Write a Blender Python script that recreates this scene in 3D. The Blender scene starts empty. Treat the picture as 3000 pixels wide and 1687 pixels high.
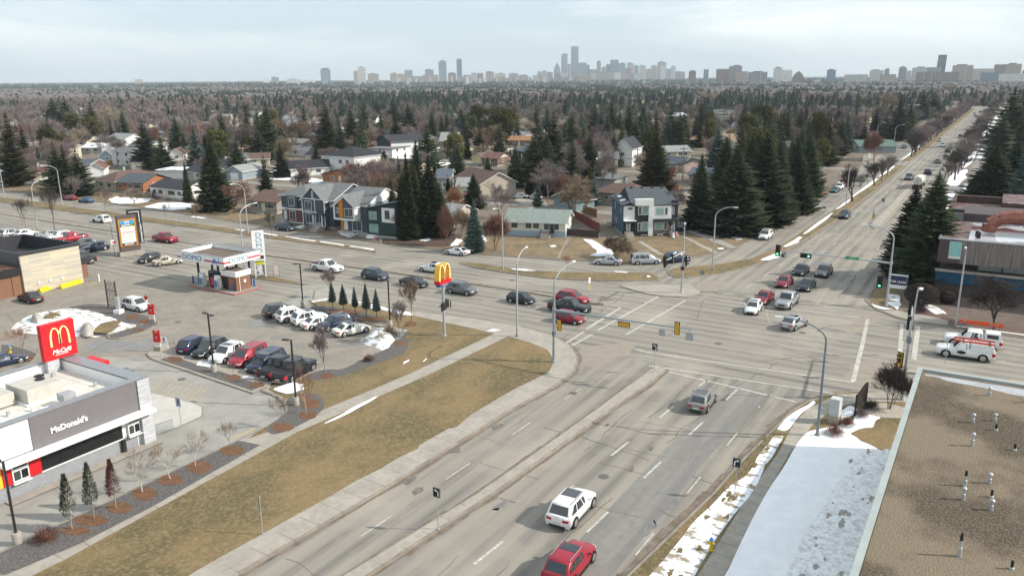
import bpy,math,random
import numpy as np
from mathutils import Matrix,Vector
random.seed(7)
R=math.radians
col=bpy.context.scene.collection
sc=bpy.context.scene
PI=math.pi
# ------------------------------------------------------------------ camera frame (X east, Y north, metres)
FPX=2350.;CH=30.;AZ=R(31.3);PITCH=math.atan(615/2350.);ROLL=-0.0076
_c,_s=math.cos(PITCH),math.sin(PITCH)
RT=(math.sin(AZ),-math.cos(AZ),0.)
FW=(math.cos(AZ)*_c,math.sin(AZ)*_c,-_s)
UP=(math.cos(AZ)*_s,math.sin(AZ)*_s,_c)
_cr,_sr=math.cos(ROLL),math.sin(ROLL)
def G(px,py,z=0.):
 "point of the horizontal plane at height z seen at a photo position"
 x=(px-1500)/FPX;y=(843.5-py)/FPX
 x,y=x*_cr-y*_sr,x*_sr+y*_cr
 d=[FW[i]+x*RT[i]+y*UP[i]for i in range(3)]
 t=(z-CH)/d[2]
 return(d[0]*t,d[1]*t)
def P(X,Y,Z):
 v=(X,Y,Z-CH)
 w=sum(a*b for a,b in zip(v,FW));x=sum(a*b for a,b in zip(v,RT))/w;y=sum(a*b for a,b in zip(v,UP))/w
 x,y=x*_cr+y*_sr,-x*_sr+y*_cr
 return(1500+x*FPX,843.5-y*FPX)
def HT(px,py,pyt):
 "height of an upright thing whose foot is at (px,py) and whose top is at row pyt"
 X,Y=G(px,py);lo,hi=0,120
 for _ in range(40):
  m=(lo+hi)/2
  if P(X,Y,m)[1]>pyt:lo=m
  else:hi=m
 return lo
def crop(x0,y0,s,pts):return[(x0+a/s,y0+b/s)for a,b in pts]
def GC(x0,y0,s,pts,z=0.):return[G(a,b,z)for a,b in crop(x0,y0,s,pts)]
cam=bpy.data.cameras.new('camera');co=bpy.data.objects.new('camera',cam);col.objects.link(co)
cam.sensor_width=36;cam.lens=36*FPX/3000;cam.clip_start=.5;cam.clip_end=80000
r_=Vector(RT);u_=Vector(UP);f_=Vector(FW)
r2=r_*_cr+u_*_sr;u2=-r_*_sr+u_*_cr
m=Matrix(((r2 .x,u2 .x,-f_.x,0),(r2 .y,u2 .y,-f_.y,0),(r2 .z,u2 .z,-f_.z,CH),(0,0,0,1)))
co.matrix_world=m
sc.camera=co
# ------------------------------------------------------------------ light
SUN_EL,SUN_BEAR=34.,155.
sl=bpy.data.lights.new('sun','SUN');so=bpy.data.objects.new('sun',sl);col.objects.link(so)
sl.energy=4.75;sl.angle=R(.6);sl.color=(1,.935,.84)
sd=Vector((math.sin(R(SUN_BEAR))*math.cos(R(SUN_EL)),math.cos(R(SUN_BEAR))*math.cos(R(SUN_EL)),math.sin(R(SUN_EL))))
so.rotation_euler=sd.to_track_quat('Z','Y').to_euler()
so.location=(0,0,60)
w=bpy.data.worlds.new('World');sc.world=w;w.use_nodes=True
nt=w.node_tree;N=nt.nodes;L=nt.links
bg=N['Background'];sky=N.new('ShaderNodeTexSky');sky.sky_type='NISHITA';sky.sun_disc=False
sky.sun_elevation=R(SUN_EL);sky.sun_rotation=R(SUN_BEAR);sky.air_density=1.0;sky.dust_density=1.5;sky.ozone_density=1.5
tc=N.new('ShaderNodeTexCoord');mp=N.new('ShaderNodeMapping');mp.inputs['Scale'].default_value=(.8,1.2,6.5);mp.inputs['Rotation'].default_value=(.06,.03,0)
L.new(tc.outputs['Generated'],mp.inputs['Vector'])
cn=N.new('ShaderNodeTexNoise');cn.inputs['Scale'].default_value=2.1;cn.inputs['Detail'].default_value=9;cn.inputs['Roughness'].default_value=.55;cn.inputs['Distortion'].default_value=.5
L.new(mp.outputs[0],cn.inputs['Vector'])
cr=N.new('ShaderNodeValToRGB');cr.color_ramp.elements[0].position=.42;cr.color_ramp.elements[1].position=.68
L.new(cn.outputs['Fac'],cr.inputs[0])
sx=N.new('ShaderNodeSeparateXYZ');L.new(tc.outputs['Generated'],sx.inputs[0])
mr=N.new('ShaderNodeMapRange');mr.inputs['From Min'].default_value=.0;mr.inputs['From Max'].default_value=.11;mr.inputs['To Min'].default_value=.45;mr.inputs['To Max'].default_value=1.0
L.new(sx.outputs['Z'],mr.inputs['Value'])
mm=N.new('ShaderNodeMath');mm.operation='MULTIPLY';L.new(cr.outputs[0],mm.inputs[0]);L.new(mr.outputs[0],mm.inputs[1])
mx=N.new('ShaderNodeMix');mx.data_type='RGBA';L.new(mm.outputs[0],mx.inputs['Factor']);L.new(sky.outputs[0],mx.inputs['A']);mx.inputs['B'].default_value=(10.9,11.0,10.8,1)
veil=N.new('ShaderNodeMix');veil.data_type='RGBA';veil.inputs['Factor'].default_value=.6;veil.inputs['B'].default_value=(7.2,8.9,9.9,1)
L.new(sky.outputs[0],veil.inputs['A']);L.new(veil.outputs['Result'],mx.inputs['A'])
L.new(mx.outputs['Result'],bg.inputs['Color']);bg.inputs['Strength'].default_value=.105
sc.view_settings.view_transform='Standard';sc.view_settings.look='None';sc.view_settings.exposure=.17
sc.cycles.volume_bounces=0;sc.cycles.max_bounces=6;sc.cycles.diffuse_bounces=3;sc.cycles.glossy_bounces=3
sc.cycles.use_denoising=True
# ------------------------------------------------------------------ materials
MATS={}
def mat(name,c=(.5,.5,.5),rough=.8,c2=None,scale=2.,stretch=(1,1,1),c3=None,scale3=12.,f3=.5,metal=0.,emit=None,spec=.35,detail=5.,lo=.35,hi=.65,rnd=0.,bump=0.,coat=0.):
 if name in MATS:return MATS[name]
 m=bpy.data.materials.new(name);m.use_nodes=True;MATS[name]=m
 t=m.node_tree;n=t.nodes;l=t.links;b=n['Principled BSDF']
 b.inputs['Roughness'].default_value=rough;b.inputs['Metallic'].default_value=metal;b.inputs['Specular IOR Level'].default_value=spec
 if coat:b.inputs['Coat Weight'].default_value=coat*.5;b.inputs['Coat Roughness'].default_value=.06
 if c2 is None:c2=tuple(v*.86 for v in c)
 g=n.new('ShaderNodeNewGeometry');mp=n.new('ShaderNodeMapping');mp.inputs['Scale'].default_value=stretch
 l.new(g.outputs['Position'],mp.inputs['Vector'])
 no=n.new('ShaderNodeTexNoise');no.inputs['Scale'].default_value=scale;no.inputs['Detail'].default_value=detail;no.inputs['Roughness'].default_value=.6
 l.new(mp.outputs[0],no.inputs['Vector'])
 r=n.new('ShaderNodeMapRange');r.inputs['From Min'].default_value=lo;r.inputs['From Max'].default_value=hi;l.new(no.outputs['Fac'],r.inputs['Value'])
 x=n.new('ShaderNodeMix');x.data_type='RGBA';l.new(r.outputs[0],x.inputs['Factor']);x.inputs['A'].default_value=(*c,1);x.inputs['B'].default_value=(*c2,1)
 out=x.outputs['Result']
 if c3:
  n3=n.new('ShaderNodeTexNoise');n3 .inputs['Scale'].default_value=scale3;n3 .inputs['Detail'].default_value=6;n3 .inputs['Roughness'].default_value=.65;l.new(g.outputs['Position'],n3 .inputs['Vector'])
  r3=n.new('ShaderNodeMapRange');r3 .inputs['From Min'].default_value=.45;r3 .inputs['From Max'].default_value=.68;r3 .inputs['To Max'].default_value=f3;l.new(n3 .outputs['Fac'],r3 .inputs['Value'])
  x3=n.new('ShaderNodeMix');x3 .data_type='RGBA';l.new(r3 .outputs[0],x3 .inputs['Factor']);l.new(out,x3 .inputs['A']);x3 .inputs['B'].default_value=(*c3,1);out=x3 .outputs['Result']
 if rnd:
  oi=n.new('ShaderNodeObjectInfo');hs=n.new('ShaderNodeHueSaturation');a=n.new('ShaderNodeMapRange')
  a.inputs['To Min'].default_value=1-rnd;a.inputs['To Max'].default_value=1+rnd;l.new(oi.outputs['Random'],a.inputs['Value']);l.new(a.outputs[0],hs.inputs['Value'])
  a2=n.new('ShaderNodeMapRange');a2 .inputs['To Min'].default_value=.5-rnd*.07;a2 .inputs['To Max'].default_value=.5+rnd*.07
  mu=n.new('ShaderNodeMath');mu.operation='MULTIPLY';mu.inputs[1].default_value=7.3;l.new(oi.outputs['Random'],mu.inputs[0]);fr=n.new('ShaderNodeMath');fr.operation='FRACT';l.new(mu.outputs[0],fr.inputs[0])
  l.new(fr.outputs[0],a2 .inputs['Value']);l.new(a2 .outputs[0],hs.inputs['Hue']);l.new(out,hs.inputs['Color']);out=hs.outputs[0]
 l.new(out,b.inputs['Base Color'])
 if bump:
  bn=n.new('ShaderNodeTexNoise');bn.inputs['Scale'].default_value=9;bn.inputs['Detail'].default_value=6;l.new(g.outputs['Position'],bn.inputs['Vector'])
  bu=n.new('ShaderNodeBump');bu.inputs['Strength'].default_value=bump;bu.inputs['Distance'].default_value=.1;l.new(bn.outputs['Fac'],bu.inputs['Height']);l.new(bu.outputs[0],b.inputs['Normal'])
 if emit:b.inputs['Emission Color'].default_value=(*emit[:3],1);b.inputs['Emission Strength'].default_value=emit[3]
 return m
def road_mat(name,axis,base,light,dark,lane=3.6,off=0.):
 "asphalt with dirt between the wheel tracks; lanes run along axis"
 m=bpy.data.materials.new(name);m.use_nodes=True;t=m.node_tree;n=t.nodes;l=t.links;b=n['Principled BSDF'];b.inputs['Roughness'].default_value=.85;b.inputs['Specular IOR Level'].default_value=.25
 g=n.new('ShaderNodeNewGeometry')
 def noise(sc_,st,lo,hi,det=6):
  mp=n.new('ShaderNodeMapping');mp.inputs['Scale'].default_value=st;l.new(g.outputs['Position'],mp.inputs['Vector'])
  no=n.new('ShaderNodeTexNoise');no.inputs['Scale'].default_value=sc_;no.inputs['Detail'].default_value=det;no.inputs['Roughness'].default_value=.6;l.new(mp.outputs[0],no.inputs['Vector'])
  r=n.new('ShaderNodeMapRange');r.inputs['From Min'].default_value=lo;r.inputs['From Max'].default_value=hi;l.new(no.outputs['Fac'],r.inputs['Value']);return r.outputs[0]
 def mix(a,c,f):
  x=n.new('ShaderNodeMix');x.data_type='RGBA';l.new(f,x.inputs['Factor'])
  for s,v in(('A',a),('B',c)):
   if isinstance(v,tuple):x.inputs[s].default_value=(*v,1)
   else:l.new(v,x.inputs[s])
  return x.outputs['Result']
 st=(.035,1,1)if axis=='x' else(1,.035,1)
 st2=(.06,1,1)if axis=='x' else(1,.06,1)
 sp=n.new('ShaderNodeSeparateXYZ');l.new(g.outputs['Position'],sp.inputs[0])
 a=n.new('ShaderNodeMath');a.operation='MULTIPLY_ADD';a.inputs[1].default_value=2*PI/lane*2;a.inputs[2].default_value=off;l.new(sp.outputs['Y' if axis=='x' else 'X'],a.inputs[0])
 si=n.new('ShaderNodeMath');si.operation='SINE';l.new(a.outputs[0],si.inputs[0])
 f=n.new('ShaderNodeMapRange');f.inputs['From Min'].default_value=-.6;f.inputs['From Max'].default_value=1.0;l.new(si.outputs[0],f.inputs['Value'])
 fm=n.new('ShaderNodeMath');fm.operation='MULTIPLY';l.new(f.outputs[0],fm.inputs[0]);l.new(noise(.5,st2,.35,.7),fm.inputs[1])
 c=mix(base,light,noise(.55,st,.3,.7))
 c=mix(c,dark,fm.outputs[0]);c=mix(c,tuple(v*.9 for v in dark),noise(.8,st2,.55,.8,8))
 c=mix(c,tuple(v*1.12 for v in light),noise(.09,(1,1,1),.5,.75))
 c=mix(c,tuple(v*.8 for v in dark),noise(2.5,st2,.62,.85,8))
 fine=noise(14,(1,1,1),.2,.9,8)
 hs=n.new('ShaderNodeHueSaturation');mr_=n.new('ShaderNodeMapRange');mr_.inputs['To Min'].default_value=.72;mr_.inputs['To Max'].default_value=1.22;l.new(fine,mr_.inputs['Value']);l.new(mr_.outputs[0],hs.inputs['Value']);l.new(c,hs.inputs['Color'])
 l.new(hs.outputs[0],b.inputs['Base Color']);MATS[name]=m;return m
AB,AL,AD=(.25,.228,.20),(.335,.30,.25),(.137,.131,.124)
M_RA=road_mat('asphalt_east','x',AB,AL,AD,3.7,1.2)
M_RB=road_mat('asphalt_north','y',AB,AL,AD,3.9,0.4)
M_RX=mat('asphalt_mixed',AB,.85,(.25,.235,.215),.35,(1,1,1),AD,1.1,.35,detail=8)
M_LOT=mat('asphalt_lot',(.29,.255,.21),.85,(.23,.205,.172),.25,c3=(.145,.132,.118),scale3=.9,f3=.45,detail=8)
M_DRIVE=mat('concrete_drive',(.34,.325,.29),.85,(.27,.258,.235),.3,c3=(.2,.19,.175),scale3=.8,f3=.35,detail=8)
M_CONC=mat('concrete',(.385,.35,.30),.85,(.31,.28,.24),.5,c3=(.22,.19,.16),scale3=2.5,f3=.4,detail=8)
M_KERB=mat('kerb_concrete',(.31,.27,.22),.85,(.20,.17,.14),.8,detail=8)
M_GRASS=mat('dry_grass',(.205,.142,.068),.95,(.115,.09,.042),.11,(1,1.5,1),c3=(.29,.225,.13),scale3=4.0,f3=.7,lo=.42,hi=.58,detail=7,bump=.6)
M_GRASS2=mat('dry_yard_grass',(.235,.165,.09),.95,(.13,.098,.062),.2,c3=(.32,.26,.165),scale3=.9,f3=.5,detail=9,bump=.5)
M_YARD=mat('winter_ground',(.18,.145,.105),.95,(.115,.09,.072),.05,c3=(.28,.24,.19),scale3=.2,f3=.6,detail=9)
M_SNOW=mat('snow',(.92,.93,.94),.7,(.84,.85,.87),.9,detail=8,bump=.6)
M_SNOWD=mat('snow_patchy',(.84,.86,.89),.8,(.30,.24,.17),1.5,lo=.50,hi=.58,detail=9,stretch=(1,.6,1))
M_SNOWG=mat('snow_thin',(.88,.89,.92),.8,(.55,.53,.5),1.2,c3=(.25,.22,.17),scale3=3.0,f3=.55,lo=.55,hi=.75,detail=9)
M_GRAVEL=mat('dark_gravel',(.09,.082,.08),.95,(.16,.148,.14),6,c3=(.05,.045,.043),scale3=9,f3=.7,lo=.4,hi=.6)
M_MULCH=mat('bark_mulch',(.17,.078,.038),.95,(.09,.05,.032),2.4,c3=(.25,.14,.075),scale3=8,f3=.6)
M_MARK=mat('road_paint',(.58,.56,.51),.75,(.40,.375,.33),1.3,c3=(.26,.24,.21),scale3=4,f3=.85,detail=8)
M_YEL=mat('yellow_paint',(.50,.36,.15),.75,(.37,.30,.2),1.2,lo=.3,hi=.55)
M_CRACK=mat('crack_sealer',(.11,.10,.09),.8,(.19,.17,.15),1.5)
M_WET=mat('wet_asphalt',(.15,.14,.14),.3,(.20,.185,.17),1.2,spec=.5)
M_BRICKWALK=mat('brick_walk',(.17,.10,.085),.9,(.12,.075,.07),1.5)
# ------------------------------------------------------------------ object helpers
def tag(o,label=None,cat=None,group=None,kind=None):
 if label:o['label']=label
 if cat:o['category']=cat
 if group:o['group']=group
 if kind:o['kind']=kind
 return o
def empty(name,loc=(0,0,0),rz=0.,label=None,cat=None,group=None):
 o=bpy.data.objects.new(name,None);o.empty_display_size=.3;col.objects.link(o);o.location=loc;o.rotation_euler=(0,0,rz)
 return tag(o,label,cat,group)
class MB:
 def __init__(s):s.v=[];s.f=[];s.m=[]
 def quad(s,a,b,c,d,mi=0):
  n=len(s.v);s.v+=[a,b,c,d];s.f.append((n,n+1,n+2,n+3));s.m.append(mi)
 def poly(s,pts,mi=0):
  n=len(s.v);s.v+=list(pts);s.f.append(tuple(range(n,n+len(pts))));s.m.append(mi)
 def box(s,x0,x1,y0,y1,z0,z1,mi=0,top=None):
  n=len(s.v);s.v+=[(x0,y0,z0),(x1,y0,z0),(x1,y1,z0),(x0,y1,z0),(x0,y0,z1),(x1,y0,z1),(x1,y1,z1),(x0,y1,z1)]
  for k,q in enumerate([(0,3,2,1),(4,5,6,7),(0,1,5,4),(1,2,6,5),(2,3,7,6),(3,0,4,7)]):
   s.f.append(tuple(n+i for i in q));s.m.append(top if(top is not None and k==1)else mi)
 def prism(s,pts,z0,z1,mi=0,top=None,bottom=True):
  n=len(s.v);k=len(pts)
  if sum(pts[i][0]*pts[(i+1)%k][1]-pts[(i+1)%k][0]*pts[i][1]for i in range(k))<0:pts=pts[::-1]
  s.v+=[(p[0],p[1],z0)for p in pts]+[(p[0],p[1],z1)for p in pts]
  for i in range(k):j=(i+1)%k;s.f.append((n+i,n+j,n+k+j,n+k+i));s.m.append(mi)
  s.f.append(tuple(n+k+i for i in range(k)));s.m.append(mi if top is None else top)
  if bottom:s.f.append(tuple(n+i for i in reversed(range(k))));s.m.append(mi)
 def tube(s,p0,p1,r0,r1,k=8,mi=0,caps=True):
  p0=Vector(p0);p1=Vector(p1);d=p1-p0
  if d.length<1e-6:return
  q=d.to_track_quat('Z','Y');n=len(s.v)
  for p,r in((p0,r0),(p1,r1)):
   for i in range(k):
    a=2*PI*i/k;s.v.append(tuple(p+q@Vector((r*math.cos(a),r*math.sin(a),0))))
  for i in range(k):j=(i+1)%k;s.f.append((n+i,n+j,n+k+j,n+k+i));s.m.append(mi)
  if caps:s.f.append(tuple(n+i for i in reversed(range(k))));s.m.append(mi);s.f.append(tuple(n+k+i for i in range(k)));s.m.append(mi)
 def path(s,pts,rs,k=8,mi=0):
  for i in range(len(pts)-1):s.tube(pts[i],pts[i+1],rs[i],rs[i+1],k,mi)
 def lathe(s,prof,k=12,mi=0,c=(0,0,0)):
  n=len(s.v)
  for r,z in prof:
   for i in range(k):a=2*PI*i/k;s.v.append((c[0]+r*math.cos(a),c[1]+r*math.sin(a),c[2]+z))
  for j in range(len(prof)-1):
   for i in range(k):i2=(i+1)%k;s.f.append((n+j*k+i,n+j*k+i2,n+(j+1)*k+i2,n+(j+1)*k+i));s.m.append(mi)
  s.f.append(tuple(n+i for i in reversed(range(k))));s.m.append(mi)
  s.f.append(tuple(n+(len(prof)-1)*k+i for i in range(k)));s.m.append(mi)
 def mesh(s,name,mats,smooth=None):
  me=bpy.data.meshes.new(name);me.from_pydata([tuple(v)for v in s.v],[],s.f)
  for m_ in(mats if isinstance(mats,(list,tuple))else[mats]):me.materials.append(m_)
  me.polygons.foreach_set('material_index',s.m)
  if smooth is not None:
   me.shade_smooth();me.set_sharp_from_angle(angle=R(smooth))
  me.update();return me
 def build(s,name,mats,parent=None,loc=(0,0,0),rz=0.,smooth=None):
  return link(name,s.mesh(name,mats,smooth),parent,loc,rz)
def link(name,me,parent=None,loc=(0,0,0),rz=0.):
 o=bpy.data.objects.new(name,me);col.objects.link(o);o.location=loc;o.rotation_euler=(0,0,rz);o.parent=parent;return o
def children(o):return[c for c in KIDS.get(o.name,[])]
KIDS={}
def kids_index():
 KIDS.clear()
 for o in bpy.data.objects:
  if o.parent:KIDS.setdefault(o.parent.name,[]).append(o)
def copy_tree(o,parent=None):
 c=o.copy();col.objects.link(c);c.parent=parent
 for ch in KIDS.get(o.name,[]):copy_tree(ch,c)
 return c
def inset(pts,d):
 k=len(pts);a=sum(pts[i][0]*pts[(i+1)%k][1]-pts[(i+1)%k][0]*pts[i][1]for i in range(k));sg=1 if a>0 else-1;out=[]
 for i in range(k):
  p0,p1,p2=Vector(pts[i-1][:2]),Vector(pts[i][:2]),Vector(pts[(i+1)%k][:2])
  d1=(p1-p0).normalized();d2=(p2-p1).normalized();n1=Vector((-d1 .y,d1 .x))*sg;n2=Vector((-d2 .y,d2 .x))*sg
  b=n1+n2
  if b.length<.2:b=n1
  b.normalize();q=p1+b*(d/max(.45,b.dot(n1)));out.append((q.x,q.y))
 return out
def smooth_poly(pts,it=2,closed=True):
 for _ in range(it):
  o=[];k=len(pts)
  for i in range(k if closed else k-1):
   a=pts[i];b=pts[(i+1)%k];o+=[(a[0]*.75+b[0]*.25,a[1]*.75+b[1]*.25),(a[0]*.25+b[0]*.75,a[1]*.25+b[1]*.75)]
  pts=o if closed else[pts[0]]+o+[pts[-1]]
 return pts
def S(name,pts,z,m_,kind='structure'):
 "flat sheet"
 b=MB();k=len(pts)
 if sum(pts[i][0]*pts[(i+1)%k][1]-pts[(i+1)%k][0]*pts[i][1]for i in range(k))<0:pts=pts[::-1]
 b.poly([(p[0],p[1],z)for p in pts]);o=b.build(name,m_);o['kind']=kind;return o
def slab(name,pts,h,top,kerb=.18,sm=0):
 if sm:pts=smooth_poly(pts,sm)
 b=MB();b.prism(pts,-.04,h,0,0,bottom=False);o=b.build(name,M_KERB if kerb else top);o['kind']='structure'
 if kerb:S('lawn' if 'grass' in top.name else 'pavement_surface',inset(pts,kerb),h+.005,top)
 return o
def blob(pts,jit=.35,it=1,sub=3):
 "irregular outline: subdivide and jitter"
 out=[];k=len(pts)
 for i in range(k):
  a=pts[i];b=pts[(i+1)%k]
  for j in range(sub):
   t=j/sub;out.append((a[0]*(1-t)+b[0]*t+random.uniform(-jit,jit),a[1]*(1-t)+b[1]*t+random.uniform(-jit,jit)))
 return smooth_poly(out,it)
def text_mesh(s,size,depth,m_,origin,right,up,align='CENTER',bold=0.,shear=0.,xs=1.):
 cu=bpy.data.curves.new('t','FONT');cu.body=s;cu.size=size;cu.extrude=depth;cu.align_x=align;cu.align_y='CENTER';cu.offset=bold;cu.shear=shear;cu.resolution_u=3
 o=bpy.data.objects.new('t',cu);col.objects.link(o);dg=bpy.context.evaluated_depsgraph_get();me=bpy.data.meshes.new_from_object(o.evaluated_get(dg));bpy.data.objects.remove(o)
 r=Vector(right).normalized();u=Vector(up).normalized();n=r.cross(u)
 M=Matrix(((r.x,u.x,n.x,origin[0]),(r.y,u.y,n.y,origin[1]),(r.z,u.z,n.z,origin[2]),(0,0,0,1)))@Matrix.Diagonal((xs,1,1,1))
 me.transform(M);me.materials.clear();me.materials.append(m_);return me
def lettering(parent,s,size,m_,origin,right,up,depth=.02,**k):
 return link('lettering',text_mesh(s,size,depth,m_,origin,right,up,**k),parent)
def box_part(t,name,m_,*d):g=MB();g.box(*d);return g.build(name,m_,t)
# ------------------------------------------------------------------ ground, roads, pavements
C2=(700,650,3.22);C3=(1400,600,3.22);C4=(2100,550,2.862);C5=(1900,1000,3.22);C7=(700,1000,3.22);MC=(0,850,3.22);D0=(0,1200,2.975);E5=(2300,250,3.677)
b=MB();b.poly([(-3000,-9000,-.06),(22000,-9000,-.06),(22000,22000,-.06),(-3000,22000,-.06)])
o=b.build('ground',M_YARD);o['kind']='structure'
S('main_road',[(-60,11),(78,11),(78,42),(-60,42)],0,M_RA)
S('main_road',[(112,-2),(900,-2),(900,48),(112,48)],0,M_RA)
S('crossing_road',[(78,-60),(112,-60),(112,48),(78,48)],.001,M_RB)
S('crossing_road',[(74,48),(124,48),(124,700),(74,700)],.001,M_RB)
S('parking_lot',[(-60,42),(78,42),(78,48),(74,48),(74,160),(-60,160)],.0005,M_LOT)
S('road_patch',[(20,17.6),(60,17.4),(76,16.8),(76,20.4),(60,21.0),(20,21.2)],.006,mat('asphalt_dark_patch',(.175,.168,.16),.85,(.255,.238,.213),.5,(.06,1.2,1),(.11,.11,.108),1.2,.3))
S('driveway',[(20,51.5),(42,51.9),(47.3,53),(50,56),(51.5,62),(51.6,78),(49,84),(38.5,84),(38.5,59.5),(20,59.5)],.004,M_DRIVE)
S('driveway',GC(*C2,[(600,600),(1000,600),(1220,760),(1000,740),(860,740),(640,780),(420,800),(200,900),(560,700)]),.005,M_DRIVE)
NWk=[(-40,37.9),(28.6,37.7),(40.8,36.8),(59.4,36.2),(66,35.5),(71,35.7),(75.3,37.2),(78.7,40),(81.1,43.7),(82.1,48.8),(82.1,55),(81.2,61),(80.4,67.8),(81.4,76),(82.4,84),(78.6,80.6)]
NWi=[(77.5,80.4)]+GC(*C2,[(900,810),(1200,960),(1330,990),(1480,1060),(1500,1080),(1430,1190),(970,1400),(860,1380),(770,1385),(700,1400),(560,1449)])+GC(*C7,[(470,385),(190,465),(350,530),(430,600),(440,660),(390,740),(230,830)])+[(42.0,53.2),(22,53.3),(-20,54.2),(-40,54.5)]
NW=NWk+NWi
slab('pavement',NW,.12,M_CONC,kerb=.2)
zt=.13
def lawn(pts,m_=None,z=zt,name='lawn'):return S(name,pts,z,m_ or M_GRASS)
lawn([(-40,40.4),(28,40.2)]+[(p[0],p[1])for p in reversed(GC(*C7,[(2576,470),(2190,700),(2050,820),(1980,830),(1700,990),(1690,1020),(1500,1110),(1340,1210),(1100,1330),(900,1449)]))]+[(69.5,37.9),(73,39.0),(75.8,41.4),(77.2,44.6),(77.8,47.9),(62.5,48.4),(45.5,49.9),(24,48.6),(-40,50.5)])
lawn([(42.4,52.6),(45.8,51.8),(61.8,50.3),(77.9,49.9),(78.4,54),(78.6,58),(79.2,64),(79.3,71),(78.9,77),(77.8,79.6),(76.9,79.3),(75.3,74),(74.2,66.4),(73.8,59.9),(67.8,57.1),(59.4,57),(57.2,58),(52.6,60.2),(51.3,59.8),(50.7,57),(49.9,54.8),(48,53.6),(44,53)])
S('gravel_bed',smooth_poly(GC(*C7,[(235,835),(440,700),(470,640),(440,560),(560,490),(720,500),(810,570),(790,690),(345,915)])),zt+.008,M_GRAVEL)
S('gravel_bed',smooth_poly(GC(*C7,[(560,370),(740,380),(1000,330),(1250,240),(1560,130),(1600,60),(1560,0),(1430,60),(1150,190),(960,285),(860,265),(700,300)])),zt+.008,M_GRAVEL)
S('gravel_bed',smooth_poly(GC(*C2,[(1430,1200),(1440,1150),(1560,1080),(1610,1130),(1580,1200),(1450,1260),(1400,1260)])),zt+.012,M_GRAVEL)
S('gravel_bed',smooth_poly(GC(*C2,[(640,800),(820,800),(1060,830),(1330,900),(1440,960),(1300,975),(1200,950),(1000,900),(800,850)])),zt+.008,M_GRAVEL)
S('gravel_bed',GC(*D0,[(0,1262),(2080,280),(2270,318),(1350,845),(700,1180),(60,1449),(0,1449)]),zt+.008,M_GRAVEL)
mulch=[(*D0,660,1050,130,40),(*D0,800,960,150,50),(*D0,1040,850,120,50),(*D0,1260,730,115,60),(*D0,1490,610,110,48),(*D0,1735,500,110,55),(*D0,2025,355,110,45),(*D0,430,1110,60,40),(*C7,410,805,105,45),(*C7,650,690,90,40),(*C7,680,590,90,50),(*C7,610,520,60,30),(*C7,830,325,70,25),(*C2,1620,960,60,25),(*C2,1515,1145,60,25),(*C2,1000,850,170,22),(*C2,1250,915,140,25)]
def mblob(x0,y0,s_,cx,cy,rx,ry,name='mulch_ring',m_=None,z=zt+.02):
 return S(name,[G(x0+(cx+rx*math.cos(a)*random.uniform(.85,1.1))/s_,y0+(cy+ry*math.sin(a)*random.uniform(.85,1.1))/s_,z)for a in np.linspace(0,2*PI,22)[:-1]],z,m_ or M_MULCH)
for q in mulch:mblob(*q)
slab('pavement',[(49.9,60.4),(51.2,78.2),(52,80.2),(55,82),(56,80.5),(54.4,78),(53.9,61.2),(51.5,60.2)],.12,M_CONC,kerb=.12)
S('gravel_bed',[(50.3,61),(51.5,77),(52.9,77),(51.9,61)],zt+.004,M_GRAVEL)
for cx,cy in((1650,650),(2200,820),(2420,890)):mblob(*MC,cx,cy,75,28)
S('parking_bay',[(54.0,61),(54.5,79),(60,79),(60,61)],.008,M_LOT)
S('pavement',[(38.5,60),(43.6,60.1),(45.1,61.9),(45.3,63.5),(44.9,69.6),(38.5,73)],.11,mat('concrete_pale',(.52,.50,.46),.85,(.44,.42,.385),.4,c3=(.34,.32,.3),scale3=1.5,f3=.3));
b=MB();b.prism([(38.5,59.9),(43.7,60.0),(45.2,61.8),(45.4,63.5),(45,69.7),(38.5,73.1)],0,.10);o=b.build('pavement',M_KERB);o['kind']='structure'
S('pavement',[(26,58.6),(38.5,58.4),(38.5,59.6),(26,59.6)],.10,M_CONC)
isl=GC(0,850,5.152,[(1100,240),(1600,225),(1850,300),(2300,410),(2410,470),(2360,550),(2100,660),(1800,740),(1640,740),(1610,700),(1850,640),(2150,530),(1900,470),(1680,360),(1400,270)])
isl=GC(0,850,5.152,[(1080,250),(1350,215),(1600,225),(1850,300),(2100,360),(2300,410),(2410,470),(2380,540),(2100,660),(1800,740),(1640,740),(1610,700),(1850,620),(2140,530),(1500,500),(1200,300)])
slab('traffic_island',isl,.13,M_GRAVEL,kerb=.2)
mound=GC(0,850,5.152,[(120,580),(300,440),(500,350),(800,290),(1100,270),(1400,265),(1650,350),(1900,460),(2130,530),(1850,610),(1600,690),(1400,720),(1150,700),(900,680),(600,670),(200,640)])
def heap(name,pts,hgt,m_,kind='structure',rough=.25,z0=0.,rings=5):
 "low heap: rings of an outline rising to its middle"
 pts=smooth_poly(pts,1);cx=sum(p[0]for p in pts)/len(pts);cy=sum(p[1]for p in pts)/len(pts);b=MB();k=len(pts)
 for j in range(rings):
  t=j/rings
  for p in pts:
   e=random.uniform(-rough,rough)*t*(1-t)*2.2
   b.v.append((p[0]*(1-t)+cx*t+e,p[1]*(1-t)+cy*t+e,z0-.02+hgt*(1-(1-t)**2)+(random.uniform(-rough,rough)*hgt*.35 if j else 0)))
 for j in range(rings-1):
  for i in range(k):i2=(i+1)%k;b.f.append((j*k+i,j*k+i2,(j+1)*k+i2,(j+1)*k+i));b.m.append(0)
 b.v.append((cx,cy,z0+hgt));n=len(b.v)-1
 for i in range(k):b.f.append(((rings-1)*k+i,(rings-1)*k+(i+1)%k,n));b.m.append(0)
 o=b.build(name,m_,smooth=60)
 if kind:o['kind']=kind
 return o
heap('grassy_mound',mound,.5,M_SNOWD)
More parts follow.
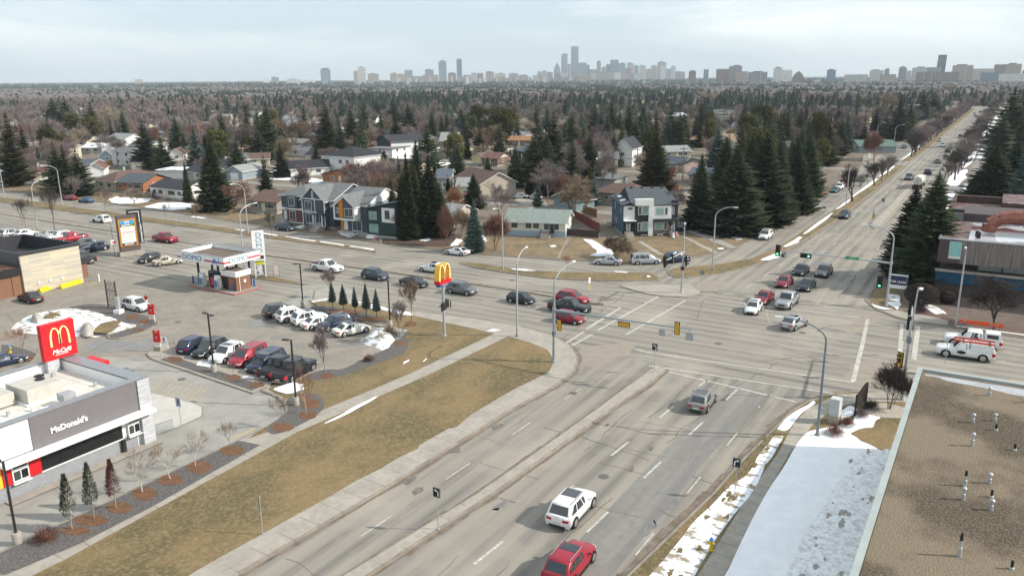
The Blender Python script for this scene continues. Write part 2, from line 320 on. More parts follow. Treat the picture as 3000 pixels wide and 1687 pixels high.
for p in([(750,320),(930,380),(800,430),(640,430)],[(1480,500),(1800,460),(1800,560),(1650,660),(1440,640)]):
 S('lawn',blob(GC(0,850,5.152,p,.4),.3),.44,M_GRASS)
for q in((2000,400,110,40),(2190,470,90,40),(2090,600,90,30)):mblob(0,850,5.152,*q,z=.15)
for i,(q,lb)in enumerate((((1330,590,150,110),'big grey boulder half buried in the snowy mound'),((560,430,110,90),'pale rounded boulder at the left end of the snowy mound'))):
 c_=GC(0,850,5.152,[(q[0]-q[2],q[1]),(q[0],q[1]-q[3]),(q[0]+q[2],q[1]),(q[0]+40,q[1]+q[3]),(q[0]-q[2]*.7,q[1]+q[3]*.8)],.3)
 o=heap('boulder',c_,.9,mat('boulder_stone',(.40,.36,.31),.9,(.27,.24,.2),1.2,c3=(.6,.6,.6),scale3=2.5,f3=.5),None,.2,.25);tag(o,lb,'boulder','boulders on the mound')
slab('traffic_island',GC(*MC,[(0,515),(120,525),(250,560),(370,605),(300,690),(0,740)]),.13,M_GRAVEL)
mblob(*MC,230,640,90,30,z=.15)
slab('grass_verge',GC(*C2,[(110,530),(360,570),(620,600),(560,575),(330,520),(110,495)]),.12,M_GRASS)
slab('median',[(-40,31.2),(32,31.9),(44.8,30.35),(63.5,29.45),(75.2,29.1),(76.6,28.9),(77,28.2),(76.4,27.5),(71.8,27.6),(64.3,28.2),(45.2,29.3),(32.7,30.6),(-40,30)],.13,M_CONC,.12)
slab('median',[(96.1,45.2),(96.6,44.2),(97.2,45.2),(97.9,59),(97.6,85),(96.8,109),(97.6,160),(99,300),(100,600),(99,600),(98,300),(96.5,160),(95.6,109),(96.5,85),(96.9,59)],.13,M_KERB,0)
slab('median',[(88.2,8.4),(87.9,7.4),(90.3,-4.7),(91.6,-14),(93,-40),(94,-40),(92.6,-14),(91.5,-4.7),(89.2,7.4)],.13,M_CONC,.15)
slab('median',[(174.5,20.2),(176,21.3),(181,21.8),(200,21.6),(262,21.4),(262,20.2),(200,19.4),(181,19.5),(176,19.4)],.13,M_CONC,.2)
slab('grass_verge',[(106.9,93.4),(107.3,94.4),(107.3,119.6),(107.5,140),(107,175),(107.2,219),(108,420),(112.5,420),(112.2,219),(111.7,199),(110.9,160),(110.3,130),(109.6,108),(108.8,96),(107.9,93.4)],.12,M_GRASS)
slab('grass_verge',[(108.2,75.9),(107.2,75.5),(105.9,70.7),(105.5,64),(105.4,58.7),(107.1,52.3),(109.6,47.0),(112.7,42.5),(113.8,42.4),(117.0,45.6),(113.6,51),(111.0,56.0),(109.1,61),(108.5,66),(108.9,72)],.12,M_GRASS)
slab('grass_verge',[(119.0,43.5),(116.4,41.8),(115.7,40.6),(116.4,39.1),(121.8,35.4),(129.1,32.6),(140,31.0),(160,29.6),(181.9,28.7),(237,28.0),(285,28),(303,28),(305,30),(303,31.6),(261,31.8),(202,31.6),(182,32.0),(160,32.3),(143,32.9),(133.8,34.6),(128.3,37.6),(123,41.8),(121.3,43.2)],.12,M_GRASS)
slab('grass_verge',[(322,28.2),(364,27.4),(529,27),(859,26),(859,31.8),(527,31.4),(352,31.4),(322,31),(320,29.5)],.12,M_GRASS)
slab('pavement',[(104.3,41.2),(104.3,38.6),(105.4,35.2),(108.4,34.2),(112.5,37.2),(110.5,40.6),(106.5,46.2)],.12,M_CONC,.15)
NE=[(118.5,420),(119.5,240),(119.9,200),(119.2,180),(117.2,151.5),(115.4,130),(114.3,107.9),(114.1,92),(114.8,76.7),(117.9,62.8),(121.1,52.3),(125.8,46.6),(132.1,42.3),(136.0,40.5),(142.5,39.1),(152.7,38.2),(189.3,38),(225,38),(262,39),(311,41),(900,42),(900,1300),(118.5,1300)]
slab('residential_ground',NE,.10,M_YARD,kerb=.2)
lawn([(115.2,92),(115.6,77.2),(118.8,63.2),(121.9,53),(126.4,47.4),(132.6,43.2),(142.8,40),(165,38.9),(165,47),(150,52),(141,60),(131,82),(124,92)],M_GRASS2,.112)
lawn([(115.8,108),(116.2,125),(118.4,151),(120.4,180),(121,200),(121,260),(134,260),(134,130),(122,108)],M_GRASS2,.112)
for x in(205,285,365,445,525,605,700):S('street',[(x-4.5,41),(x+4.5,41),(x+4.5,1200),(x-4.5,1200)],.115,M_LOT)
for x in(166,245,325,405,485):S('alley',[(x-2,50),(x+2,50),(x+2,1000),(x-2,1000)],.118,M_RX)
for y in(255,420,590):S('street',[(118,y-4.5),(900,y-4.5),(900,y+4.5),(118,y+4.5)],.12,M_LOT)
SE=[(107.8,-60),(107.8,-4.8),(108.2,6.8),(109.3,9.3),(112.3,12.1),(116.2,13.7),(150,14.2),(200,13.8),(242,12.6),(274,13),(608,13.5),(861,15),(900,-400),(300,-400)]
slab('residential_ground',SE,.10,M_YARD,kerb=.2)
S('service_road',[(214,1.8),(862,3),(862,9),(214,8.4)],.115,M_RX)
S('service_road',[(236,8.2),(250,8.2),(250,12.9),(236,12.9)],.118,M_RX)
S('brick_path',[(110.2,9.0),(113,7.6),(116,8.2),(150,9.6),(150,7.6),(118,6.0),(113.2,4.2),(111.6,0),(111.4,-30),(109.3,-30),(109.3,4)],.115,M_BRICKWALK)
S('pavement',[(108.6,6.6),(109.6,9.0),(111.6,11.0),(112.6,9.4),(112.2,6.4),(110.8,3.2),(108.7,3.2)],.122,M_CONC)
S('lawn',smooth_poly([(112.4,11.6),(116.2,13.2),(124,13.4),(124,9.6),(117,9.2),(113.4,9.2)]),.122,M_GRASS)
S('lawn',[(108.3,2.6),(109.2,2.6),(109.2,-30),(108.3,-30)],.122,M_GRASS)
S('garden_bed',[(111.8,2.6),(114,5.6),(122.2,7.4),(122.2,-30),(111.8,-30)],.125,mat('garden_soil',(.16,.11,.09),.95,(.10,.075,.065),1.0,c3=(.27,.22,.18),scale3=5,f3=.5))
SW=[(-60,17.5),(41,16.7),(53.6,15.3),(60.6,14.9),(67.6,14.2),(72,13.8),(75.1,13.0),(78.2,11.4),(80.1,9.6),(81.6,6.8),(82.2,2),(82.4,-10),(83,-60),(-60,-60)]
slab('verge_block',SW,.12,M_GRASS,kerb=.2)
wk=[(-40,13.4),(43,12.9),(55,12.9),(63,12.7),(69.5,12.9),(73.4,12.5),(77.2,11.1),(79.9,8.6),(81.2,5),(81.6,-10)]
wk2=[(80,-10),(79.4,5.2),(77.8,8.2),(75.9,9.7),(72.5,10.9),(69.7,11.4),(63.3,11.9),(55.5,11.8),(44,11.5),(-40,11.6)]
S('pavement',wk+wk2,.132,M_CONC)
S('pavement',GC(*C5,[(1480,700),(1500,640),(1800,510),(2300,480),(2430,500),(2420,570),(2000,560),(1840,590),(1660,700)]),.136,M_CONC)
def snow(pts,z,m_=None,jit=.25):return S('snow_patch',blob(pts,jit),z,m_ or M_SNOW)
snow([(36,11.55),(44,11.5),(55.5,11.75),(62,11.85),(68,11.45),(70.6,9.6),(72.6,8.6),(75.5,8.0),(74.5,6.4),(72,6.9),(69.8,8.3),(68.4,7.4),(67.6,5.6),(67.8,3.4),(36,3.4)],.145,None,.22)
snow([(44,8.0),(56,8.0),(66,7.0),(68,5.2),(67.6,3.6),(44,3.4)],.150,M_SNOWG,.3)
snow([(20,15.9),(46,15.3),(55,14.3),(60,13.8),(60,12.8),(46,12.95),(20,13.2)],.14,M_SNOWD,.32)
snow([(60,14.0),(66,13.7),(66,13.0),(60,13.0)],.141,M_SNOWD,.15)
snow([(67.2,14.0),(71.5,13.6),(75.6,12.4),(74.8,12.2),(70,13.0),(67.2,13.1)],.142,None,.12)
snow([(71.6,10.6),(76,9.2),(75.2,8.4),(71.6,9.6)],.146,None,.2)
S('gravel_bed',blob([(74.5,8.4),(78.3,6.8),(78.0,3.4),(75.8,3.6),(74.6,6.4)],.2),.15,mat('pale_gravel',(.42,.37,.31),.95,(.3,.25,.2),5,c3=(.55,.5,.45),scale3=9,f3=.6))
for q in([(345,460),(480,395),(620,415),(620,460),(480,510)],):snow(GC(*C7,q),zt+.03)
snow(GC(*C7,[(800,785),(1050,655),(1280,530),(1300,540),(1060,680),(830,785)]),zt+.03,None,.1)
snow(GC(*C7,[(1545,230),(1560,200),(1610,180),(1600,200)]),zt+.03,None,.08);snow(GC(*C7,[(1735,200),(1770,170),(1775,180),(1745,205)]),zt+.03,None,.05)
snow(GC(*C2,[(1215,800),(1250,785),(1400,820),(1630,870),(1640,890),(1500,885),(1360,840),(1240,825)]),zt+.03,None,.15)
snow(GC(*C2,[(1100,760),(1180,765),(1190,775),(1110,770)]),zt+.03,None,.1);snow(GC(*C2,[(680,760),(820,735),(960,735),(850,742),(690,768)]),zt+.03,None,.06)
snow(GC(*C2,[(2335,1045),(2400,1018),(2470,1030),(2400,1045)]),zt+.03,None,.1)
heap('snow_pile',GC(*C2,[(1145,1110),(1220,1060),(1330,990),(1380,985),(1470,1100),(1480,1130),(1420,1190),(1360,1218),(1270,1180),(1160,1150)]),.75,mat('dirty_snow',(.78,.79,.8),.8,(.27,.24,.2),.8,lo=.44,hi=.56,detail=9),'structure',.35)
snow(GC(*MC,[(1850,695),(1990,685),(2060,715),(2000,740),(1880,720)]),zt+.03);snow(GC(*MC,[(2290,820),(2400,830),(2400,845),(2300,838)]),zt+.03,None,.1)
snow(GC(*C3,[(985,328),(1075,335),(1160,385),(1250,425),(1290,470),(1250,488),(1120,492),(1050,482),(1130,455),(1100,420),(1060,380)]),.135,None,.15)
for q in([(680,390),(720,385),(745,400),(700,405)],[(2375,310),(2450,305),(2500,330),(2440,340)],[(2260,415),(2310,412),(2320,425),(2270,425)],[(0,270),(60,300),(90,350),(20,340)]):snow(GC(*C3,q),.135,None,.15)
for q in([(300,605),(420,610),(560,628),(450,632),(330,615)],[(1280,632),(1400,640),(1420,648),(1300,642)],[(1590,675),(1620,672),(1625,690),(1600,690)]):snow(GC(*C3,q),.14,None,.12)
snow(GC(0,300,3.677,[(1170,1050),(1260,1015),(1340,1030),(1500,1040),(1660,1040),(1600,1075),(1450,1100),(1280,1100),(1200,1080)]),.135,None,.4)
snow(GC(0,300,3.677,[(1560,1130),(1700,1085),(1900,1080),(2090,1100),(2040,1150),(1850,1165),(1700,1160)]),.135,None,.4)
snow(GC(0,300,3.677,[(2050,1230),(2120,1222),(2250,1245),(2170,1250)]),.01,None,.1)
snow(GC(800,480,6.3,[(1200,1260),(1330,1190),(1600,1170),(1750,1210),(1560,1310),(1400,1370),(1250,1320)]),.135,M_SNOWD,.3)
snow(GC(800,480,6.3,[(1690,1360),(2150,1210),(2230,1215),(1840,1400),(1740,1390)]),.138,None,.15)
snow(GC(800,480,6.3,[(420,1180),(500,1140),(600,1150),(500,1210)]),.135,None,.15)
for a,c_ in((95,101),(102.5,109),(110,119),(121,127),(131,134)):snow([(108.2+(a-95)*.045,a),(108.9+(a-95)*.045,a+.5),(108.9+(c_-95)*.045,c_),(108.3+(c_-95)*.045,c_)],.14,None,.2)
snow(GC(*C2,[(1690,180),(1800,160),(1830,175),(1760,190)]),.135,None,.3);snow(GC(*C2,[(2050,160),(2130,180),(2060,230),(2000,235)]),.135,None,.3)
for a,c_ in((134,142),(147,158),(161,190),(196,214),(217,262),(266,303),(322,372),(378,450),(460,640)):snow([(a,31.9+(6/(a-125)if a<160 else-.3)),(c_,31.4),(c_,30.8),((a+c_)/2,30.5),(a,31.2)],.14,None,.2)
for a,c_ in((160,215),(222,236),(252,300),(305,420),(425,600),(610,850)):snow([(a,12.6),(c_,12.6),(c_,9.3),((a+c_)/2,8.6),(a,9.6)],.14,None if a>200 else M_SNOWD,.5)
for a,c_ in((224,262),(330,395),(460,700)):snow([(a,8.4),(c_,8.2),(c_,5.6),(a,6.4)],.135,M_SNOWD,.4)
snow([(112.2,11.4),(113.4,12.4),(114.4,12.6),(113.4,11.4),(112.8,9.6)],.14,None,.1);snow([(112.8,9.4),(116,9.2),(121,10.0),(121,11.4),(117,10.8),(115,10.6)],.141,M_SNOWD,.2)
snow([(108.6,2.4),(109,2.4),(109,-20),(108.6,-20)],.141,None,.12);snow([(113,5),(120,8),(121.6,7.6),(114,3.6)],.14,M_SNOWD,.2)
random.seed(11)
for i in range(70):
 x=random.choice((176,186,196,214,236,256,276,296,316,340,380))+random.uniform(-6,6);y=random.uniform(95,x*1.9)
 r=random.uniform(2,6);snow([(x+r*math.cos(a)*random.uniform(.6,1.2),y+2.2*r*math.sin(a)*random.uniform(.6,1.2))for a in np.linspace(0,2*PI,9)[:-1]],.14+i*.0004,None,.5)
# ------------------------------------------------------------------ paint on the roads
mk=MB();Z=.014
def line(p,q,wd=.16,mi=0,z=Z):
 p=Vector(p);q=Vector(q);d=(q-p).normalized();n=Vector((-d.y,d.x))*wd/2
 mk.poly([(p.x-n.x,p.y-n.y,z),(q.x-n.x,q.y-n.y,z),(q.x+n.x,q.y+n.y,z),(p.x+n.x,p.y+n.y,z)],mi)
def dashes(p,q,on,off,wd=.14,t0=0.,mi=0):
 p=Vector(p);q=Vector(q);Ln=(q-p).length;d=(q-p)/Ln;t=t0
 while t<Ln:line(p+d*t,p+d*min(t+on,Ln),wd,mi);t+=on+off
dashes((30,26.1),(76,23.0),3.2,6.0,.22,7.2);dashes((33,21.6),(75,19.6),3.2,6.0,.2,2);dashes((30,17.4),(72,16.6),3.0,6.4,.13,4);dashes((30,34.2),(70,33),3.2,6.2,.12,6)
line((74.7,13.9),(76.3,27.1),.3);line((75.0,16.5),(75,16.6),.3)
line((77.0,29.7),(78.7,11.0),.28,z=.016);line((81.0,31.6),(82.8,10.1),.28);line((81,31.6),(81.4,33),.25)
line((82.9,10.1),(97.1,11.2),.45);line((87.8,6.5),(99.4,7.3),.3);line((92.4,6.9),(106.9,8.1),.4,z=.016);line((93.2,5.5),(106.8,6.3),.55,z=.018);line((97,11.2),(107.0,12.1),.4)
line((85.4,41.2),(96.2,41.4),.4);line((85.5,39.8),(104.1,39.1),.3);line((85.7,36.1),(104.1,35.1),.3);line((79.5,40.9),(84.3,41.0),.3);line((78.8,39.9),(83.9,39.7),.3)
line((109.9,31.7),(110.6,27.1),.3);line((110.2,26.6),(110.2,22.3),.3);line((106.3,31.1),(106.5,27.5),.25);line((106.5,27),(106.9,21.6),.25);line((106.9,21.6),(107.2,13.2),.25);line((110.3,22),(110.8,16.4),.25)
cd=[(106.4,24.1),(103.3,23.9),(99.7,22.6),(98.1,21.5),(95.5,19.3),(93.6,17.5),(92.0,15.6),(90.3,13.3)]
for i in range(len(cd)-1):dashes(cd[i],cd[i+1],.5,.6,.1)
dashes((101.4,43),(102.5,86),3.2,6.6,.15,2.6);dashes((102.5,86),(103.2,116),3.2,6.0,.15,0);dashes((103.2,122),(103.4,420),3.2,6.6,.16,0)
dashes((93.4,44),(95.2,110),3.0,5.8,.15,3.5);dashes((89.4,44),(91.0,90),3.1,6.2,.15,3);dashes((85.4,44),(87.4,90),3.2,6.4,.13,3);dashes((95,112),(95.8,260),3,6.2,.14,3);dashes((91.2,92),(93.6,260),3.1,6.2,.14,3)
dashes((96.4,5.6),(102.0,-40),3.4,2,.14);line((95.3,5.6),(98.4,-12),.12);dashes((102.5,5.6),(104,-40),3.0,4,.12)
line((110.6,22.2),(172,20.9),.16,1);line((172,20.9),(176,19.2),.16,1);line((181,19.3),(420,19.6),.14,1);line((237,22),(420,22),.14,1)
dashes((112,29.9),(161,27.3),3.2,5.0,.15,3);dashes((161,27.3),(240,24.4),3.2,5.4,.15,0);dashes((116,26.0),(172,23.7),3,5.8,.14,2);dashes((240,24.4),(520,23.6),3.5,8,.15);dashes((120,17.2),(180,16.8),3,8,.1)
line((109.9,26.2),(115,25.9),.12);line((110,19.2),(114,18.9),.12)
for i in range(8):
 p0=Vector((68.3,61.2+i*2.75));line(p0,p0+Vector((5.0,-1.4)),.1,1)
for i in range(7):p0=Vector((55.0,62+i*2.6));line(p0,p0+Vector((5.0,.3)),.1,1)
hx=GC(0,550,3.22,[(790,910),(890,935),(965,910),(860,880),(1080,880)])
for i in range(6):
 t=i/5;a=(Vector(hx[0])*(1-t)+Vector(hx[1])*t);c_=(Vector(hx[3])*(1-t)+Vector(hx[2])*t);line(a,c_,.1,1)
for a,c_ in((0,1),(1,2),(2,3),(3,0),(2,4)):line(hx[a],hx[c_],.1,1)
for q in([(2180,1405),(2400,1300)],[(2250,1440),(2420,1350)]):p=GC(*MC,q);line(p[0],p[1],.35,1)
for q in([(1420,950),(1800,1080)],):
 p=GC(*MC,q)
 for t in np.linspace(0,1,9):a=Vector(p[0])*(1-t)+Vector(p[1])*t;line(a,a+Vector((3.6,2.2)),.13,1)
o=mk.build('road_marking',[M_MARK,M_YEL]);o['kind']='structure'
cb=MB();random.seed(3)
def crack(pts,wd=.07,z=.010,wob=.25,m=0):
 out=[]
 for i in range(len(pts)-1):
  a=Vector(pts[i]);b_=Vector(pts[i+1]);n=max(2,int((b_-a).length/1.3))
  for j in range(n):t=j/n;out.append(a*(1-t)+b_*t+Vector((random.uniform(-wob,wob),random.uniform(-wob,wob)))*(1 if 0<t else 0))
 out.append(Vector(pts[-1]))
 for i in range(len(out)-1):
  a,b_=out[i],out[i+1];d=(b_-a).normalized();w_=wd*random.uniform(.5,1.5)/2;n=Vector((-d.y,d.x))*w_
  cb.poly([(*(a-n),z),(*(b_-n),z),(*(b_+n),z),(*(a+n),z)],m)
for q in([(0,870),(500,890),(1040,905)],[(1110,0),(1400,110),(1720,210),(2130,320)],[(0,720),(200,590),(420,390)]):crack(GC(*C5,q),.12)
for q in([(580,155),(860,215),(1150,320),(1500,445)],[(1210,140),(1500,210),(2380,240)],[(930,360),(1160,160),(1340,0)],[(640,1230),(990,930),(1180,770)],[(1870,575),(2060,650)],[(1580,870),(1790,960)],[(190,770),(330,810)]):crack(GC(1400,1200,2.975,q),.09)
crack([(77.3,42),(86,42.5),(97,43.2),(104,44)],.12);crack([(60,21.3),(76,19.9),(85,18)],.1);crack([(84,20),(90,14),(93,9)],.15);crack([(88,31.5),(97,31),(105,33)],.1)
for i in range(26):
 x=random.uniform(82,106);y=random.uniform(50,230);crack([(x,y),(x+random.uniform(-1,1),y+random.uniform(6,18))]if random.random()<.5 else[(x,y),(x+random.uniform(4,9),y+random.uniform(-1,1))],.06)
for i in range(30):
 x=random.uniform(48,80);y=random.uniform(84,112);a=random.uniform(0,PI);crack([(x,y),(x+5*math.cos(a),y+5*math.sin(a)),(x+9*math.cos(a+.4),y+9*math.sin(a+.4))],.07,.012)
for i in range(40):
 x=random.uniform(115,240);y=random.choice((15,17,19,23.5,26,35));crack([(x,y),(x+random.uniform(5,20),y+random.uniform(-.5,.5))],.07)
for i in range(18):
 x=random.uniform(25,76);y=random.uniform(17,35);crack([(x,y),(x+random.uniform(-.6,.6),y+random.uniform(3,7))]if i%2 else[(x,y),(x+random.uniform(3,8),y+random.uniform(-.3,.3))],.05)
for i in range(26):
 x=20+i*2.2;crack([(x,36.9),(x+.1,39.3)],.035,.1285,.02);
for i in range(30):
 x=24+i*1.8;crack([(x,48.7+.02*(x-24)),(x+.05,51.3-.02*(x-24)*.4)],.035,.1275,.02)
for i in range(26):
 x=34+i*1.5;crack([(x,11.7),(x,12.9)],.035,.137,.02)
for i in range(20):
 x=34+i*2.2;crack([(x,29.4+(.025*(63-x)if x<63 else-.03*(x-63))),(x+.05,30.3+(.03*(55-x)if x<55 else-.04*(x-55)))],.035,.139,.02)
o=cb.build('road_crack',M_CRACK);o['kind']='structure'
db=[]
for q,m_ in(((*MC,[(780,540),(900,480),(1020,470),(1250,490),(1480,530),(1400,555),(1200,545),(1000,530),(850,560)]),M_WET),((*MC,[(910,560),(1000,540),(1160,570),(1050,590),(940,580)]),M_WET),((*MC,[(1280,470),(1400,450),(1600,470),(1400,490)]),M_WET),((*C2,[(80,950),(250,900),(420,960),(330,1000),(100,990)]),M_WET),((*C2,[(280,1080),(390,1070),(380,1100),(290,1100)]),M_WET),((*C2,[(500,1150),(600,1150),(640,1180),(560,1190)]),M_WET),((*C2,[(640,1190),(820,1190),(1000,1150),(1150,1120),(1180,1160),(1000,1180),(760,1215)]),M_WET),((*MC,[(120,720),(330,700),(480,715),(300,760)]),M_WET)):
 S('puddle',blob(GC(*q),.3),.009,m_)
for(cx,cy)in((2440,800),(2040,1030),(1620,1310),(1690,1410)):
 p=GC(*C7,[(cx,cy)])[0];S('pothole',blob([(p[0]+1.0*math.cos(a)*random.uniform(.5,1),p[1]+.5*math.sin(a)*random.uniform(.5,1))for a in np.linspace(0,2*PI,8)[:-1]],.1),.011,M_CRACK)
for(cx,cy,r)in((1690,830,.9),(1510,1010,1.1),(1330,515,.5),(200,830,.8),(1510,340,.4),(2150,150,.8),(1130,130,.3)):
 p=GC(1400,1200,2.975,[(cx,cy)])[0];S('dirt_patch',blob([(p[0]+r*1.6*math.cos(a)*random.uniform(.3,1),p[1]+r*.5*math.sin(a)*random.uniform(.3,1))for a in np.linspace(0,2*PI,9)[:-1]],.15),.012,M_WET if r>.6 else M_CRACK)
M_SAND=mat('road_sand',(.30,.255,.205),.9,(.25,.22,.185),1.0)
for pts in([(78.6,39),(82,36),(83.5,33.5),(79,33),(73,34.5)],[(104,33.6),(112,32.6),(118,33.6),(116,36),(112.4,36.8),(109,33.8)],[(82.5,11.5),(88,11),(92,9),(90,8.2),(86,8.6),(83.6,6.5),(82.4,9)],[(98,13),(106,14),(112,13.6),(108.4,10.5),(103,11.4)],[(97.6,44),(97,50),(98,58),(99,50),(99.3,45)]):S('road_sand',blob(pts,.5,1),.0085,M_SAND)
gb=MB()
def gutter(pts,wd,off=0.):
 for i in range(len(pts)-1):
  a,b_=Vector(pts[i]),Vector(pts[i+1]);L_=(b_-a).length;n_=max(1,int(L_/3));d=(b_-a).normalized();n=Vector((-d.y,d.x))
  for j in range(n_):
   p,q=a.lerp(b_,j/n_),a.lerp(b_,(j+1)/n_);w0,w1=(wd*random.uniform(.5,1.4)for _ in(0,1));gb.poly([(*(p+n*off),.0105),(*(q+n*off),.0105),(*(q+n*(off-w1)),.0105),(*(p+n*(off-w0)),.0105)][::-1])
gutter([(-20,37.8),(28.6,37.6),(40.8,36.75),(59.4,36.15),(66,35.45),(71,35.6),(75.3,37.1),(78.9,40),(81.2,43.7),(82.2,48.8),(82.2,55),(81.3,61),(80.5,67.8),(81.5,76)],.38)
gutter([(77.2,28.2),(76.4,27.45),(71.8,27.5),(64.3,28.1),(45.2,29.2),(32.7,30.5),(-20,30.0)][::-1],.35);gutter([(-20,31.3),(32,32.0),(44.8,30.45),(63.5,29.55),(76.6,29.0)][::-1],.22)
gutter([(20,17.0),(41,16.85),(53.6,15.45),(60.6,15.05),(67.6,14.35),(72,13.95),(75.1,13.1),(78.3,11.5),(80.3,9.7)][::-1],.5)
gutter([(107.1,52.2),(105.3,58.7),(105.4,64),(105.8,70.7)][::-1],.3);gutter([(106.9,93.4),(107.2,120),(107.4,140),(106.9,175),(107.1,219)][::-1],.3)
gutter([(129,32.4),(140,30.9),(160,29.5),(182,28.6),(237,27.9),(303,27.9)],.4);gutter([(95.5,109),(96.4,85),(96.8,59),(96,46)],.3);gutter([(98.0,59),(97.7,85),(96.9,109),(97.7,160)][::-1],.2)
gutter([(114.2,107),(114.0,92),(114.7,76.7),(117.8,62.8),(121,52.3),(125.7,46.5),(132,42.2),(142.4,39)],.3)
o=gb.build('gutter_dirt',mat('gutter_dirt',(.13,.10,.075),.9,(.22,.18,.14),.9));o['kind']='structure'
random.seed(41)
for i,(x,y)in enumerate(((52,23.4),(66,33.2),(88,25.5),(97,18),(91,52),(102,62),(130,18),(118,27),(62,88),(49,70))):
 S('manhole_cover',[(x+.42*math.cos(a),y+.42*math.sin(a))for a in np.linspace(0,2*PI,15)[:-1]],.0165,mat('cast_iron',(.10,.09,.085),.6,(.14,.125,.11),6))
S('needle_litter',blob(GC(*C2,[(1300,190),(1560,120),(1900,90),(2120,130),(2060,215),(1930,245),(1600,225),(1400,210)]),.4),.131,mat('needle_litter',(.10,.058,.045),.95,(.065,.042,.035),1.5,c3=(.16,.11,.08),scale3=4,f3=.6))
for i in range(26):
 x=random.uniform(36,66);y=14.6-(x-36)*.028+random.uniform(-.9,.6);S('bare_tuft',blob([(x+.5*math.cos(a)*random.uniform(.5,1.3),y+.18*math.sin(a))for a in np.linspace(0,2*PI,7)[:-1]],.08),.1425+i*.0002,M_GRASS)
for i in range(34):
 x=random.uniform(40,67);y=random.uniform(4.2,7.6);r_=random.uniform(.1,.4);S('bare_tuft',blob([(x+r_*1.6*math.cos(a)*random.uniform(.5,1.3),y+r_*.5*math.sin(a))for a in np.linspace(0,2*PI,7)[:-1]],.07),.1545+i*.0002,mat('frozen_grass',(.30,.27,.23),.9,(.42,.40,.38),4))
# ------------------------------------------------------------------ vehicles
M_GLASS=mat('car_glass',(.022,.028,.032),.04,(.04,.046,.05),.8,spec=.9)
M_TYRE=mat('tyre_rubber',(.02,.02,.02),.9);M_RIM=mat('alloy_rim',(.45,.45,.46),.35,metal=.7)
M_BLK=mat('black_trim',(.022,.022,.024),.55);M_HEAD=mat('headlight_glass',(.72,.74,.76),.15);M_TAIL=mat('taillight_glass',(.42,.02,.03),.25)
M_PLATE=mat('plate_white',(.65,.65,.66),.5);M_CHROME=mat('chrome_trim',(.55,.55,.55),.25,metal=.9)
PAINT={k:mat('paint_'+k,c,r,tuple(v*.9 for v in c),.7,metal=me,coat=.9)for k,c,r,me in(('white',(.76,.76,.75),.4,0),('pearl',(.72,.70,.63),.4,0),('silver',(.42,.43,.44),.35,.45),('grey',(.15,.155,.165),.35,.35),('black',(.014,.015,.018),.3,0),('red',(.33,.012,.03),.35,.1),('darkred',(.22,.012,.025),.35,.1),('navy',(.018,.028,.065),.3,.1),('blue',(.03,.10,.24),.35,.2),('beige',(.50,.45,.35),.4,.2),('slate',(.045,.06,.085),.35,.2),('green',(.06,.11,.11),.35,.2),('greysilver',(.26,.255,.25),.35,.4))}
SPEC={'sedan':(4.75,1.84,.90,.78,.95,1.45,1.10,.35,-.95,-1.80,.34,.13),'hatch':(4.10,1.74,.95,.84,.98,1.52,1.05,.35,-1.45,-1.90,.32,.14),'suv':(4.70,1.90,1.02,.96,1.04,1.70,1.12,.42,-1.70,-2.20,.37,.18),'bigsuv':(4.95,1.96,1.05,1.0,1.08,1.76,1.25,.55,-1.85,-2.30,.39,.2),'coupe':(4.60,1.84,.98,.86,1.02,1.56,1.05,.30,-1.30,-2.10,.36,.17),'van':(5.10,1.98,1.02,.92,1.06,1.78,1.55,.80,-2.20,-2.45,.36,.15),'pickup':(5.85,2.03,1.14,1.12,1.12,1.92,1.20,.60,-.85,-1.08,.43,.26),'singlecab':(5.75,2.03,1.14,1.12,1.12,1.90,1.20,.60,-.20,-.42,.43,.26)}
CARM={}
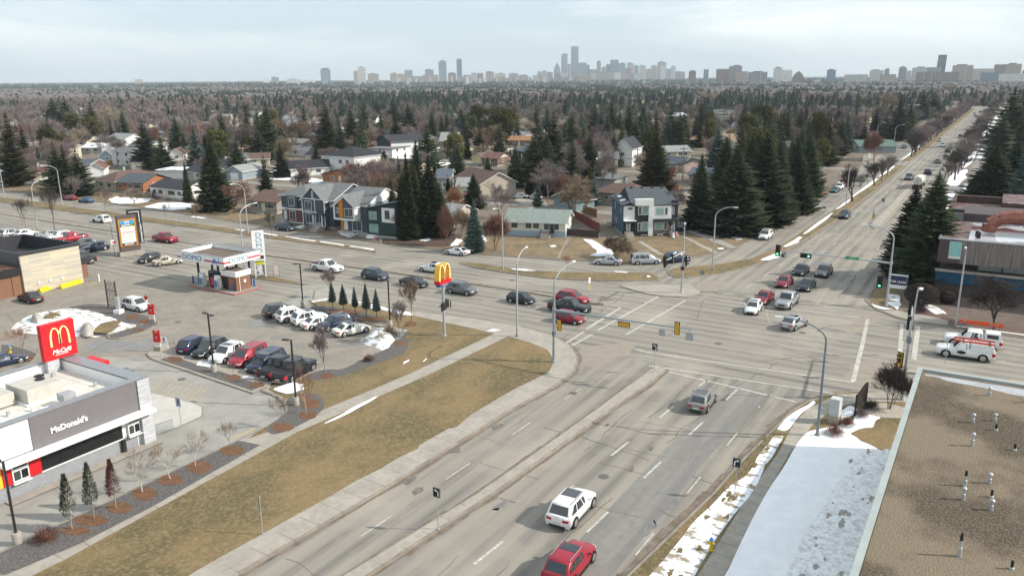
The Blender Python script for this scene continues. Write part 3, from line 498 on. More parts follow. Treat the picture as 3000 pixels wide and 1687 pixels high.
def car_parts(kind):
 if kind in CARM:return CARM[kind]
 Ln,W,zb,zh,zt_,zr,xa,xb_,xc,xd,wr,gc=SPEC[kind];h=W/2;f=Ln/2;out={}
 pk=kind in('pickup','singlecab')
 b=MB()
 bed=zt_
 rk=.14 if not pk else .03
 st=[(-f,.45,bed-.22,h*(.80-rk)),(-f+.07,.32,bed-.03,h*(.90-rk*.55)),(-f+.35,gc+.04,bed+.01,h*(.97-rk*.15)),(-f*.55,gc,bed+.0 if not pk else bed,h),(xd,gc,max(bed,zb)-.0,h),(0,gc,zb,h),(xa,gc,zb-.01,h*.995),(xa+.25,gc,zh+(zb-zh)*.55,h*.99),(f*.66,gc,zh+.0,h*.97),(f-.38,gc+.03,zh-.07,h*.94),(f-.12,.28,zh-.2 if not pk else zh-.10,h*(.88-rk*.6)),(f,.40,zh-.33 if not pk else zh-.28,h*(.74-rk))]
 st.sort(key=lambda q:q[0])
 rings=[]
 for x,z0,z1,w_ in st:
  mid=z0+(z1-z0)*.55
  half=[(0,z0),(w_*.84,z0),(w_*.96,z0+.10),(w_,mid-.12),(w_*.995,mid+.06),(w_*.965,z1-.10),(w_*.88,z1-.015),(w_*.5,z1+.02),(0,z1+.03)]
  r=[(x,y,z)for y,z in half]+[(x,-y,z)for y,z in reversed(half[1:-1])]
  rings.append(r)
 for r in rings:b.v+=r
 k=len(rings[0])
 for j in range(len(rings)-1):
  for i in range(k):i2=(i+1)%k;b.f.append((j*k+i,j*k+i2,(j+1)*k+i2,(j+1)*k+i));b.m.append(0)
 b.f.append(tuple(reversed(range(k))));b.m.append(0);b.f.append(tuple((len(rings)-1)*k+i for i in range(k)));b.m.append(0)
 b.box(-f*.62,f*.60,-h-.004,h+.004,gc,gc+.10,1)
 tw=h*(.80 if kind in('suv','bigsuv','van','pickup','singlecab')else .75);bw=h*.95;zc=zr-.06
 lo=[(xd,bw*.93),(xd+.35,bw),(xa-.35,bw),(xa,bw*.86)];hi=[(xc,tw*.93),(xc+.25,tw),(xb_-.2,tw),(xb_,tw*.92)]
 n=len(b.v)
 for(x,y)in lo:b.v+=[(x,y,zb-.04),(x,-y,zb-.04)]
 for(x,y)in hi:b.v+=[(x,y,zc),(x,-y,zc)]
 for i in range(3):
  a0,a1=n+2*i,n+2*i+2;c0,c1=n+8+2*i,n+8+2*i+2
  b.f.append((a1,a0,c0,c1));b.m.append(0);b.f.append((a0+1,a1+1,c1+1,c0+1));b.m.append(0)
 b.f.append((n,n+1,n+9,n+8));b.m.append(0);b.f.append((n+7,n+6,n+14,n+15));b.m.append(0)
 m_=len(b.v)
 for(x,y)in hi:b.v+=[(x,y*.94,zr-.022),(x,-y*.94,zr-.022)]
 for i_,sg in((0,1),(6,-1)):
  for j_,s_ in((0,1),(1,-1)):b.v[m_+i_+j_]=(hi[i_//2][0]+.06*sg,s_*hi[i_//2][1]*.9,zr-.035)
 m3=len(b.v)
 for i_,(x,y)in enumerate(hi):xx_=x+(.22 if i_==0 else-.22 if i_==3 else 0);b.v+=[(xx_,y*.66,zr),(xx_,-y*.66,zr)]
 for i in range(3):
  c0,c1=n+8+2*i,n+10+2*i;d0,d1=m_+2*i,m_+2*i+2
  e0,e1=m3+2*i,m3+2*i+2;b.f+=[(c1,c0,d0,d1),(c0+1,c1+1,d1+1,d0+1),(d1,d0,e0,e1),(d0+1,d1+1,e1+1,e0+1),(e1,e0,e0+1,e1+1)];b.m+=[0]*5
 b.f+=[(n+8,n+9,m_+1,m_),(n+15,n+14,m_+6,m_+7),(m_,m_+1,m3+1,m3),(m_+7,m_+6,m3+6,m3+7)];b.m+=[0]*4
 wx=(f*.63,-f*.60)
 for x in wx:
  for s_ in(1,-1):
   ce=[]
   for i in range(15):a=PI*i/14-.0;ce.append((x+(wr+.075)*math.cos(a),s_*(h+.006),wr+(wr+.075)*math.sin(a)))
   ce+=[(x-(wr+.075),s_*(h+.006),gc),(x+(wr+.075),s_*(h+.006),gc)]
   b.poly(ce if s_<0 else ce[::-1],1)
 if pk:
  x1=xd-.06;b.box(-f+.14,x1,-h*.80,h*.80,bed+.005,bed+.045,1)
  b.box(-f*.60,f*.60,-h-.05,-h+.02,gc+.02,gc+.10,1);b.box(-f*.60,f*.60,h-.02,h+.05,gc+.02,gc+.10,1)
 if kind in('suv','bigsuv','van'):
  for s_ in(1,-1):b.box(xc+.2,xb_-.15,s_*tw*.86-.025,s_*tw*.86+.025,zr-.02,zr+.045,2)
 out['body']=b.mesh('body_'+kind,[PAINT['white'],M_BLK,M_CHROME],52)
 def pane(q,off):
  vs=[Vector(p)for p in q];nn=(vs[1]-vs[0]).cross(vs[-1]-vs[0]).normalized();return[tuple(v+nn*off)for v in vs]
 def lerp(a,c,t):return tuple(a[i]*(1-t)+c[i]*t for i in range(3))
 def win(A,B,Cc,Dd,u0,u1,v0,v1):
  def pt(u,v):return lerp(lerp(A,B,u),lerp(Dd,Cc,u),v)
  return[pt(u0,v0),pt(u1,v0),pt(u1,v1),pt(u0,v1)]
 V=b.v
 g=MB();A,B,Cc,Dd=V[n+7],V[n+6],V[n+14],V[n+15];g.poly(pane(win(A,B,Cc,Dd,.04,.96,.07,.96),.012));out['windscreen']=g.mesh('windscreen',M_GLASS)
 g=MB();A,B,Cc,Dd=V[n],V[n+1],V[n+9],V[n+8];g.poly(pane(win(A,B,Cc,Dd,.08,.92,.14,.9),.012));out['rear_window']=g.mesh('rear_window',M_GLASS)
 for s_,nm in((0,'l'),(1,'r')):
  lo3=[V[n+2*i+s_]for i in range(4)];hi3=[V[n+8+2*i+s_]for i in range(4)]
  def P_(x,v):
   def on(L3):
    for i in range(3):
     if L3[i][0]-1e-6<=x<=L3[i+1][0]+1e-6:return lerp(L3[i],L3[i+1],(x-L3[i][0])/(L3[i+1][0]-L3[i][0]))
    return L3[0]if x<L3[0][0]else L3[3]
   p0=on(lo3);p1=on(hi3);return lerp(p0,p1,v)
  top0,top1=hi3[0][0]+.12,hi3[3][0]-.10;bt0,bt1=lo3[0][0]+.28,lo3[3][0]-.16
  if kind in('sedan','coupe'):bt0+=.05;top0+=.1
  if kind in('van','suv','bigsuv','hatch'):cuts=[0,.30,.64,1]
  elif kind=='singlecab':cuts=[0,1]
  else:cuts=[0,.48,1]
  for ci in range(len(cuts)-1):
   g=MB();e=.02;u0,u1=cuts[ci]+(e if ci else 0),cuts[ci+1]-(e if ci<len(cuts)-2 else 0)
   q=[P_(bt0+(bt1-bt0)*u0,.10),P_(bt0+(bt1-bt0)*u1,.10),P_(top0+(top1-top0)*u1,.92),P_(top0+(top1-top0)*u0,.92)]
   if s_==0:q=q[::-1]
   g.poly(pane(q,.014));out['side_window#%s%d'%(nm,ci)]=g.mesh('side_window',M_GLASS)
 g=MB();g.tube((0,-.11,0),(0,.10,0),wr,wr,18);out['_wheel']=g.mesh('wheel',M_TYRE,40)
 g=MB();g.tube((0,.098,0),(0,.118,0),wr*.68,wr*.60,14)
 for i in range(5):a=2*PI*i/5;g.quad((wr*.15*math.cos(a),.121,wr*.15*math.sin(a)),(wr*.55*math.cos(a-.22),.121,wr*.55*math.sin(a-.22)),(wr*.60*math.cos(a),.121,wr*.60*math.sin(a)),(wr*.55*math.cos(a+.22),.121,wr*.55*math.sin(a+.22)))
 out['_rim']=g.mesh('rim',M_RIM,40);out['_wx']=(wx,h,wr)
 zl=zh-.17 if not pk else zh-.24
 for s_ in(1,-1):
  g=MB();g.prism([(f-.34,s_*h*.935),(f-.12,s_*h*(.895-rk*.6)),(f-.004,s_*h*(.745-rk)),(f-.004,s_*h*(.50-rk*.5)),(f-.3,s_*h*.5)],zl-.20,zl-.09);out['headlight#%d'%s_]=g.mesh('headlight',M_HEAD)
  g=MB();zz=zt_-.24;hh=.34 if pk else .17
  g.prism([(-f-.012,s_*h*(.56-rk)if not pk else s_*h*.74),(-f-.012,s_*h*(.805-rk)),(-f+.06,s_*h*(.92-rk*.5)),(-f+.34,s_*h*(.985-rk*.15)),(-f+.34,s_*h*.6)],zz-hh*.5,zz+hh*.5);out['taillight#%d'%s_]=g.mesh('taillight',M_TAIL)
  g=MB();y=s_*(h+.09);g.box(xa-.42,xa-.24,min(y-.09,y+.09),max(y-.09,y+.09),zb+.0,zb+.15,0);out['mirror#%d'%s_]=g.mesh('mirror',[M_BLK])
 g=MB();g.box(f-.05,f+.012,-h*.40,h*.40,zl-.32 if not pk else .58,zl-.17 if not pk else zl-.06,0);g.box(f-.1,f+.006,-h*.54,h*.54,.30,.40,0);out['grille']=g.mesh('grille',M_BLK)
 g=MB();g.box(-f-.02,-f+.04,-.27,.27,.55,.68);out['licence_plate']=g.mesh('licence_plate',M_PLATE)
 g=MB();g.box(-f-.015,-f+.1,-h*.62,h*.62,.32,.46);out['rear_bumper']=g.mesh('rear_bumper',M_BLK if not pk else M_CHROME)
 CARM[kind]=out;return out
def make_car(kind,colr,label,cat,group,loc,rz,detail=2,sunroof=False,cap=False,name=None):
 pr=car_parts(kind);nm=name or{'pickup':'pickup_truck','singlecab':'pickup_truck','van':'minivan','suv':'suv','bigsuv':'suv','coupe':'suv'}.get(kind,'car')
 t=empty(nm,(loc[0],loc[1],loc[2]if len(loc)>2 else 0),rz,label,cat,group)
 o=link('body',pr['body'],t);o.material_slots[0].link='OBJECT';o.material_slots[0].material=PAINT[colr]
 for k_,me in pr.items():
  if k_[0]=='_' or k_=='body':continue
  base=k_.split('#')[0]
  if detail<2 and base in('mirror','licence_plate','grille','rear_bumper'):continue
  if cap and base=='rear_window':continue
  q=link(base,me,t)
  if base=='mirror' and detail>1:q.material_slots[0].link='OBJECT';q.material_slots[0].material=PAINT[colr]
 wx,h,wr=pr['_wx']
 for x in wx:
  for s_ in(1,-1):
   w_=link('wheel',pr['_wheel'],t,(x,s_*(h-.06),wr),0 if s_>0 else PI)
   if detail>1:link('rim',pr['_rim'],w_)
 Ln,W,zb,zh,zt_,zr,xa,xb_,xc,xd,wr_,gc=SPEC[kind]
 if sunroof:
  g=MB();tw=h*.58;g.box(xb_-(1.25 if sunroof>1 else .95),xb_-.15,-tw,tw,zr-.01,zr+.012);g.build('sunroof',M_GLASS,t)
 if cap:
  g=MB();f=Ln/2;tp=zr+.0 if kind=='pickup' else zr-.10
  n_=len(g.v);a=[(-f+.10,h*.93),(xd-.02,h*.93)];
  g.v+=[(-f+.1,-h*.93,zt_),(xd-.02,-h*.93,zt_),(xd-.02,h*.93,zt_),(-f+.1,h*.93,zt_),(-f+.28,-h*.78,tp),(xd-.12,-h*.78,tp),(xd-.12,h*.78,tp),(-f+.28,h*.78,tp)]
  for q in[(0,3,2,1),(4,5,6,7),(0,1,5,4),(1,2,6,5),(2,3,7,6),(3,0,4,7)]:g.f.append(q);g.m.append(0)
  g.build('canopy',PAINT['white'],t)
  if cap==2:
   for s_ in(1,-1):
    g=MB();q=[(-f+.45,s_*(h*.885+.01),zt_+.25),(xd-.25,s_*(h*.885+.01),zt_+.25),(xd-.25,s_*(h*.80+.012),tp-.12),(-f+.5,s_*(h*.80+.012),tp-.12)];g.poly(q if s_<0 else q[::-1]);g.build('canopy_window',M_GLASS,t)
 return t
def hd(p_rear,p_front):
 a=G(*p_rear);b_=G(*p_front);return math.atan2(b_[1]-a[1],b_[0]-a[0])
GM='vehicles moving or waiting on the main roads';GL='cars parked in the restaurant lot';GK='cars parked along the residential kerbs';GX='cars parked in front of the plaza';GF='distant cars on the far stretch of road'
def k3(a,b_,c_):return(c_[0]+a/c_[2],c_[1]+b_/c_[2])
cars=[((1676,1473),'bigsuv','white',2,GM,'white suv with big dark sunroof and roof rails, nearest lane pair, driving away','suv',2,0),((1671,1634),'suv','red',2,GM,'bright red suv cut by the bottom edge of the photo, with sunroof and silver rails','suv',1,0),((2058,1166),'coupe','greysilver',3,GM,'metallic silver grey suv with dark glass roof waiting near the stop line','suv',2,0),((2327,941),'coupe','silver',-14,GM,'silver sloping-back suv with full-width red tail light in the intersection','suv',1,0),((2207,897),'hatch','white',184,GM,'small white hatchback leading the oncoming queue into the intersection','car',1,0),((2239,868),'sedan','darkred',178,GM,'dark red sedan directly behind the small white hatchback','car',0,0),((2307,874),'pickup','silver',178,GM,'silver pickup with big black grille at the front of the turning lane','pickup truck',0,0),((2298,822),'sedan','darkred',179,GM,'dark red sedan second in its lane, between two black cars','car',0,0),((2364,832),'sedan','black',178,GM,'black sedan right behind the silver pickup','car',0,0),((2347,788),'sedan','black',179,GM,'black soft-top car behind the second dark red sedan','car',0,0),((2414,791),'suv','grey',178,GM,'dark grey suv last in the queue beside the yellow centre line','suv',0,0),((2475,627),'suv','slate',180,GM,'slate grey suv approaching alone near the grass verge','suv',0,0),((2243,686),'suv','white',181,GK,'white suv parked at the corner below the big dark spruces','suv',1,0),((2446,555),'sedan','green',180,GK,'grey green car, first of the row parked beside the side road','car',0,0),((2460,545),'suv','white',180,GK,'white suv parked between the grey green car and red pickup','suv',0,0),((2473,535),'pickup','red',180,GK,'red pickup parked behind the white suv on the side road','pickup truck',0,0),((2498,522),'suv','grey',0,GK,'grey suv furthest of the row behind the red pickup','suv',0,0),((2648,429),'sedan','green',180,GK,'dark green sedan parked beside a small snow patch on the side road','car',0,0),((2664,517),'pickup','grey',180,GM,'grey pickup meeting the tanker truck on the far road','pickup truck',0,0),((2719,502),'suv','navy',0,GM,'blue suv driving away beyond the tanker truck','suv',0,0),((2748,472),'suv','grey',0,GF,'dark suv driving away, second beyond the tanker','suv',0,0),((2777,440),'suv','black',0,GF,'black suv driving away opposite the white suv','suv',0,0),((2762,424),'suv','white',180,GF,'white suv coming closer on the far road','suv',0,0),((2754,410),'sedan','silver',180,GF,'pale silver car right behind the oncoming white suv','car',0,0),((2814,398),'suv','black',0,GF,'black suv driving away between the far tree rows','suv',0,0),((2872,328),'suv','grey',0,GF,'dark car at the far end of the road beside the right verge','car',0,0),((2857,339),'sedan','black',180,GF,'nearer one of two tiny dark cars at the far end of the road','car',0,0),((2855,331),'sedan','grey',180,GF,'farther one of two tiny dark cars at the far end of the road','car',0,0),((2843,319),'sedan','grey',180,GF,'farthest tiny dark car near the left verge','car',0,0),((2846,549),'suv','grey',0,GK,'dark suv parked on the snowy service road behind the brown building, farther of two','suv',0,0),((2838,568),'bigsuv','slate',0,GK,'dark pickup-sized suv parked just above the brown building roof, nearer of two','suv',0,0),((2889,431),'suv','silver',180,GK,'silver suv first of three parked under the right-hand spruces','suv',0,0),((2892,420),'sedan','white',180,GK,'white car in the middle of three parked under the right-hand spruces','car',0,0),((2898,409),'sedan','navy',180,GK,'dark car last of three parked under the right-hand spruces','car',0,0),((2828,1022),'singlecab','white',92,GM,'white work pickup with service canopy and red ladder on its roof','pickup truck',0,1),((2850,990),'pickup','white',92,GM,'white pickup with windowed canopy just behind the ladder truck','pickup truck',0,2),((958,777),'pickup','white',-90,GM,'white crew cab pickup driving right in front of the petrol station','pickup truck',0,0),((1100,802),'suv','slate',-90,GM,'slate blue boxy suv following behind the white pickup queue','suv',0,0),((1213,824),'sedan','black',-90,GM,'black sedan driving between the slate blue suv and the arches sign','car',0,0),((1353,843),'suv','grey',-90,GM,'dark grey wagon just right of the yellow arches sign','suv',0,0),((1266,782),'coupe','white',90,GM,'white suv with dark glass roof driving left behind the yellow arches','suv',2,0),((1340,734),'sedan','white',90,GK,'white sedan with black roof parked beside the blue spruce','car',2,0),((838,663),'suv','slate',-90,GK,'dark suv parked at the kerb before the grey townhouses','suv',0,0),((1527,871),'hatch','black',-90,GM,'black hatchback behind the tall grey lamp post','car',0,0),((1677,869),'suv','red',-90,GM,'red suv half hidden behind the black pickup','suv',0,0),((1668,893),'pickup','black',-90,GM,'black pickup waiting between the two red cars','pickup truck',0,0),((1667,927),'hatch','darkred',-90,GM,'dark red hatchback waiting nearest the traffic signal pole','car',0,0),((1781,762),'sedan','silver',108,GK,'silver sedan parked in front of the bare bush','car',0,0),((1891,757),'van','silver',-54,GK,'silver minivan with black windows parked between silver sedan and navy suv','minivan',0,0),((1984,752),'suv','navy',-38,GK,'navy suv parked in front of the modern black and white house','suv',0,0),((297,640),'suv','white',90,GM,'white suv driving left behind the plaza pylon sign','suv',0,0),((484,694),'pickup','red',-90,GM,'red pickup with white snow-bright bonnet driving right past the pylon sign','pickup truck',0,0),((436,754),'hatch','black',((478,753),(395,772)),GX,'black car parked left of the beige sedan near the station','car',0,0),((490,762),'sedan','beige',((457,777),(528,768)),GX,'beige sedan parked beside the black car near the station','car',0,0),((278,722),'suv','navy',((312,728),(242,738)),GX,'dark blue suv parked nearest the pylon sign base','suv',0,0),((243,712),'suv','grey',((275,716),(210,724)),GX,'grey suv parked between the dark blue suv and the red pickup','suv',0,0),((208,694),'pickup','red',((238,706),(170,716)),GX,'red pickup with snow-white bonnet parked behind the black parapet','pickup truck',0,0),((175,690),'suv','white',((200,700),(140,708)),GX,'white suv parked left of the red pickup behind the parapet','suv',0,0),((140,686),'sedan','silver',((165,695),(110,702)),GX,'silver car with white bonnet, third from the left behind the parapet','car',0,0),((76,682),'coupe','white',((50,694),(105,684)),GX,'white crossover, second from the left edge behind the plaza','suv',0,0),((33,681),'suv','silver',((10,694),(65,684)),GX,'silver suv at the left photo edge behind the plaza','suv',0,0),((240,752),'pickup','black',90,GX,'black pickup whose end sticks out behind the striped plaza wall','pickup truck',0,0),((88,868),'sedan','black',((112,884),(58,868)),GX,'black sedan nosed in against the yellow barriers at the brick wall','car',0,0),((400,889),'suv','white',((365,895),(424,908)),GX,'white suv waiting at the drive-through menu island','suv',0,0),((6,1052),'sedan','navy',((-20,1062),(30,1050)),GX,'dark blue car at the left photo edge above the restaurant roof','car',0,0),((2006,662),'suv','black',180,GK,'black suv on the driveway right of the modern house','suv',0,0),((1521,574),'sedan','silver',120,GK,'silver car on the back drive, nearer the grey gabled house','car',0,0),((1567,576),'sedan','silver',70,GK,'silver sedan on the back drive beside the tall bushes','car',0,0),((205,578),'sedan','darkred',90,GK,'red car parked on the service road left of the blue car','car',0,0),((252,585),'sedan','blue',90,GK,'blue car parked on the service road right of the red car','car',0,0)]
AX1=10.;AX2=-19.
lot=[((573,1004),'suv','navy',AX1,'blue suv with roof rails at the left end of the lower parking row'),((615,1016),'suv','black',AX1+180,'black suv next to the blue one in the lower row, facing the lamp post'),((666,1030),'suv','white',AX1+180,'white suv in the lower parking row between black suv and red minivan'),((726,1037),'van','red',AX1+180,'red minivan in the lower parking row'),((778,1054),'van','navy',AX1+180,'dark navy minivan between the red minivan and the black pickups'),((821,1066),'pickup','black',AX1,'black pickup with covered bed, inner one of the pair at the row end'),((863,1076),'pickup','black',AX1,'black pickup with chrome wheels at the right end of the lower row'),((822,905),'suv','black',AX2,'dark charcoal suv at the left end of the upper parking row'),((861,917),'suv','white',AX2,'white suv second in the upper row beside the charcoal suv'),((906,926),'suv','white',AX2,'white suv third in the upper row between white cars'),((934,941),'sedan','white',AX2,'white sedan left of the purple blue suv in the upper row'),((982,942),'suv','navy',AX2+180,'purple blue suv facing the camera in the upper row'),((1029,960),'sedan','pearl',AX2,'cream white sedan at the right end of the upper row')]
for p,k_,c_,a_,lb in lot:cars.append((p,k_,c_,a_,GL,lb,{'van':'minivan','pickup':'pickup truck','suv':'suv'}.get(k_,'car'),1 if 'white suv third' in lb or 'cream' in lb or 'red minivan' in lb else 0,0))
CARXY=[];VEH=[]
for p,k_,c_,a_,g_,lb,ct,sr_,cp_ in cars:
 hz=SPEC[k_][5]*.5;x,y=G(p[0],p[1],hz)
 rz=R(a_)if not isinstance(a_,tuple)else hd(*a_)
 z0=.0
 if x>121 and y>53 and x<175 and y<95:z0=.10
 if x>200 and y<8:z0=.10
 d=math.hypot(x,y);o=make_car(k_,c_,lb,ct,g_,(x,y,z0),rz,2 if d<190 else 1,sr_,cp_);CARXY.append((x,y));VEH.append((o,lb))
 if 'ladder' in lb and 'red ladder' in lb:
  t=empty('ladder',(x,y,z0+1.90),rz,'red extension ladder strapped on the white work pickup roof','ladder');g=MB()
  for s_ in(-.75,-.45,.45,.75):g.box(-2.7,1.2,s_-.025,s_+.025,.02,.12)
  for i in range(13):g.box(-2.6+i*.3,-2.56+i*.3,-.75,-.45,.04,.08);g.box(-2.6+i*.3,-2.56+i*.3,.45,.75,.04,.08)
  g.build('rails',mat('ladder_red',(.55,.05,.02),.5),t);g=MB();g.box(-2.3,-2.2,-.85,.85,-.04,.03);g.box(.2,.3,-.85,.85,-.04,.03);g.build('rack',M_BLK,t)
  g=MB();g.lathe([(.34,0),(.34,.01)],18);q=g.mesh('door_emblem',M_BLK);q.transform(Matrix.Translation((.35,SPEC['singlecab'][1]/2+.012,.82))@Matrix.Rotation(-PI/2,4,'X')@Matrix.Diagonal((1.3,.55,1,1)));link('emblem',q,o)
x,y=G(2692,533,1.6);t=empty('tanker_truck',(x,y,0),0,'tanker truck with cream cylindrical tank seen from behind on the far road','truck',GM)
g=MB();g.lathe([(.2,-4.0),(1.1,-3.9),(1.25,-3.4),(1.25,2.4),(1.1,2.9),(.2,3.0)],20);q=g.mesh('tank',mat('tank_cream',(.62,.6,.52),.4),40);q.transform(Matrix.Translation((0,0,2.25))@Matrix.Rotation(PI/2,4,'Y'));link('tank',q,t)
g=MB();g.box(-4,6.5,-1.0,1.0,.75,1.0);g.box(-4.1,-3.9,-1.2,1.2,.5,.9);g.build('chassis',M_BLK,t)
g=MB();g.box(3.3,5.3,-1.2,1.2,.9,3.0);g.box(5.3,6.8,-1.1,1.1,.8,1.9);g.build('cab',PAINT['white'],t);box_part(t,'windscreen',M_GLASS,5.28,5.33,-1.05,1.05,2.0,2.8)
for wx_ in(-3.2,-2.0,5.6):
 for s_ in(1,-1):g=MB();g.tube((0,-.2,0),(0,.2,0),.52,.52,16);g.build('wheel',M_TYRE,t,(wx_,s_*1.0,.52))
for s_ in(1,-1):box_part(t,'taillight',M_TAIL,-4.16,-4.1,s_*1.0-.12,s_*1.0+.12,.62,.8)
for i in range(1,3):g=MB();g.box(-4.0,-3.9,-.1,.1,1.3,3.2);
g.build('ladder',M_CHROME,t)
# ------------------------------------------------------------------ lamps, signals, signs
M_GALV=mat('galvanised_steel',(.44,.455,.46),.5,(.36,.375,.385),1.5,metal=.3);M_GALVD=mat('galvanised_dark',(.20,.24,.26),.5,(.16,.19,.21),1.5,metal=.2);M_POLEB=mat('black_pole',(.02,.02,.022),.45)
M_SIGY=mat('signal_yellow',(.62,.36,.03),.5);M_SIGB=mat('signal_black',(.018,.018,.018),.6);M_GRN=mat('green_signal',(.1,.8,.4),.4,emit=(.12,1,.45,2.2));M_LENS=mat('dark_lens',(.05,.01,.01),.4)
M_WHT=mat('white_sign',(.80,.80,.79),.5,(.74,.74,.73));M_LEDW=mat('lamp_lens',(.75,.77,.78),.3)
def lamp(px,py,pyt,armdir,reach,label,hh=10.2,name='street_lamp',m_=None,zb=.12,drop=1.7):
 x,y=G(px,py,zb);m_=m_ or M_GALV
 t=empty(name,(x,y,zb),0,label,'street lamp','street lamps');a=R(armdir)
 g=MB();g.tube((0,0,0),(0,0,hh-drop),.13,.085,10);g.build('pole',m_,t,smooth=40)
 g=MB();pts=[];
 for i in range(9):u=i/8*PI/2;pts.append((math.cos(a)*reach*(1-math.cos(u)),math.sin(a)*reach*(1-math.cos(u)),hh-drop+drop*math.sin(u)))
 g.path(pts,[.085-.004*i for i in range(9)],8);g.build('arm',m_,t,smooth=40)
 e=Vector(pts[-1]);g=MB();g.prism([(-.1,-.09),(.55,-.13),(.62,0),(.55,.13),(-.1,.09)],-.05,.07);o=g.build('lamp_head',M_LEDW,t);o.location=e;o.rotation_euler=(0,0,a)
 g=MB();g.lathe([(.24,0),(.24,.06),(.17,.1),(.14,.25)],12);g.build('base',M_KERB,t)
 return t
lamp(1515,985,718,10,3.0,'tall pale lamp post on the lawn tip beside the road corner')
lamp(1473,788,613,185,2.6,'pale lamp post in front of the light blue bungalow')
lamp(2087,790,616,-85,2.8,'pale lamp post on the verge right of the modern house')
lamp(716,783,596,0,3.2,'pale lamp post rising behind the petrol station canopy')
lamp(727,683,540,180,2.8,'pale lamp post on the far verge above the petrol station sign')
lamp(111,672,528,0,3,'lamp post beside the white cars behind the plaza')
lamp(183,603,482,180,3.4,'lamp post before the clump of three dark spruces')
lamp(14,584,470,180,3,'lamp post at the left photo edge')
lamp(2394,1275,945,100,3.6,'dark grey lamp post standing in the snow near the utility cabinet',m_=M_GALVD)
lamp(2799,958,716,180,2.6,'pale lamp post before the brown building with blue band',hh=10.4)
for i,(px,py,ad)in enumerate(((2478,602,-90),(2566,430,-90),(2617,440,-90),(2822,494,90),(2755,392,90))):lamp(px,py,0,ad,2.6,['slim lamp post beside the big bare elm on the verge','slim lamp post by the green-roofed house','slim lamp post near the first long tree row','slim lamp post at the snowy service road mouth','slim lamp post midway along the far tree row'][i],zb=.12)
def lotlamp(px,py,h_,dirs,label,zb=.13):
 x,y=G(px,py,zb);t=empty('parking_lot_lamp',(x,y,zb),0,label,'lamp post','black parking lot lamps')
 g=MB();g.lathe([(.30,0),(.30,.75),(.27,.8)],16);g.build('base',M_CONC,t,smooth=40)
 box_part(t,'pole',M_POLEB,-.065,.065,-.065,.065,.8,h_)
 for a in dirs:a=R(a);g=MB();g.box(0,.45,-.03,.03,-.03,.03);g.box(.35,.95,-.17,.17,-.05,.05);o=g.build('lamp_head',M_POLEB,t);o.location=(0,0,h_-.06);o.rotation_euler=(0,0,a)
 return t
lotlamp(627,1088,6.4,(80,-100),'black double-headed lamp between the lower row cars, with a small sign')
lotlamp(868,1186,6.5,(100,),'black single-headed lamp on concrete base beside the black pickups')
lotlamp(888,898,6.0,(120,),'black lamp post at the entrance behind the charcoal suv')
lotlamp(1143,956,6.0,(110,),'black lamp post right of the five small conifers')
lotlamp(52,1590,6.0,(100,),'black lamp post cut by the left photo edge at the drive-through')
def signal(parent,p,face,horizontal=False,back=M_SIGY,lit=False,scale=1.):
 "three lens head; face = direction the lenses look, deg"
 s_=scale;L3=1.1*s_;w_=.36*s_;t=bpy.data.objects.new('signal_head',None)
 g=MB();g.box(-.10*s_,.10*s_,-w_/2,w_/2,-L3/2,L3/2,0);body=g.mesh('signal_head',back)
 t=link('signal_head',body,parent)
 g=MB();bw=w_*1.5;g.box(.02,.045,-bw/2,bw/2,-L3/2-.1*s_,L3/2+.1*s_);link('backplate',g.mesh('backplate',M_SIGB),t)
 for i,z in enumerate((L3*.32,0,-L3*.32)):
  g=MB();g.tube((.10*s_,0,z),(.125*s_,0,z),.13*s_,.13*s_,12);link('lens',g.mesh('lens',M_GRN if(lit and i==2)else M_LENS),t)
  g=MB();k_=9;n0=len(g.v)
  for j in range(k_):a=PI*j/(k_-1);g.v+=[(.10*s_,.15*s_*math.cos(a),z+.15*s_*math.sin(a)),(.34*s_,.15*s_*math.cos(a),z+.13*s_*math.sin(a))]
  for j in range(k_-1):g.f.append((n0+2*j,n0+2*j+1,n0+2*j+3,n0+2*j+2));g.m.append(0)
  link('visor',g.mesh('visor',M_SIGB),t)
 t.location=p;t.rotation_euler=(PI/2 if horizontal else 0,0,R(face));
 if horizontal:t.rotation_mode='XYZ';t.matrix_local=Matrix.Translation(p)@Matrix.Rotation(R(face),4,'Z')@Matrix.Rotation(PI/2,4,'X')
 return t
def arrow_plate(parent,p,face,kind,w_=.6,h_=.75,back=M_SIGB,fg=M_WHT):
 "black plate with a white turning arrow"
 g=MB();g.box(-.015,.015,-w_/2,w_/2,-h_/2,h_/2);o=link('sign_plate',g.mesh('sign_plate',back),parent);o.location=p;o.rotation_euler=(0,0,R(face))
 g=MB();x=.02;s_=1 if kind=='left' else-1;k=h_/.75
 cur=[(.14,-.26),(.14,.0),(.10,.10),(.02,.15),(-.06,.16)]
 for i in range(4):
  (a,b_),(c_,d)=cur[i],cur[i+1];dx,dy=c_-a,d-b_;l_=math.hypot(dx,dy);nx,ny=-dy/l_*.045,dx/l_*.045
  q=[(a-nx,b_-ny),(c_-nx,d-ny),(c_+nx,d+ny),(a+nx,b_+ny)];g.poly([(x,s_*u*k,v*k)for u,v in q])
 g.poly([(x,s_*u*k,v*k)for u,v in[(-.04,.05),(-.20,.16),(-.04,.27)]])
 q=link('arrow',g.mesh('arrow',fg),o);
 fr=MB();
 for(y0,y1,z0,z1)in((-w_/2,w_/2,h_/2-.03,h_/2-.01),(-w_/2,w_/2,-h_/2+.01,-h_/2+.03),(-w_/2+.01,-w_/2+.03,-h_/2,h_/2),(w_/2-.03,w_/2-.01,-h_/2,h_/2)):fr.box(.016,.019,y0,y1,z0,z1)
 link('border',fr.mesh('border',fg),o)
 return o
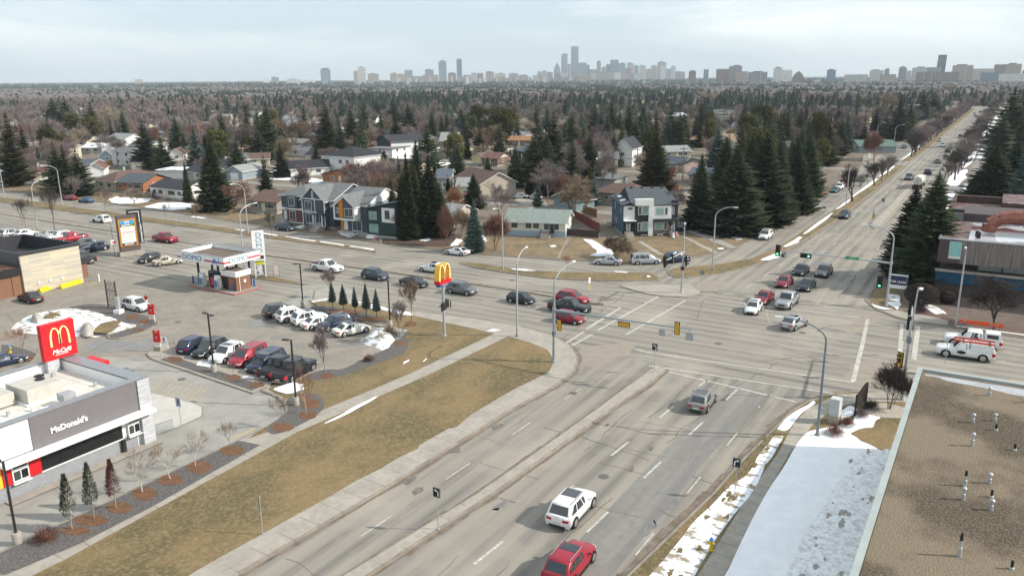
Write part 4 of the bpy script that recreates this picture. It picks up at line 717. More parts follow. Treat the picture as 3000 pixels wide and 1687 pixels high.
def mast(base,armto,armh,label,lamp_dir=None,poleh=6.6,zb=.12,m_=None,reach=3.0,lamph=10.3):
 m_=m_ or M_GALV;t=empty('traffic_signal_mast',(*base,zb),0,label,'traffic signal','traffic signal masts')
 g=MB();g.tube((0,0,0),(0,0,poleh),.17,.13,12);g.lathe([(.26,0),(.26,.08),(.18,.3)],12);
 if lamp_dir is not None:g.tube((0,0,poleh),(0,0,lamph-1.6),.11,.08,10)
 g.build('pole',m_,t,smooth=40)
 if armto is not None:
  e=(armto[0]-base[0],armto[1]-base[1],armh-zb+.3);g=MB();g.tube((0,0,armh-zb),e,.13,.06,10);g.tube((0,0,armh-zb-.2),(0,0,armh-zb+.2),.2,.2,12);g.build('mast_arm',m_,t,smooth=40)
 if lamp_dir is not None:
  a=R(lamp_dir);g=MB();pts=[];drop=1.6
  for i in range(9):u=i/8*PI/2;pts.append((math.cos(a)*reach*(1-math.cos(u)),math.sin(a)*reach*(1-math.cos(u)),lamph-drop+drop*math.sin(u)))
  g.path(pts,[.08-.004*i for i in range(9)],8);g.build('lamp_arm',m_,t,smooth=40)
  g=MB();g.prism([(-.1,-.09),(.55,-.13),(.62,0),(.55,.13),(-.1,.09)],-.05,.07);o=g.build('lamp_head',M_LEDW,t);o.location=pts[-1];o.rotation_euler=(0,0,a)
 return t
B1=(72.6,38.9);A1=(72.3,23.6);t=mast(B1,A1,6.0,'grey signal mast with long arm and yellow-backed signals on the near left corner',0,6.5,m_=mat('galvanised_mid',(.33,.37,.39),.5,(.27,.31,.33),1.5,metal=.25),reach=4.2)
def onarm(B_,A_,u,dz=0.):return((A_[0]-B_[0])*u,(A_[1]-B_[1])*u,5.9+.3*u+dz)
signal(t,onarm(B1,A1,.53,-.5),0,True);signal(t,onarm(B1,A1,.90,-.1),0);signal(t,(.3,-.45,4.2),0)
box_part(t,'control_box',M_GALVD,-.15,.15,-.16,.16,3.0,3.5)
for u,s_ in((.80,.75),(.985,.85)):
 p=onarm(B1,A1,u,-.75);o=box_part(t,'sign_plate',mat('sign_back',(.42,.44,.45),.5,metal=.4),-.012,.012,-s_*.45,s_*.45,-s_*.45,s_*.45);o.location=p
 g=MB();g.tube((p[0],p[1],p[2]+.3),(p[0],p[1],p[2]+.85),.02,.02,6);g.build('hanger',M_GALVD,t)
B2=(114.1,10.8);A2=(114.0,25.4);t=mast(B2,A2,6.0,'grey signal mast with green lights over the far lanes before the dark spruces',90,6.4,reach=3.4,lamph=10.7)
signal(t,onarm(B2,A2,1.0,-.1),180,False,M_SIGB,True,1.25);signal(t,onarm(B2,A2,.74,-.4),180,True,M_SIGB,True,1.15);arrow_plate(t,onarm(B2,A2,.945,-.65),180,'left',.62,.72)
signal(t,(-.1,1.1,3.2),180,False,M_SIGB,True,1.25);g=MB();g.tube((0,0,3.6),(-.1,1.1,3.6),.03,.03,6);g.build('bracket',M_GALVD,t)
p=onarm(B2,A2,.33,.05);o=box_part(t,'street_name_plate',mat('street_green',(.02,.28,.13),.5),-.02,.02,-.85,.85,-.19,.19);o.location=(p[0]-.14,p[1],p[2]);o.rotation_euler=(0,0,0)
lettering(o,'149 ST',.30,M_WHT,(-.03,0,0),(0,-1,0),(0,0,1),depth=.004)
B3=(107.4,36.9);A3=(99.6,36.7);t=mast(B3,A3,6.0,'grey signal mast on the far concrete island before the modern house',200,6.4,m_=M_GALV,reach=1.6)
signal(t,onarm(B3,A3,1.0,-.1),-90,False,M_SIGB,False,1.3);signal(t,onarm(B3,A3,.62,-.2),-70,False,M_SIGB,False,1.1);signal(t,(.1,-.42,4.6),-70,False,M_SIGB,False,1.25)
box_part(t,'control_box',M_SIGB,-.2,.2,-.2,.2,3.3,3.8);o=box_part(t,'street_name_plate',mat('street_blue',(.45,.6,.66),.5),-.02,.02,-.6,.6,0,.28);o.location=((A3[0]-B3[0])*.45,0,6.3);o.rotation_euler=(0,0,PI/2)
B4=(80.0,5.3);A4=(92,6.2);t=mast(B4,A4,6.2,'grey signal mast at the near right corner seen end-on above the flat roof',None,6.8,zb=.13);
g=MB();g.tube((0,0,6.8),(.2,-.2,11.0),.09,.06,10);g.tube((.2,-.2,11.0),(-.9,-.5,11.2),.05,.05,8);g.build('lamp_arm',M_GALV,t,smooth=40);box_part(t,'lamp_head',M_LEDW,-1.5,-.8,-.68,-.38,11.15,11.27)
signal(t,(0,.55,3.9),150,False,M_SIGY,False,1.2);signal(t,(-.35,.65,3.1),60,False,M_SIGY,False,1.0);signal(t,(6,.5,5.9),180,False,M_SIGB,False,1.1);signal(t,(11.2,.9,6.0),180,False,M_SIGB,False,1.1);g=MB();g.lathe([(.24,5.7),(.26,6.0),(.24,6.3)],10);g.build('collar',M_GALVD,t)
def post_sign(px,py,h_,label,face,kind,zb=.13,name='road_sign',**k):
 x,y=G(px,py,zb);t=empty(name,(x,y,zb),0,label,'sign',k.get('group'));g=MB();g.tube((0,0,0),(0,0,h_),.032,.032,6);g.lathe([(.12,0),(.1,.06),(.04,.08)],8);g.build('post',M_GALV,t)
 if kind in('left','right'):arrow_plate(t,(.06*math.cos(R(face)),.06*math.sin(R(face)),h_-.2),face,kind,.62,.75)
 return t
post_sign(1916,1090,3.0,'black left-turn arrow sign at the tip of the concrete median',180,'left')
post_sign(1284,1549,3.0,'black left-turn arrow sign midway along the near median',180,'left')
post_sign(2152,1452,2.9,'black right-turn arrow sign on the snowy verge',180,'right')
def plain_sign(px,py,h_,label,face,w_,hh,m_,zb=.13,extra=None,pm=None,name='road_sign',z=None):
 x,y=G(px,py,zb);t=empty(name,(x,y,zb),0,label,'sign');g=MB();g.tube((0,0,0),(0,0,h_),.035,.035,6);g.build('post',pm or M_GALV,t)
 o=box_part(t,'sign_plate',m_,.04,.06,-w_/2,w_/2,-hh/2,hh/2);o.location=(0,0,(z or h_)-hh/2);o.rotation_euler=(0,0,R(face));return t,o
M_RED=mat('sign_red',(.60,.015,.02),.45,(.55,.013,.018));M_GOLD=mat('arch_gold',(.85,.52,.06),.45,(.80,.46,.05));M_ARCHP=mat('arch_pale',(.86,.72,.34),.4)
def keepright(px,py,label,face):
 t,o=plain_sign(px,py,3.3,label,face,.62,.75,M_WHT)
 g=MB();g.quad((.065,-.05,.25),(.065,.03,.25),(.065,.16,-.05),(.065,.08,-.05));g.box(.061,.066,-.16,-.08,-.25,.2);g.build('symbol',M_SIGB,o)
 g=MB();g.box(.04,.06,-.22,.22,-.9,0);q=g.build('hazard_plate',mat('hazard_yellow',(.75,.52,.02),.5),t);q.location=(0,0,2.5);q.rotation_euler=(0,0,R(face))
 g=MB()
 for i in range(4):z=-.85+i*.22;g.quad((.065,-.2,z),(.065,.2,z+.18),(.065,.2,z+.27),(.065,-.2,z+.09))
 g.build('stripe',M_SIGB,q)
keepright(1725,881,'white keep-right sign over yellow hazard plate at the median end near the red cars',-90)
keepright(2556,662,'white keep-right sign over yellow hazard plate on the far median nose',180)
plain_sign(1875,832,3.2,'slim grey sign post edge-on on the curved verge',90,.1,.5,M_GALV);t,o=plain_sign(2054,850,3.0,'grey diamond sign seen from behind on the corner island',180,.62,.62,M_GALVD);o.rotation_euler=(R(45),0,0);o.location=(0,0,2.6)
plain_sign(770,1565,2.9,'slim dark sign post edge-on in the near lawn',90,.08,1.1,M_GALVD);plain_sign(2768,1067,3.0,'slim sign post on the right-hand median',90,.1,.6,M_GALV)
plain_sign(2584,622,3.2,'grey sign back on the far median',0,.7,.9,M_GALVD);plain_sign(2412,634,2.2,'small dark sign on the side verge near the slate suv',180,.9,.5,M_GALVD)
plain_sign(401,650,2.6,'small white sign behind the plaza pylon',180,.6,.8,M_WHT);plain_sign(518,672,2.2,'small white sign on the verge above the red pickup',180,.5,.5,M_WHT);plain_sign(1120,780,4.5,'tiny sign on thin post between the two white vehicles',180,.5,.45,M_GALV,zb=.05);plain_sign(787,725,2.4,'pale sign back beside the tall station sign',0,.5,.8,M_GALV)
def walker(parent,sc_,m_):
 g=MB();x=.066;S_=sc_
 for q in([(-.05,.22),(.05,.22),(.06,.02),(-.06,.02)],[(-.06,.04),(.0,.04),(-.10,-.30),(-.16,-.28)],[(0,.04),(.06,.04),(.15,-.26),(.09,-.29)],[(.04,.2),(.16,.04),(.12,.02),(.02,.14)],[(-.04,.2),(-.16,.06),(-.13,.03),(-.02,.14)]):g.poly([(x,u*S_,v*S_)for u,v in q])
 g.poly([(x,.055*S_*math.cos(a),(.29+.055*math.sin(a))*S_)for a in np.linspace(0,2*PI,9)[:-1]]);g.build('walking_figure',m_,parent)
t,o=plain_sign(488,1053,2.7,'white walking-figure sign beside the small red menu sign',190,.85,.85,M_WHT);walker(o,1.1,M_SIGB)
t,o=plain_sign(532,1253,2.9,'grey-blue walking-figure sign on the pale concrete pad',190,.55,.85,mat('sign_greyblue',(.42,.47,.55),.5));walker(o,1.0,M_SIGB)
def menu_sign(px,py,label,face,h_=2.4):
 x,y=G(px,py,.13);t=empty('direction_sign',(x,y,.13),R(face),label,'sign','small red restaurant signs')
 box_part(t,'base',M_CONC,-.22,.22,-.42,.42,0,.45);g=MB();g.box(-.04,.04,-.36,-.28,.45,1.0);g.box(-.04,.04,.28,.36,.45,1.0);g.build('leg',M_WHT,t)
 o=box_part(t,'panel',M_RED,-.08,.08,-.42,.42,1.0,h_);arches(o,(.085,0,h_-.3),(0,1,0),(0,0,1),.34,M_ARCHP,.01)
 lettering(o,'Drive',.16,M_WHT,(.085,0,1.62),(0,1,0),(0,0,1),depth=.004);lettering(o,'Thru',.16,M_WHT,(.085,0,1.42),(0,1,0),(0,0,1),depth=.004);return t
def arches(parent,origin,right,up,H,m_,depth,m_side=None,name='arches'):
 r=Vector(right).normalized();u_=Vector(up).normalized();n_=r.cross(u_);g=MB();O=Vector(origin)
 for sgn in(-1,1):
  st=[]
  N_=16;W_=H*.50
  for i in range(N_+1):
   a=PI*i/N_;x=sgn*(W_*.5+W_*.5*math.cos(a));z=H*(math.sin(a)**.55)-.0
   if math.cos(a)<0:z=max(z,H*.10);x=x if abs(x)>W_*.03 else sgn*W_*.03
   th=H*(.115-.045*math.sin(a));st.append((x,z,th))
  prev=None
  for i,(x,z,th)in enumerate(st):
   if i==0:d=Vector((st[1][0]-x,st[1][1]-z))
   elif i==N_:d=Vector((x-st[-2][0],z-st[-2][1]))
   else:d=Vector((st[i+1][0]-st[i-1][0],st[i+1][1]-st[i-1][1]))
   d.normalize();nn=Vector((-d.y,d.x))*th/2
   q=[]
   for s_ in(1,-1):
    for dd in(depth,-depth):p_=O+r*(x+nn.x*s_)+u_*(z+nn.y*s_)+n_*dd;q.append(tuple(p_))
   if prev:
    pA=[prev[0],q[0],q[2],prev[2]];pB=[prev[1],q[1],q[3],prev[3]]
    g.poly(pA,0);g.poly(pB[::-1],0);g.poly([prev[0],prev[1],q[1],q[0]],1);g.poly([prev[2],q[2],q[3],prev[3]],1)
   prev=q
 return g.build(name,[m_,m_side or m_],parent)
menu_sign(447,943,'small red drive-through sign at the tip of the island near the white suv',200);menu_sign(464,1026,'small red drive-through sign beside the walking-figure sign',200)
# ------------------------------------------------------------------ commercial buildings
def panel_mat(name,c,c2,sx=1.2,sz=3.,mort=.02,rough=.7,c3=None,row=.5,bw=1.2):
 m=bpy.data.materials.new(name);m.use_nodes=True;t=m.node_tree;n=t.nodes;l=t.links;b=n['Principled BSDF'];b.inputs['Roughness'].default_value=rough
 g=n.new('ShaderNodeNewGeometry');s_=n.new('ShaderNodeSeparateXYZ');l.new(g.outputs['Position'],s_.inputs[0]);a=n.new('ShaderNodeMath');a.operation='ADD';l.new(s_.outputs[0],a.inputs[0]);l.new(s_.outputs[1],a.inputs[1])
 cb_=n.new('ShaderNodeCombineXYZ');l.new(a.outputs[0],cb_.inputs[0]);l.new(s_.outputs[2],cb_.inputs[1])
 br=n.new('ShaderNodeTexBrick');l.new(cb_.outputs[0],br.inputs['Vector']);br.inputs['Scale'].default_value=1;br.inputs['Brick Width'].default_value=bw;br.inputs['Row Height'].default_value=row;br.inputs['Mortar Size'].default_value=mort
 br.inputs['Color1'].default_value=(*c,1);br.inputs['Color2'].default_value=(*c2,1);br.inputs['Mortar'].default_value=(*(c3 or tuple(v*.6 for v in c)),1);br.offset=.37
 l.new(br.outputs['Color'],b.inputs['Base Color']);MATS[name]=m;return m
M_BRICK=panel_mat('brown_brick',(.24,.10,.045),(.17,.075,.04),row=.11,bw=.3,mort=.012,c3=(.2,.14,.1));M_STONE=panel_mat('ledge_stone',(.56,.56,.58),(.40,.41,.44),row=.14,bw=.6,mort=.012,c3=(.3,.3,.32))
M_GREYBLK=panel_mat('grey_block',(.30,.31,.335),(.26,.27,.29),row=.22,bw=.5,mort=.012);M_PLANK=panel_mat('striped_planks',(.56,.49,.35),(.40,.38,.34),row=.30,bw=3.1,mort=.008,c3=(.42,.37,.28))
M_WALLW=mat('white_panel',(.80,.80,.80),.5,(.77,.77,.77));M_WALLG=mat('taupe_panel',(.175,.165,.17),.6,(.16,.15,.155));M_MEMB=mat('roof_membrane',(.70,.68,.63),.8,(.54,.52,.47),.35,c3=(.42,.38,.32),scale3=1.1,f3=.45,detail=8)
M_CAP=mat('metal_coping',(.30,.31,.33),.4,metal=.3);M_DWIN=mat('dark_glazing',(.012,.012,.014),.12,(.02,.02,.022));M_WFR=mat('white_frame',(.78,.78,.77),.5)
def wbox(parent,name,m_,*d,top=None):g=MB();g.box(*d,0,1 if top is not None else None);return g.build(name,[m_]if top is None else[m_,top],parent)
t=empty('restaurant',(38.3,59.5,0),0,'white and taupe fast food restaurant with flat pale roof and red roof sign','restaurant')
def rp(name,m_,x0,x1,y0,y1,z0,z1,top=None):return wbox(t,name,m_,x0-38.3,x1-38.3,y0-59.5,y1-59.5,z0,z1,top=top)
rp('wall',M_GREYBLK,8,37.0,59.75,71,0,1.25);rp('wall',M_WALLW,8,28.5,59.5,59.9,3.3,5.9);rp('taupe_fascia',M_WALLG,28.5,37.25,59.42,59.9,3.25,5.85)
rp('stone_pillar',M_STONE,37.3,38.4,59.3,60.8,0,5.8);rp('wall',M_WALLW,37.6,38.2,60.8,71,0,5.7);rp('wall',M_STONE,38.0,38.42,60.8,64.6,0,5.72)
rp('wall',M_WALLW,8,38.2,70.7,71,0,5.7);rp('wall',M_WALLW,8,28.9,59.78,60.2,0.0,3.3);rp('wall',M_WALLW,35.7,37.3,59.78,60.2,0,3.3)
rp('roof',M_MEMB,8,37.7,59.85,70.75,4.72,4.86)
for d in((8,37.6,59.86,60.1,4.8,5.75),(37.3,37.62,60.1,70.7,4.8,5.70)):rp('parapet',M_WALLW,*d)
for d in((7.9,38.5,59.36,60.12,5.86,5.94),(37.28,38.5,60.12,70.6,5.80,5.88),(7.9,38.5,70.6,71.1,5.80,5.88)):rp('coping',M_CAP,*d)
rp('canopy',M_WALLW,25.9,38.25,58.55,59.48,2.95,3.22)
rp('glazing',M_DWIN,28.95,35.7,59.70,59.77,1.25,2.95);rp('window_sill',M_WFR,28.9,35.75,59.6,59.78,1.17,1.26);
for x in(30.6,32.3,34.0):rp('mullion',M_BLK,x,x+.05,59.68,59.71,1.26,2.9)
rp('red_panel',M_RED,26.15,26.75,59.62,59.77,1.2,3.0);rp('red_panel',M_RED,28.05,28.95,59.62,59.77,1.2,3.0);rp('gold_panel',M_GOLD,25.2,26.1,59.62,59.77,1.2,2.9)
for x0,x1 in((26.8,28.0),(36.15,37.25)):
 rp('window_frame',M_WFR,x0,x1,59.55,59.76,1.3,2.95);rp('window_pane',mat('window_dark_green',(.05,.07,.065),.1),x0+.1,(x0+x1)/2-.05,59.52,59.56,1.42,2.1);rp('window_pane',M_DWIN,(x0+x1)/2+.05,x1-.1,59.52,59.56,1.42,2.1);rp('window_pane',M_DWIN,x0+.1,x1-.1,59.52,59.56,2.35,2.9);rp('window_shelf',M_WFR,x0-.05,x1+.05,59.35,59.6,1.15,1.25)
rp('bollard_box',M_SIGB,35.45,35.75,59.45,59.7,0,1.2);rp('wall_light',M_WALLW,38.42,38.7,63.0,63.4,2.4,2.75)
lettering(t,"McDonald's",.62,M_WHT,(31.35-38.3,59.40-59.5,4.25),(1,0,0),(0,0,1),depth=.06,bold=.022)
rp('red_canopy',M_RED,38.5,39.3,66.2,68.8,5.45,5.8)
o=rp('rooftop_unit',mat('hvac_beige',(.52,.50,.44),.6,(.45,.43,.38)),31.0,33.8,64.2,67.4,5.0,6.15);rp('curb',M_WALLW,30.8,34.0,64.0,67.6,4.86,5.0)
for(x,y)in((33.0,65.9),(33.4,66.7)):g=MB();g.lathe([(.38,6.15),(.38,6.22),(.2,6.24)],14,c=(x-38.3,y-59.5,0));g.build('fan',M_SIGB,t)
rp('rooftop_unit',mat('hvac_beige'),27.5,30.6,65.4,67.6,5.0,6.0)
rp('exhaust_fan',M_GALV,32.2,33.2,61.2,62.2,5.35,5.95);rp('exhaust_base',M_WALLW,32.4,32.9,61.3,61.9,4.86,5.35);rp('curb',M_WALLW,31.0,33.7,60.6,61.0,4.86,5.02);rp('curb',M_WALLW,31.0,33.7,62.5,62.6,4.86,5.02)
rp('vent',M_WALLW,30.5,30.7,62.8,63,4.86,5.3)
for x in np.arange(12,37,2.4):rp('roof_seam',mat('seam_grey',(.50,.47,.42),.8),float(x),float(x)+.06,60.15,70.65,4.855,4.866)
for x,y,w_ in((34.5,61.2,.25),(35.6,68.9,.3),(29.0,63.5,.22),(36.2,63.6,.2),(33.6,69.4,.25)):rp('roof_pipe',M_GALV,x,x+w_,y,y+w_,4.86,5.25)
ts=empty('roof_sign',(35.8,70.0,5.86),0,'big red square sign with yellow arches standing on the restaurant roof corner','sign')
g=MB();g.prism([(-.05,0),(2.95,0),(2.95,.55),(-.05,.55)],.15,3.45);pn=g.build('panel',M_RED,ts)
box_part(ts,'plinth',M_STONE,.15,1.2,.05,.5,-1.0,.15)
arches(pn,(1.5,-.03,1.35),(1,0,0),(0,0,1),1.65,M_ARCHP,.05);lettering(pn,'McCafé',.55,M_WHT,(1.5,-.03,.82),(1,.0,.0),(0,0,1),depth=.02,bold=.012,shear=.35)
box_part(pn,'underline',M_WHT,.9,2.1,-.05,-.01,.50,.545)
x,y=G(1302,983,.13);t=empty('pole_sign',(x,y,.13),0,'tall pole sign with yellow double arches over a red and blue bar','sign')
g=MB();g.tube((0,0,0),(0,0,6.4),.16,.15,14);g.lathe([(.32,0),(.32,.08),(.2,.12)],12);g.build('pole',M_GALV,t,smooth=40)
rb=box_part(t,'red_bar',M_RED,-1.15,1.15,-.42,.42,6.55,6.95);bb=box_part(t,'blue_bar',mat('sign_blue',(.04,.08,.24),.5),-1.0,1.0,-.3,.3,6.2,6.55)
lettering(bb,'24 hours',.30,M_WHT,(0,-.31,6.38),(1,0,0),(0,0,1),depth=.005);arches(rb,(0,0,6.78),(1,0,0),(0,0,1),2.05,M_ARCHP,.36,M_GOLD)
g=MB()
for s_ in(-1,1):g.box(-.02+s_*.75-.05,s_*.75+.05,-.55,-.47,3.4,4.25);g.box(min(0,s_*.8),max(0,s_*.8),-.06,.06,3.8,3.9)
g.build('bracket',M_SIGB,t);g=MB();g.box(-1.05,-.12,-.5,-.38,3.35,4.3);g.box(.15,1.0,-.1,.35,3.35,4.3);g.build('message_board',M_SIGB,t);g=MB();g.lathe([(.14,4.3),(.14,4.7),(.05,4.75)],10,c=(.35,.3,0));g.lathe([(.14,4.3),(.14,4.6),(.05,4.65)],10,c=(.7,.3,0));g.build('floodlight',M_GALVD,t)
p0,p1=G(318,903),G(346,908);d=Vector((p1[0]-p0[0],p1[1]-p0[1]));t=empty('height_gate',(*p0,.13),math.atan2(d.y,d.x),'tall black barred frame next to the white suv at the island','trellis');Ln=d.length
for x in(0,Ln):box_part(t,'post',M_POLEB,x-.06,x+.06,-.06,.06,0,3.9)
g=MB();g.box(0,Ln,-.03,.03,2.45,2.52);g.box(0,Ln,-.03,.03,.3,.37)
for i in range(1,7):g.box(Ln*i/7-.02,Ln*i/7+.02,-.02,.02,.3,3.9-.12*abs(3.5-i))
g.build('bar',M_POLEB,t)
x,y=G(349,920);t=empty('order_post',(x,y,.13),R(20),'pale concrete order post on square plinth beside the trellis frame','post');g=MB();g.prism([(-.5,-.45),(.5,-.45),(.5,.45),(-.5,.45)],0,.5);g.build('plinth',M_WALLW,t);box_part(t,'column',M_GALV,-.2,.2,-.22,.22,.5,2.2)
p0,p1=G(450,1283),G(509,1262);d=Vector((p1[0]-p0[0],p1[1]-p0[1]));t=empty('railing',(*p0,.11),math.atan2(d.y,d.x),'low metal railing beside the restaurant stone corner','railing');g=MB();g.box(0,d.length,-.02,.02,1.0,1.05);g.box(0,d.length,-.02,.02,.12,.16)
for i in range(20):x=d.length*i/19;g.box(x-.012,x+.012,-.012,.012,0 if i in(0,10,19)else .12,1.05)
g.build('rail',M_GALVD,t)
t=empty('plaza_building',(50,119,0),0,'low brick plaza building with snowy roof and cream striped corner wall','building')
def pp(name,m_,x0,x1,y0,y1,z0,z1,top=None):return wbox(t,name,m_,x0-50,x1-50,y0-119,y1-119,z0,z1,top=top)
pp('wall',M_BRICK,20,58.2,119.5,160,0,3.5);pp('roof',mat('snowy_roof',(.74,.75,.77),.7,(.28,.27,.26),.16,lo=.52,hi=.62,detail=8),20,58.2,119.8,160,3.5,3.62)
pp('fascia',M_SIGB,20,59.4,119.2,119.55,3.0,4.1);pp('parapet',M_SIGB,20,70.6,150,150.3,3.5,5.0);pp('parapet',M_SIGB,20,59,134.0,134.3,3.6,4.6)
M_DKP=mat('dark_parapet',(.03,.03,.036),.5,(.04,.04,.046))
pp('striped_wall',M_PLANK,59.6,68.4,119.0,119.4,0,5.75);pp('wall',M_BRICK,58.2,68.2,119.4,134,0,4.0)
pp('parapet',M_DKP,59.5,68.55,118.9,119.45,5.75,6.15);pp('parapet',M_DKP,59.5,59.8,119.45,134,3.6,6.12);pp('parapet',M_DKP,68.2,68.5,119.45,134,0,6.12);pp('parapet',M_DKP,59.5,68.5,134,134.3,3.6,6.12)
for x in(60.2,61.4,62.8):pp('brace',M_CAP,x,x+.05,119.5,121.2,4.0,4.06)
pp('inner_deck',M_DKP,59.8,68.2,119.45,134,3.95,4.06);pp('wing',M_DKP,68.5,71.2,121.5,124,2.2,3.2);pp('wing_wall',M_BRICK,68.5,70.8,121.6,123.9,0,2.2)
for x in(61.5,63.2,65.0):pp('wall_light',M_WHT,x,x+.3,118.85,119.0,1.2,1.5)
for i,(a,b_)in enumerate((((18,870),(50,862)),((116,858),(160,842)),((178,846),(238,828)))):
 p,q=G(*a),G(*b_);d=Vector((q[0]-p[0],q[1]-p[1]));o=MB();o.prism([(0,-.3),(d.length,-.3),(d.length,.15),(0,.15)],0,.28);o.prism([(0,-.12),(d.length,-.12),(d.length,.1),(0,.1)],.28,.66)
 tag(o.build('concrete_barrier',mat('barrier_yellow',(.78,.58,.02),.6,(.65,.47,.03),1.2),None,(*p,0),math.atan2(d.y,d.x)),['yellow concrete barrier left of the black sedan at the brick wall','yellow concrete barrier behind the black sedan','longest yellow concrete barrier at the foot of the striped wall'][i],'barrier','yellow barriers along the plaza wall')
for i,(px,py)in enumerate(((238,817),(291,824))):
 g=MB();g.lathe([(.1,0),(.1,1.05),(.05,1.15)],10);tag(g.build('bollard',M_WHT if i else mat('bollard_grey',(.4,.38,.35),.6),None,(*G(px,py),0)),['pale bollard at the striped wall corner','white bollard beside the hatched yellow paint'][i],'bollard','bollards by the plaza')
x,y=G(355,752);t=empty('pylon_sign',(x,y,0),R(-16),'brown and orange plaza pylon sign with tenant panels and black side fin','sign')
box_part(t,'base',M_CONC,-.2,4.0,-.3,1.2,0,.75);box_part(t,'column',mat('pylon_brown',(.115,.085,.08),.6),.1,3.5,0,.9,.75,7.2);fr=box_part(t,'orange_frame',mat('pylon_orange',(.50,.22,.03),.5),.12,3.1,-.14,.55,1.7,6.55)
zz=1.85;
rows=[(.48,(.05,.06,.06),'',M_WHT),(.80,(.78,.78,.76),'',M_SIGB),(.70,(.74,.76,.70),'',M_SIGB),(.72,(.78,.76,.76),'',M_RED),(.70,(.74,.76,.70),'',M_SIGB),(.40,(.03,.035,.035),'',M_WHT),(.62,(.03,.33,.66),'',M_WHT)]
for i,(h_,c_,tx,tm)in enumerate(rows):
 o=box_part(fr,'tenant_panel',mat('tenant_%d'%i,c_,.5),.42,2.8,-.17,-.13,zz,zz+h_-.03)
 g=MB();zc_=zz+h_/2
 if i==6:g.box(1.25,1.95,-.18,-.165,zc_-.2,zc_+.2);g.build('panel_mark',M_WHT,fr);box_part(fr,'panel_mark',mat('tenant_6'),1.36,1.84,-.19,-.17,zc_-.1,zc_+.1)
 elif i==5:g.box(.6,2.1,-.18,-.165,zc_-.07,zc_+.09);g.build('panel_mark',M_WHT,fr);box_part(fr,'panel_mark',mat('panel_green',(.15,.5,.08),.5),2.15,2.65,-.18,-.165,zc_-.07,zc_+.14)
 elif i==3:
  for j in range(7):g.box(1.3+j*.2,1.42+j*.2,-.18,-.165,zc_-.12,zc_+.12)
  g.box(.6,1.15,-.18,-.165,zc_+.02,zc_+.12);g.box(.6,1.15,-.18,-.165,zc_-.2,zc_-.12);g.build('panel_mark',mat('mark_pink',(.6,.2,.25),.5),fr)
 elif i in(2,4):
  for j in range(5):g.box(.8+j*.3,1.0+j*.3,-.18,-.165,zc_-.1,zc_+.08)
  g.build('panel_mark',mat('mark_olive',(.5,.52,.42),.5),fr)
 elif i==0:
  for j in range(8):g.box(.8+j*.2,.94+j*.2,-.18,-.165,zc_+.02,zc_+.14);g.box(.8+j*.2,.94+j*.2,-.18,-.165,zc_-.14,zc_-.03)
  g.build('panel_mark',M_WHT,fr)
 zz+=h_
g=MB();g.box(3.3,4.25,.0,.45,1.9,8.0);g.box(1.9,3.3,.0,.45,7.3,8.0);fn=g.build('black_fin',M_SIGB,t);g=MB();g.box(2.15,3.85,-.03,.0,7.58,7.68);g.box(3.75,3.85,-.03,0,5.6,7.58);g.build('white_line',M_WHT,fn)
lettering(fn,'Lynnwood Centre',.52,M_WHT,(3.85,-.03,3.75),(0,0,1),(-1,0,0),depth=.01,bold=.01,xs=.86)
t,o=plain_sign(337,752,6.0,'thin black post with small red and white notice before the pylon sign',-95,.9,.8,M_WHT,zb=0,pm=M_POLEB,z=3.0);box_part(o,'red_band',mat('mark_pink2',(.6,.08,.14),.5),.062,.07,-.35,.35,-.22,.12)
S('station_pad',[(74.7,92.2),(79.4,92.2),(79.6,102.4),(74.9,102.4)],.155,M_CONC);g=MB();g.prism([(74.55,92.05),(79.55,92.05),(79.75,102.55),(74.75,102.55)],0,.15);o=g.build('station_kerb',mat('red_kerb',(.42,.09,.09),.6,(.34,.12,.11),1.5));o['kind']='structure'
t=empty('petrol_station_canopy',(77,97,.15),0,'white petrol station canopy with blue lettering and red stripe on dark blue columns','canopy')
x0,x1,y0,y1=-2.3,4.4,-3.1,7.3
g=MB();
for d in((x0,x1,y0,y0+.25),(x0,x0+.25,y0+.25,y1),(x1-.25,x1,y0+.25,y1),(x0+.25,x1-.25,y1-.25,y1)):g.box(*d,3.85,5.1)
fs=g.build('fascia',M_WHT,t);g=MB();g.box(x0+.25,x1-.25,y0+.25,y1-.25,4.1,4.5);g.build('deck',mat('canopy_gravel',(.17,.13,.10),.95,(.10,.075,.06),1.0,c3=(.25,.2,.16),scale3=4,f3=.5),t)
g=MB();g.box(x0-.03,x0+.28,y0-.03,y1+.03,5.1,5.16);g.box(x1-.28,x1+.03,y0-.03,y1+.03,5.1,5.16);g.box(x0+.28,x1-.28,y0-.03,y0+.28,5.1,5.16);g.box(x0+.28,x1-.28,y1-.28,y1+.03,5.1,5.16);g.build('coping',M_CAP,t)
M_DOMO=mat('letter_blue',(.10,.25,.42),.5);M_DOMOF=mat('letter_fill',(.45,.68,.80),.5);M_STR=mat('stripe_red',(.52,.05,.07),.5)
g=MB();g.box(x0-.02,x0,y1-.9,y1,4.2,4.45);g.box(x0-.02,x0,y0,y1-6.1,4.2,4.45);g.box(x0,x0+1.1,y0-.02,y0,4.2,4.45);g.box(x1-2.4,x1,y0-.02,y0,4.2,4.45);g.build('stripe',M_STR,fs)
lettering(fs,'DOMO',1.05,M_DOMO,(x0-.03,3.9,4.45),(0,-1,0),(0,0,1),depth=.02,xs=1.35);lettering(fs,'DOMO',1.05,mat('letter_teal',(.2,.38,.45),.5),(.35+x0+2.3,y0-.03,4.45),(1,0,0),(0,0,1),depth=.02,xs=1.05)
g=MB();X=x0-.035
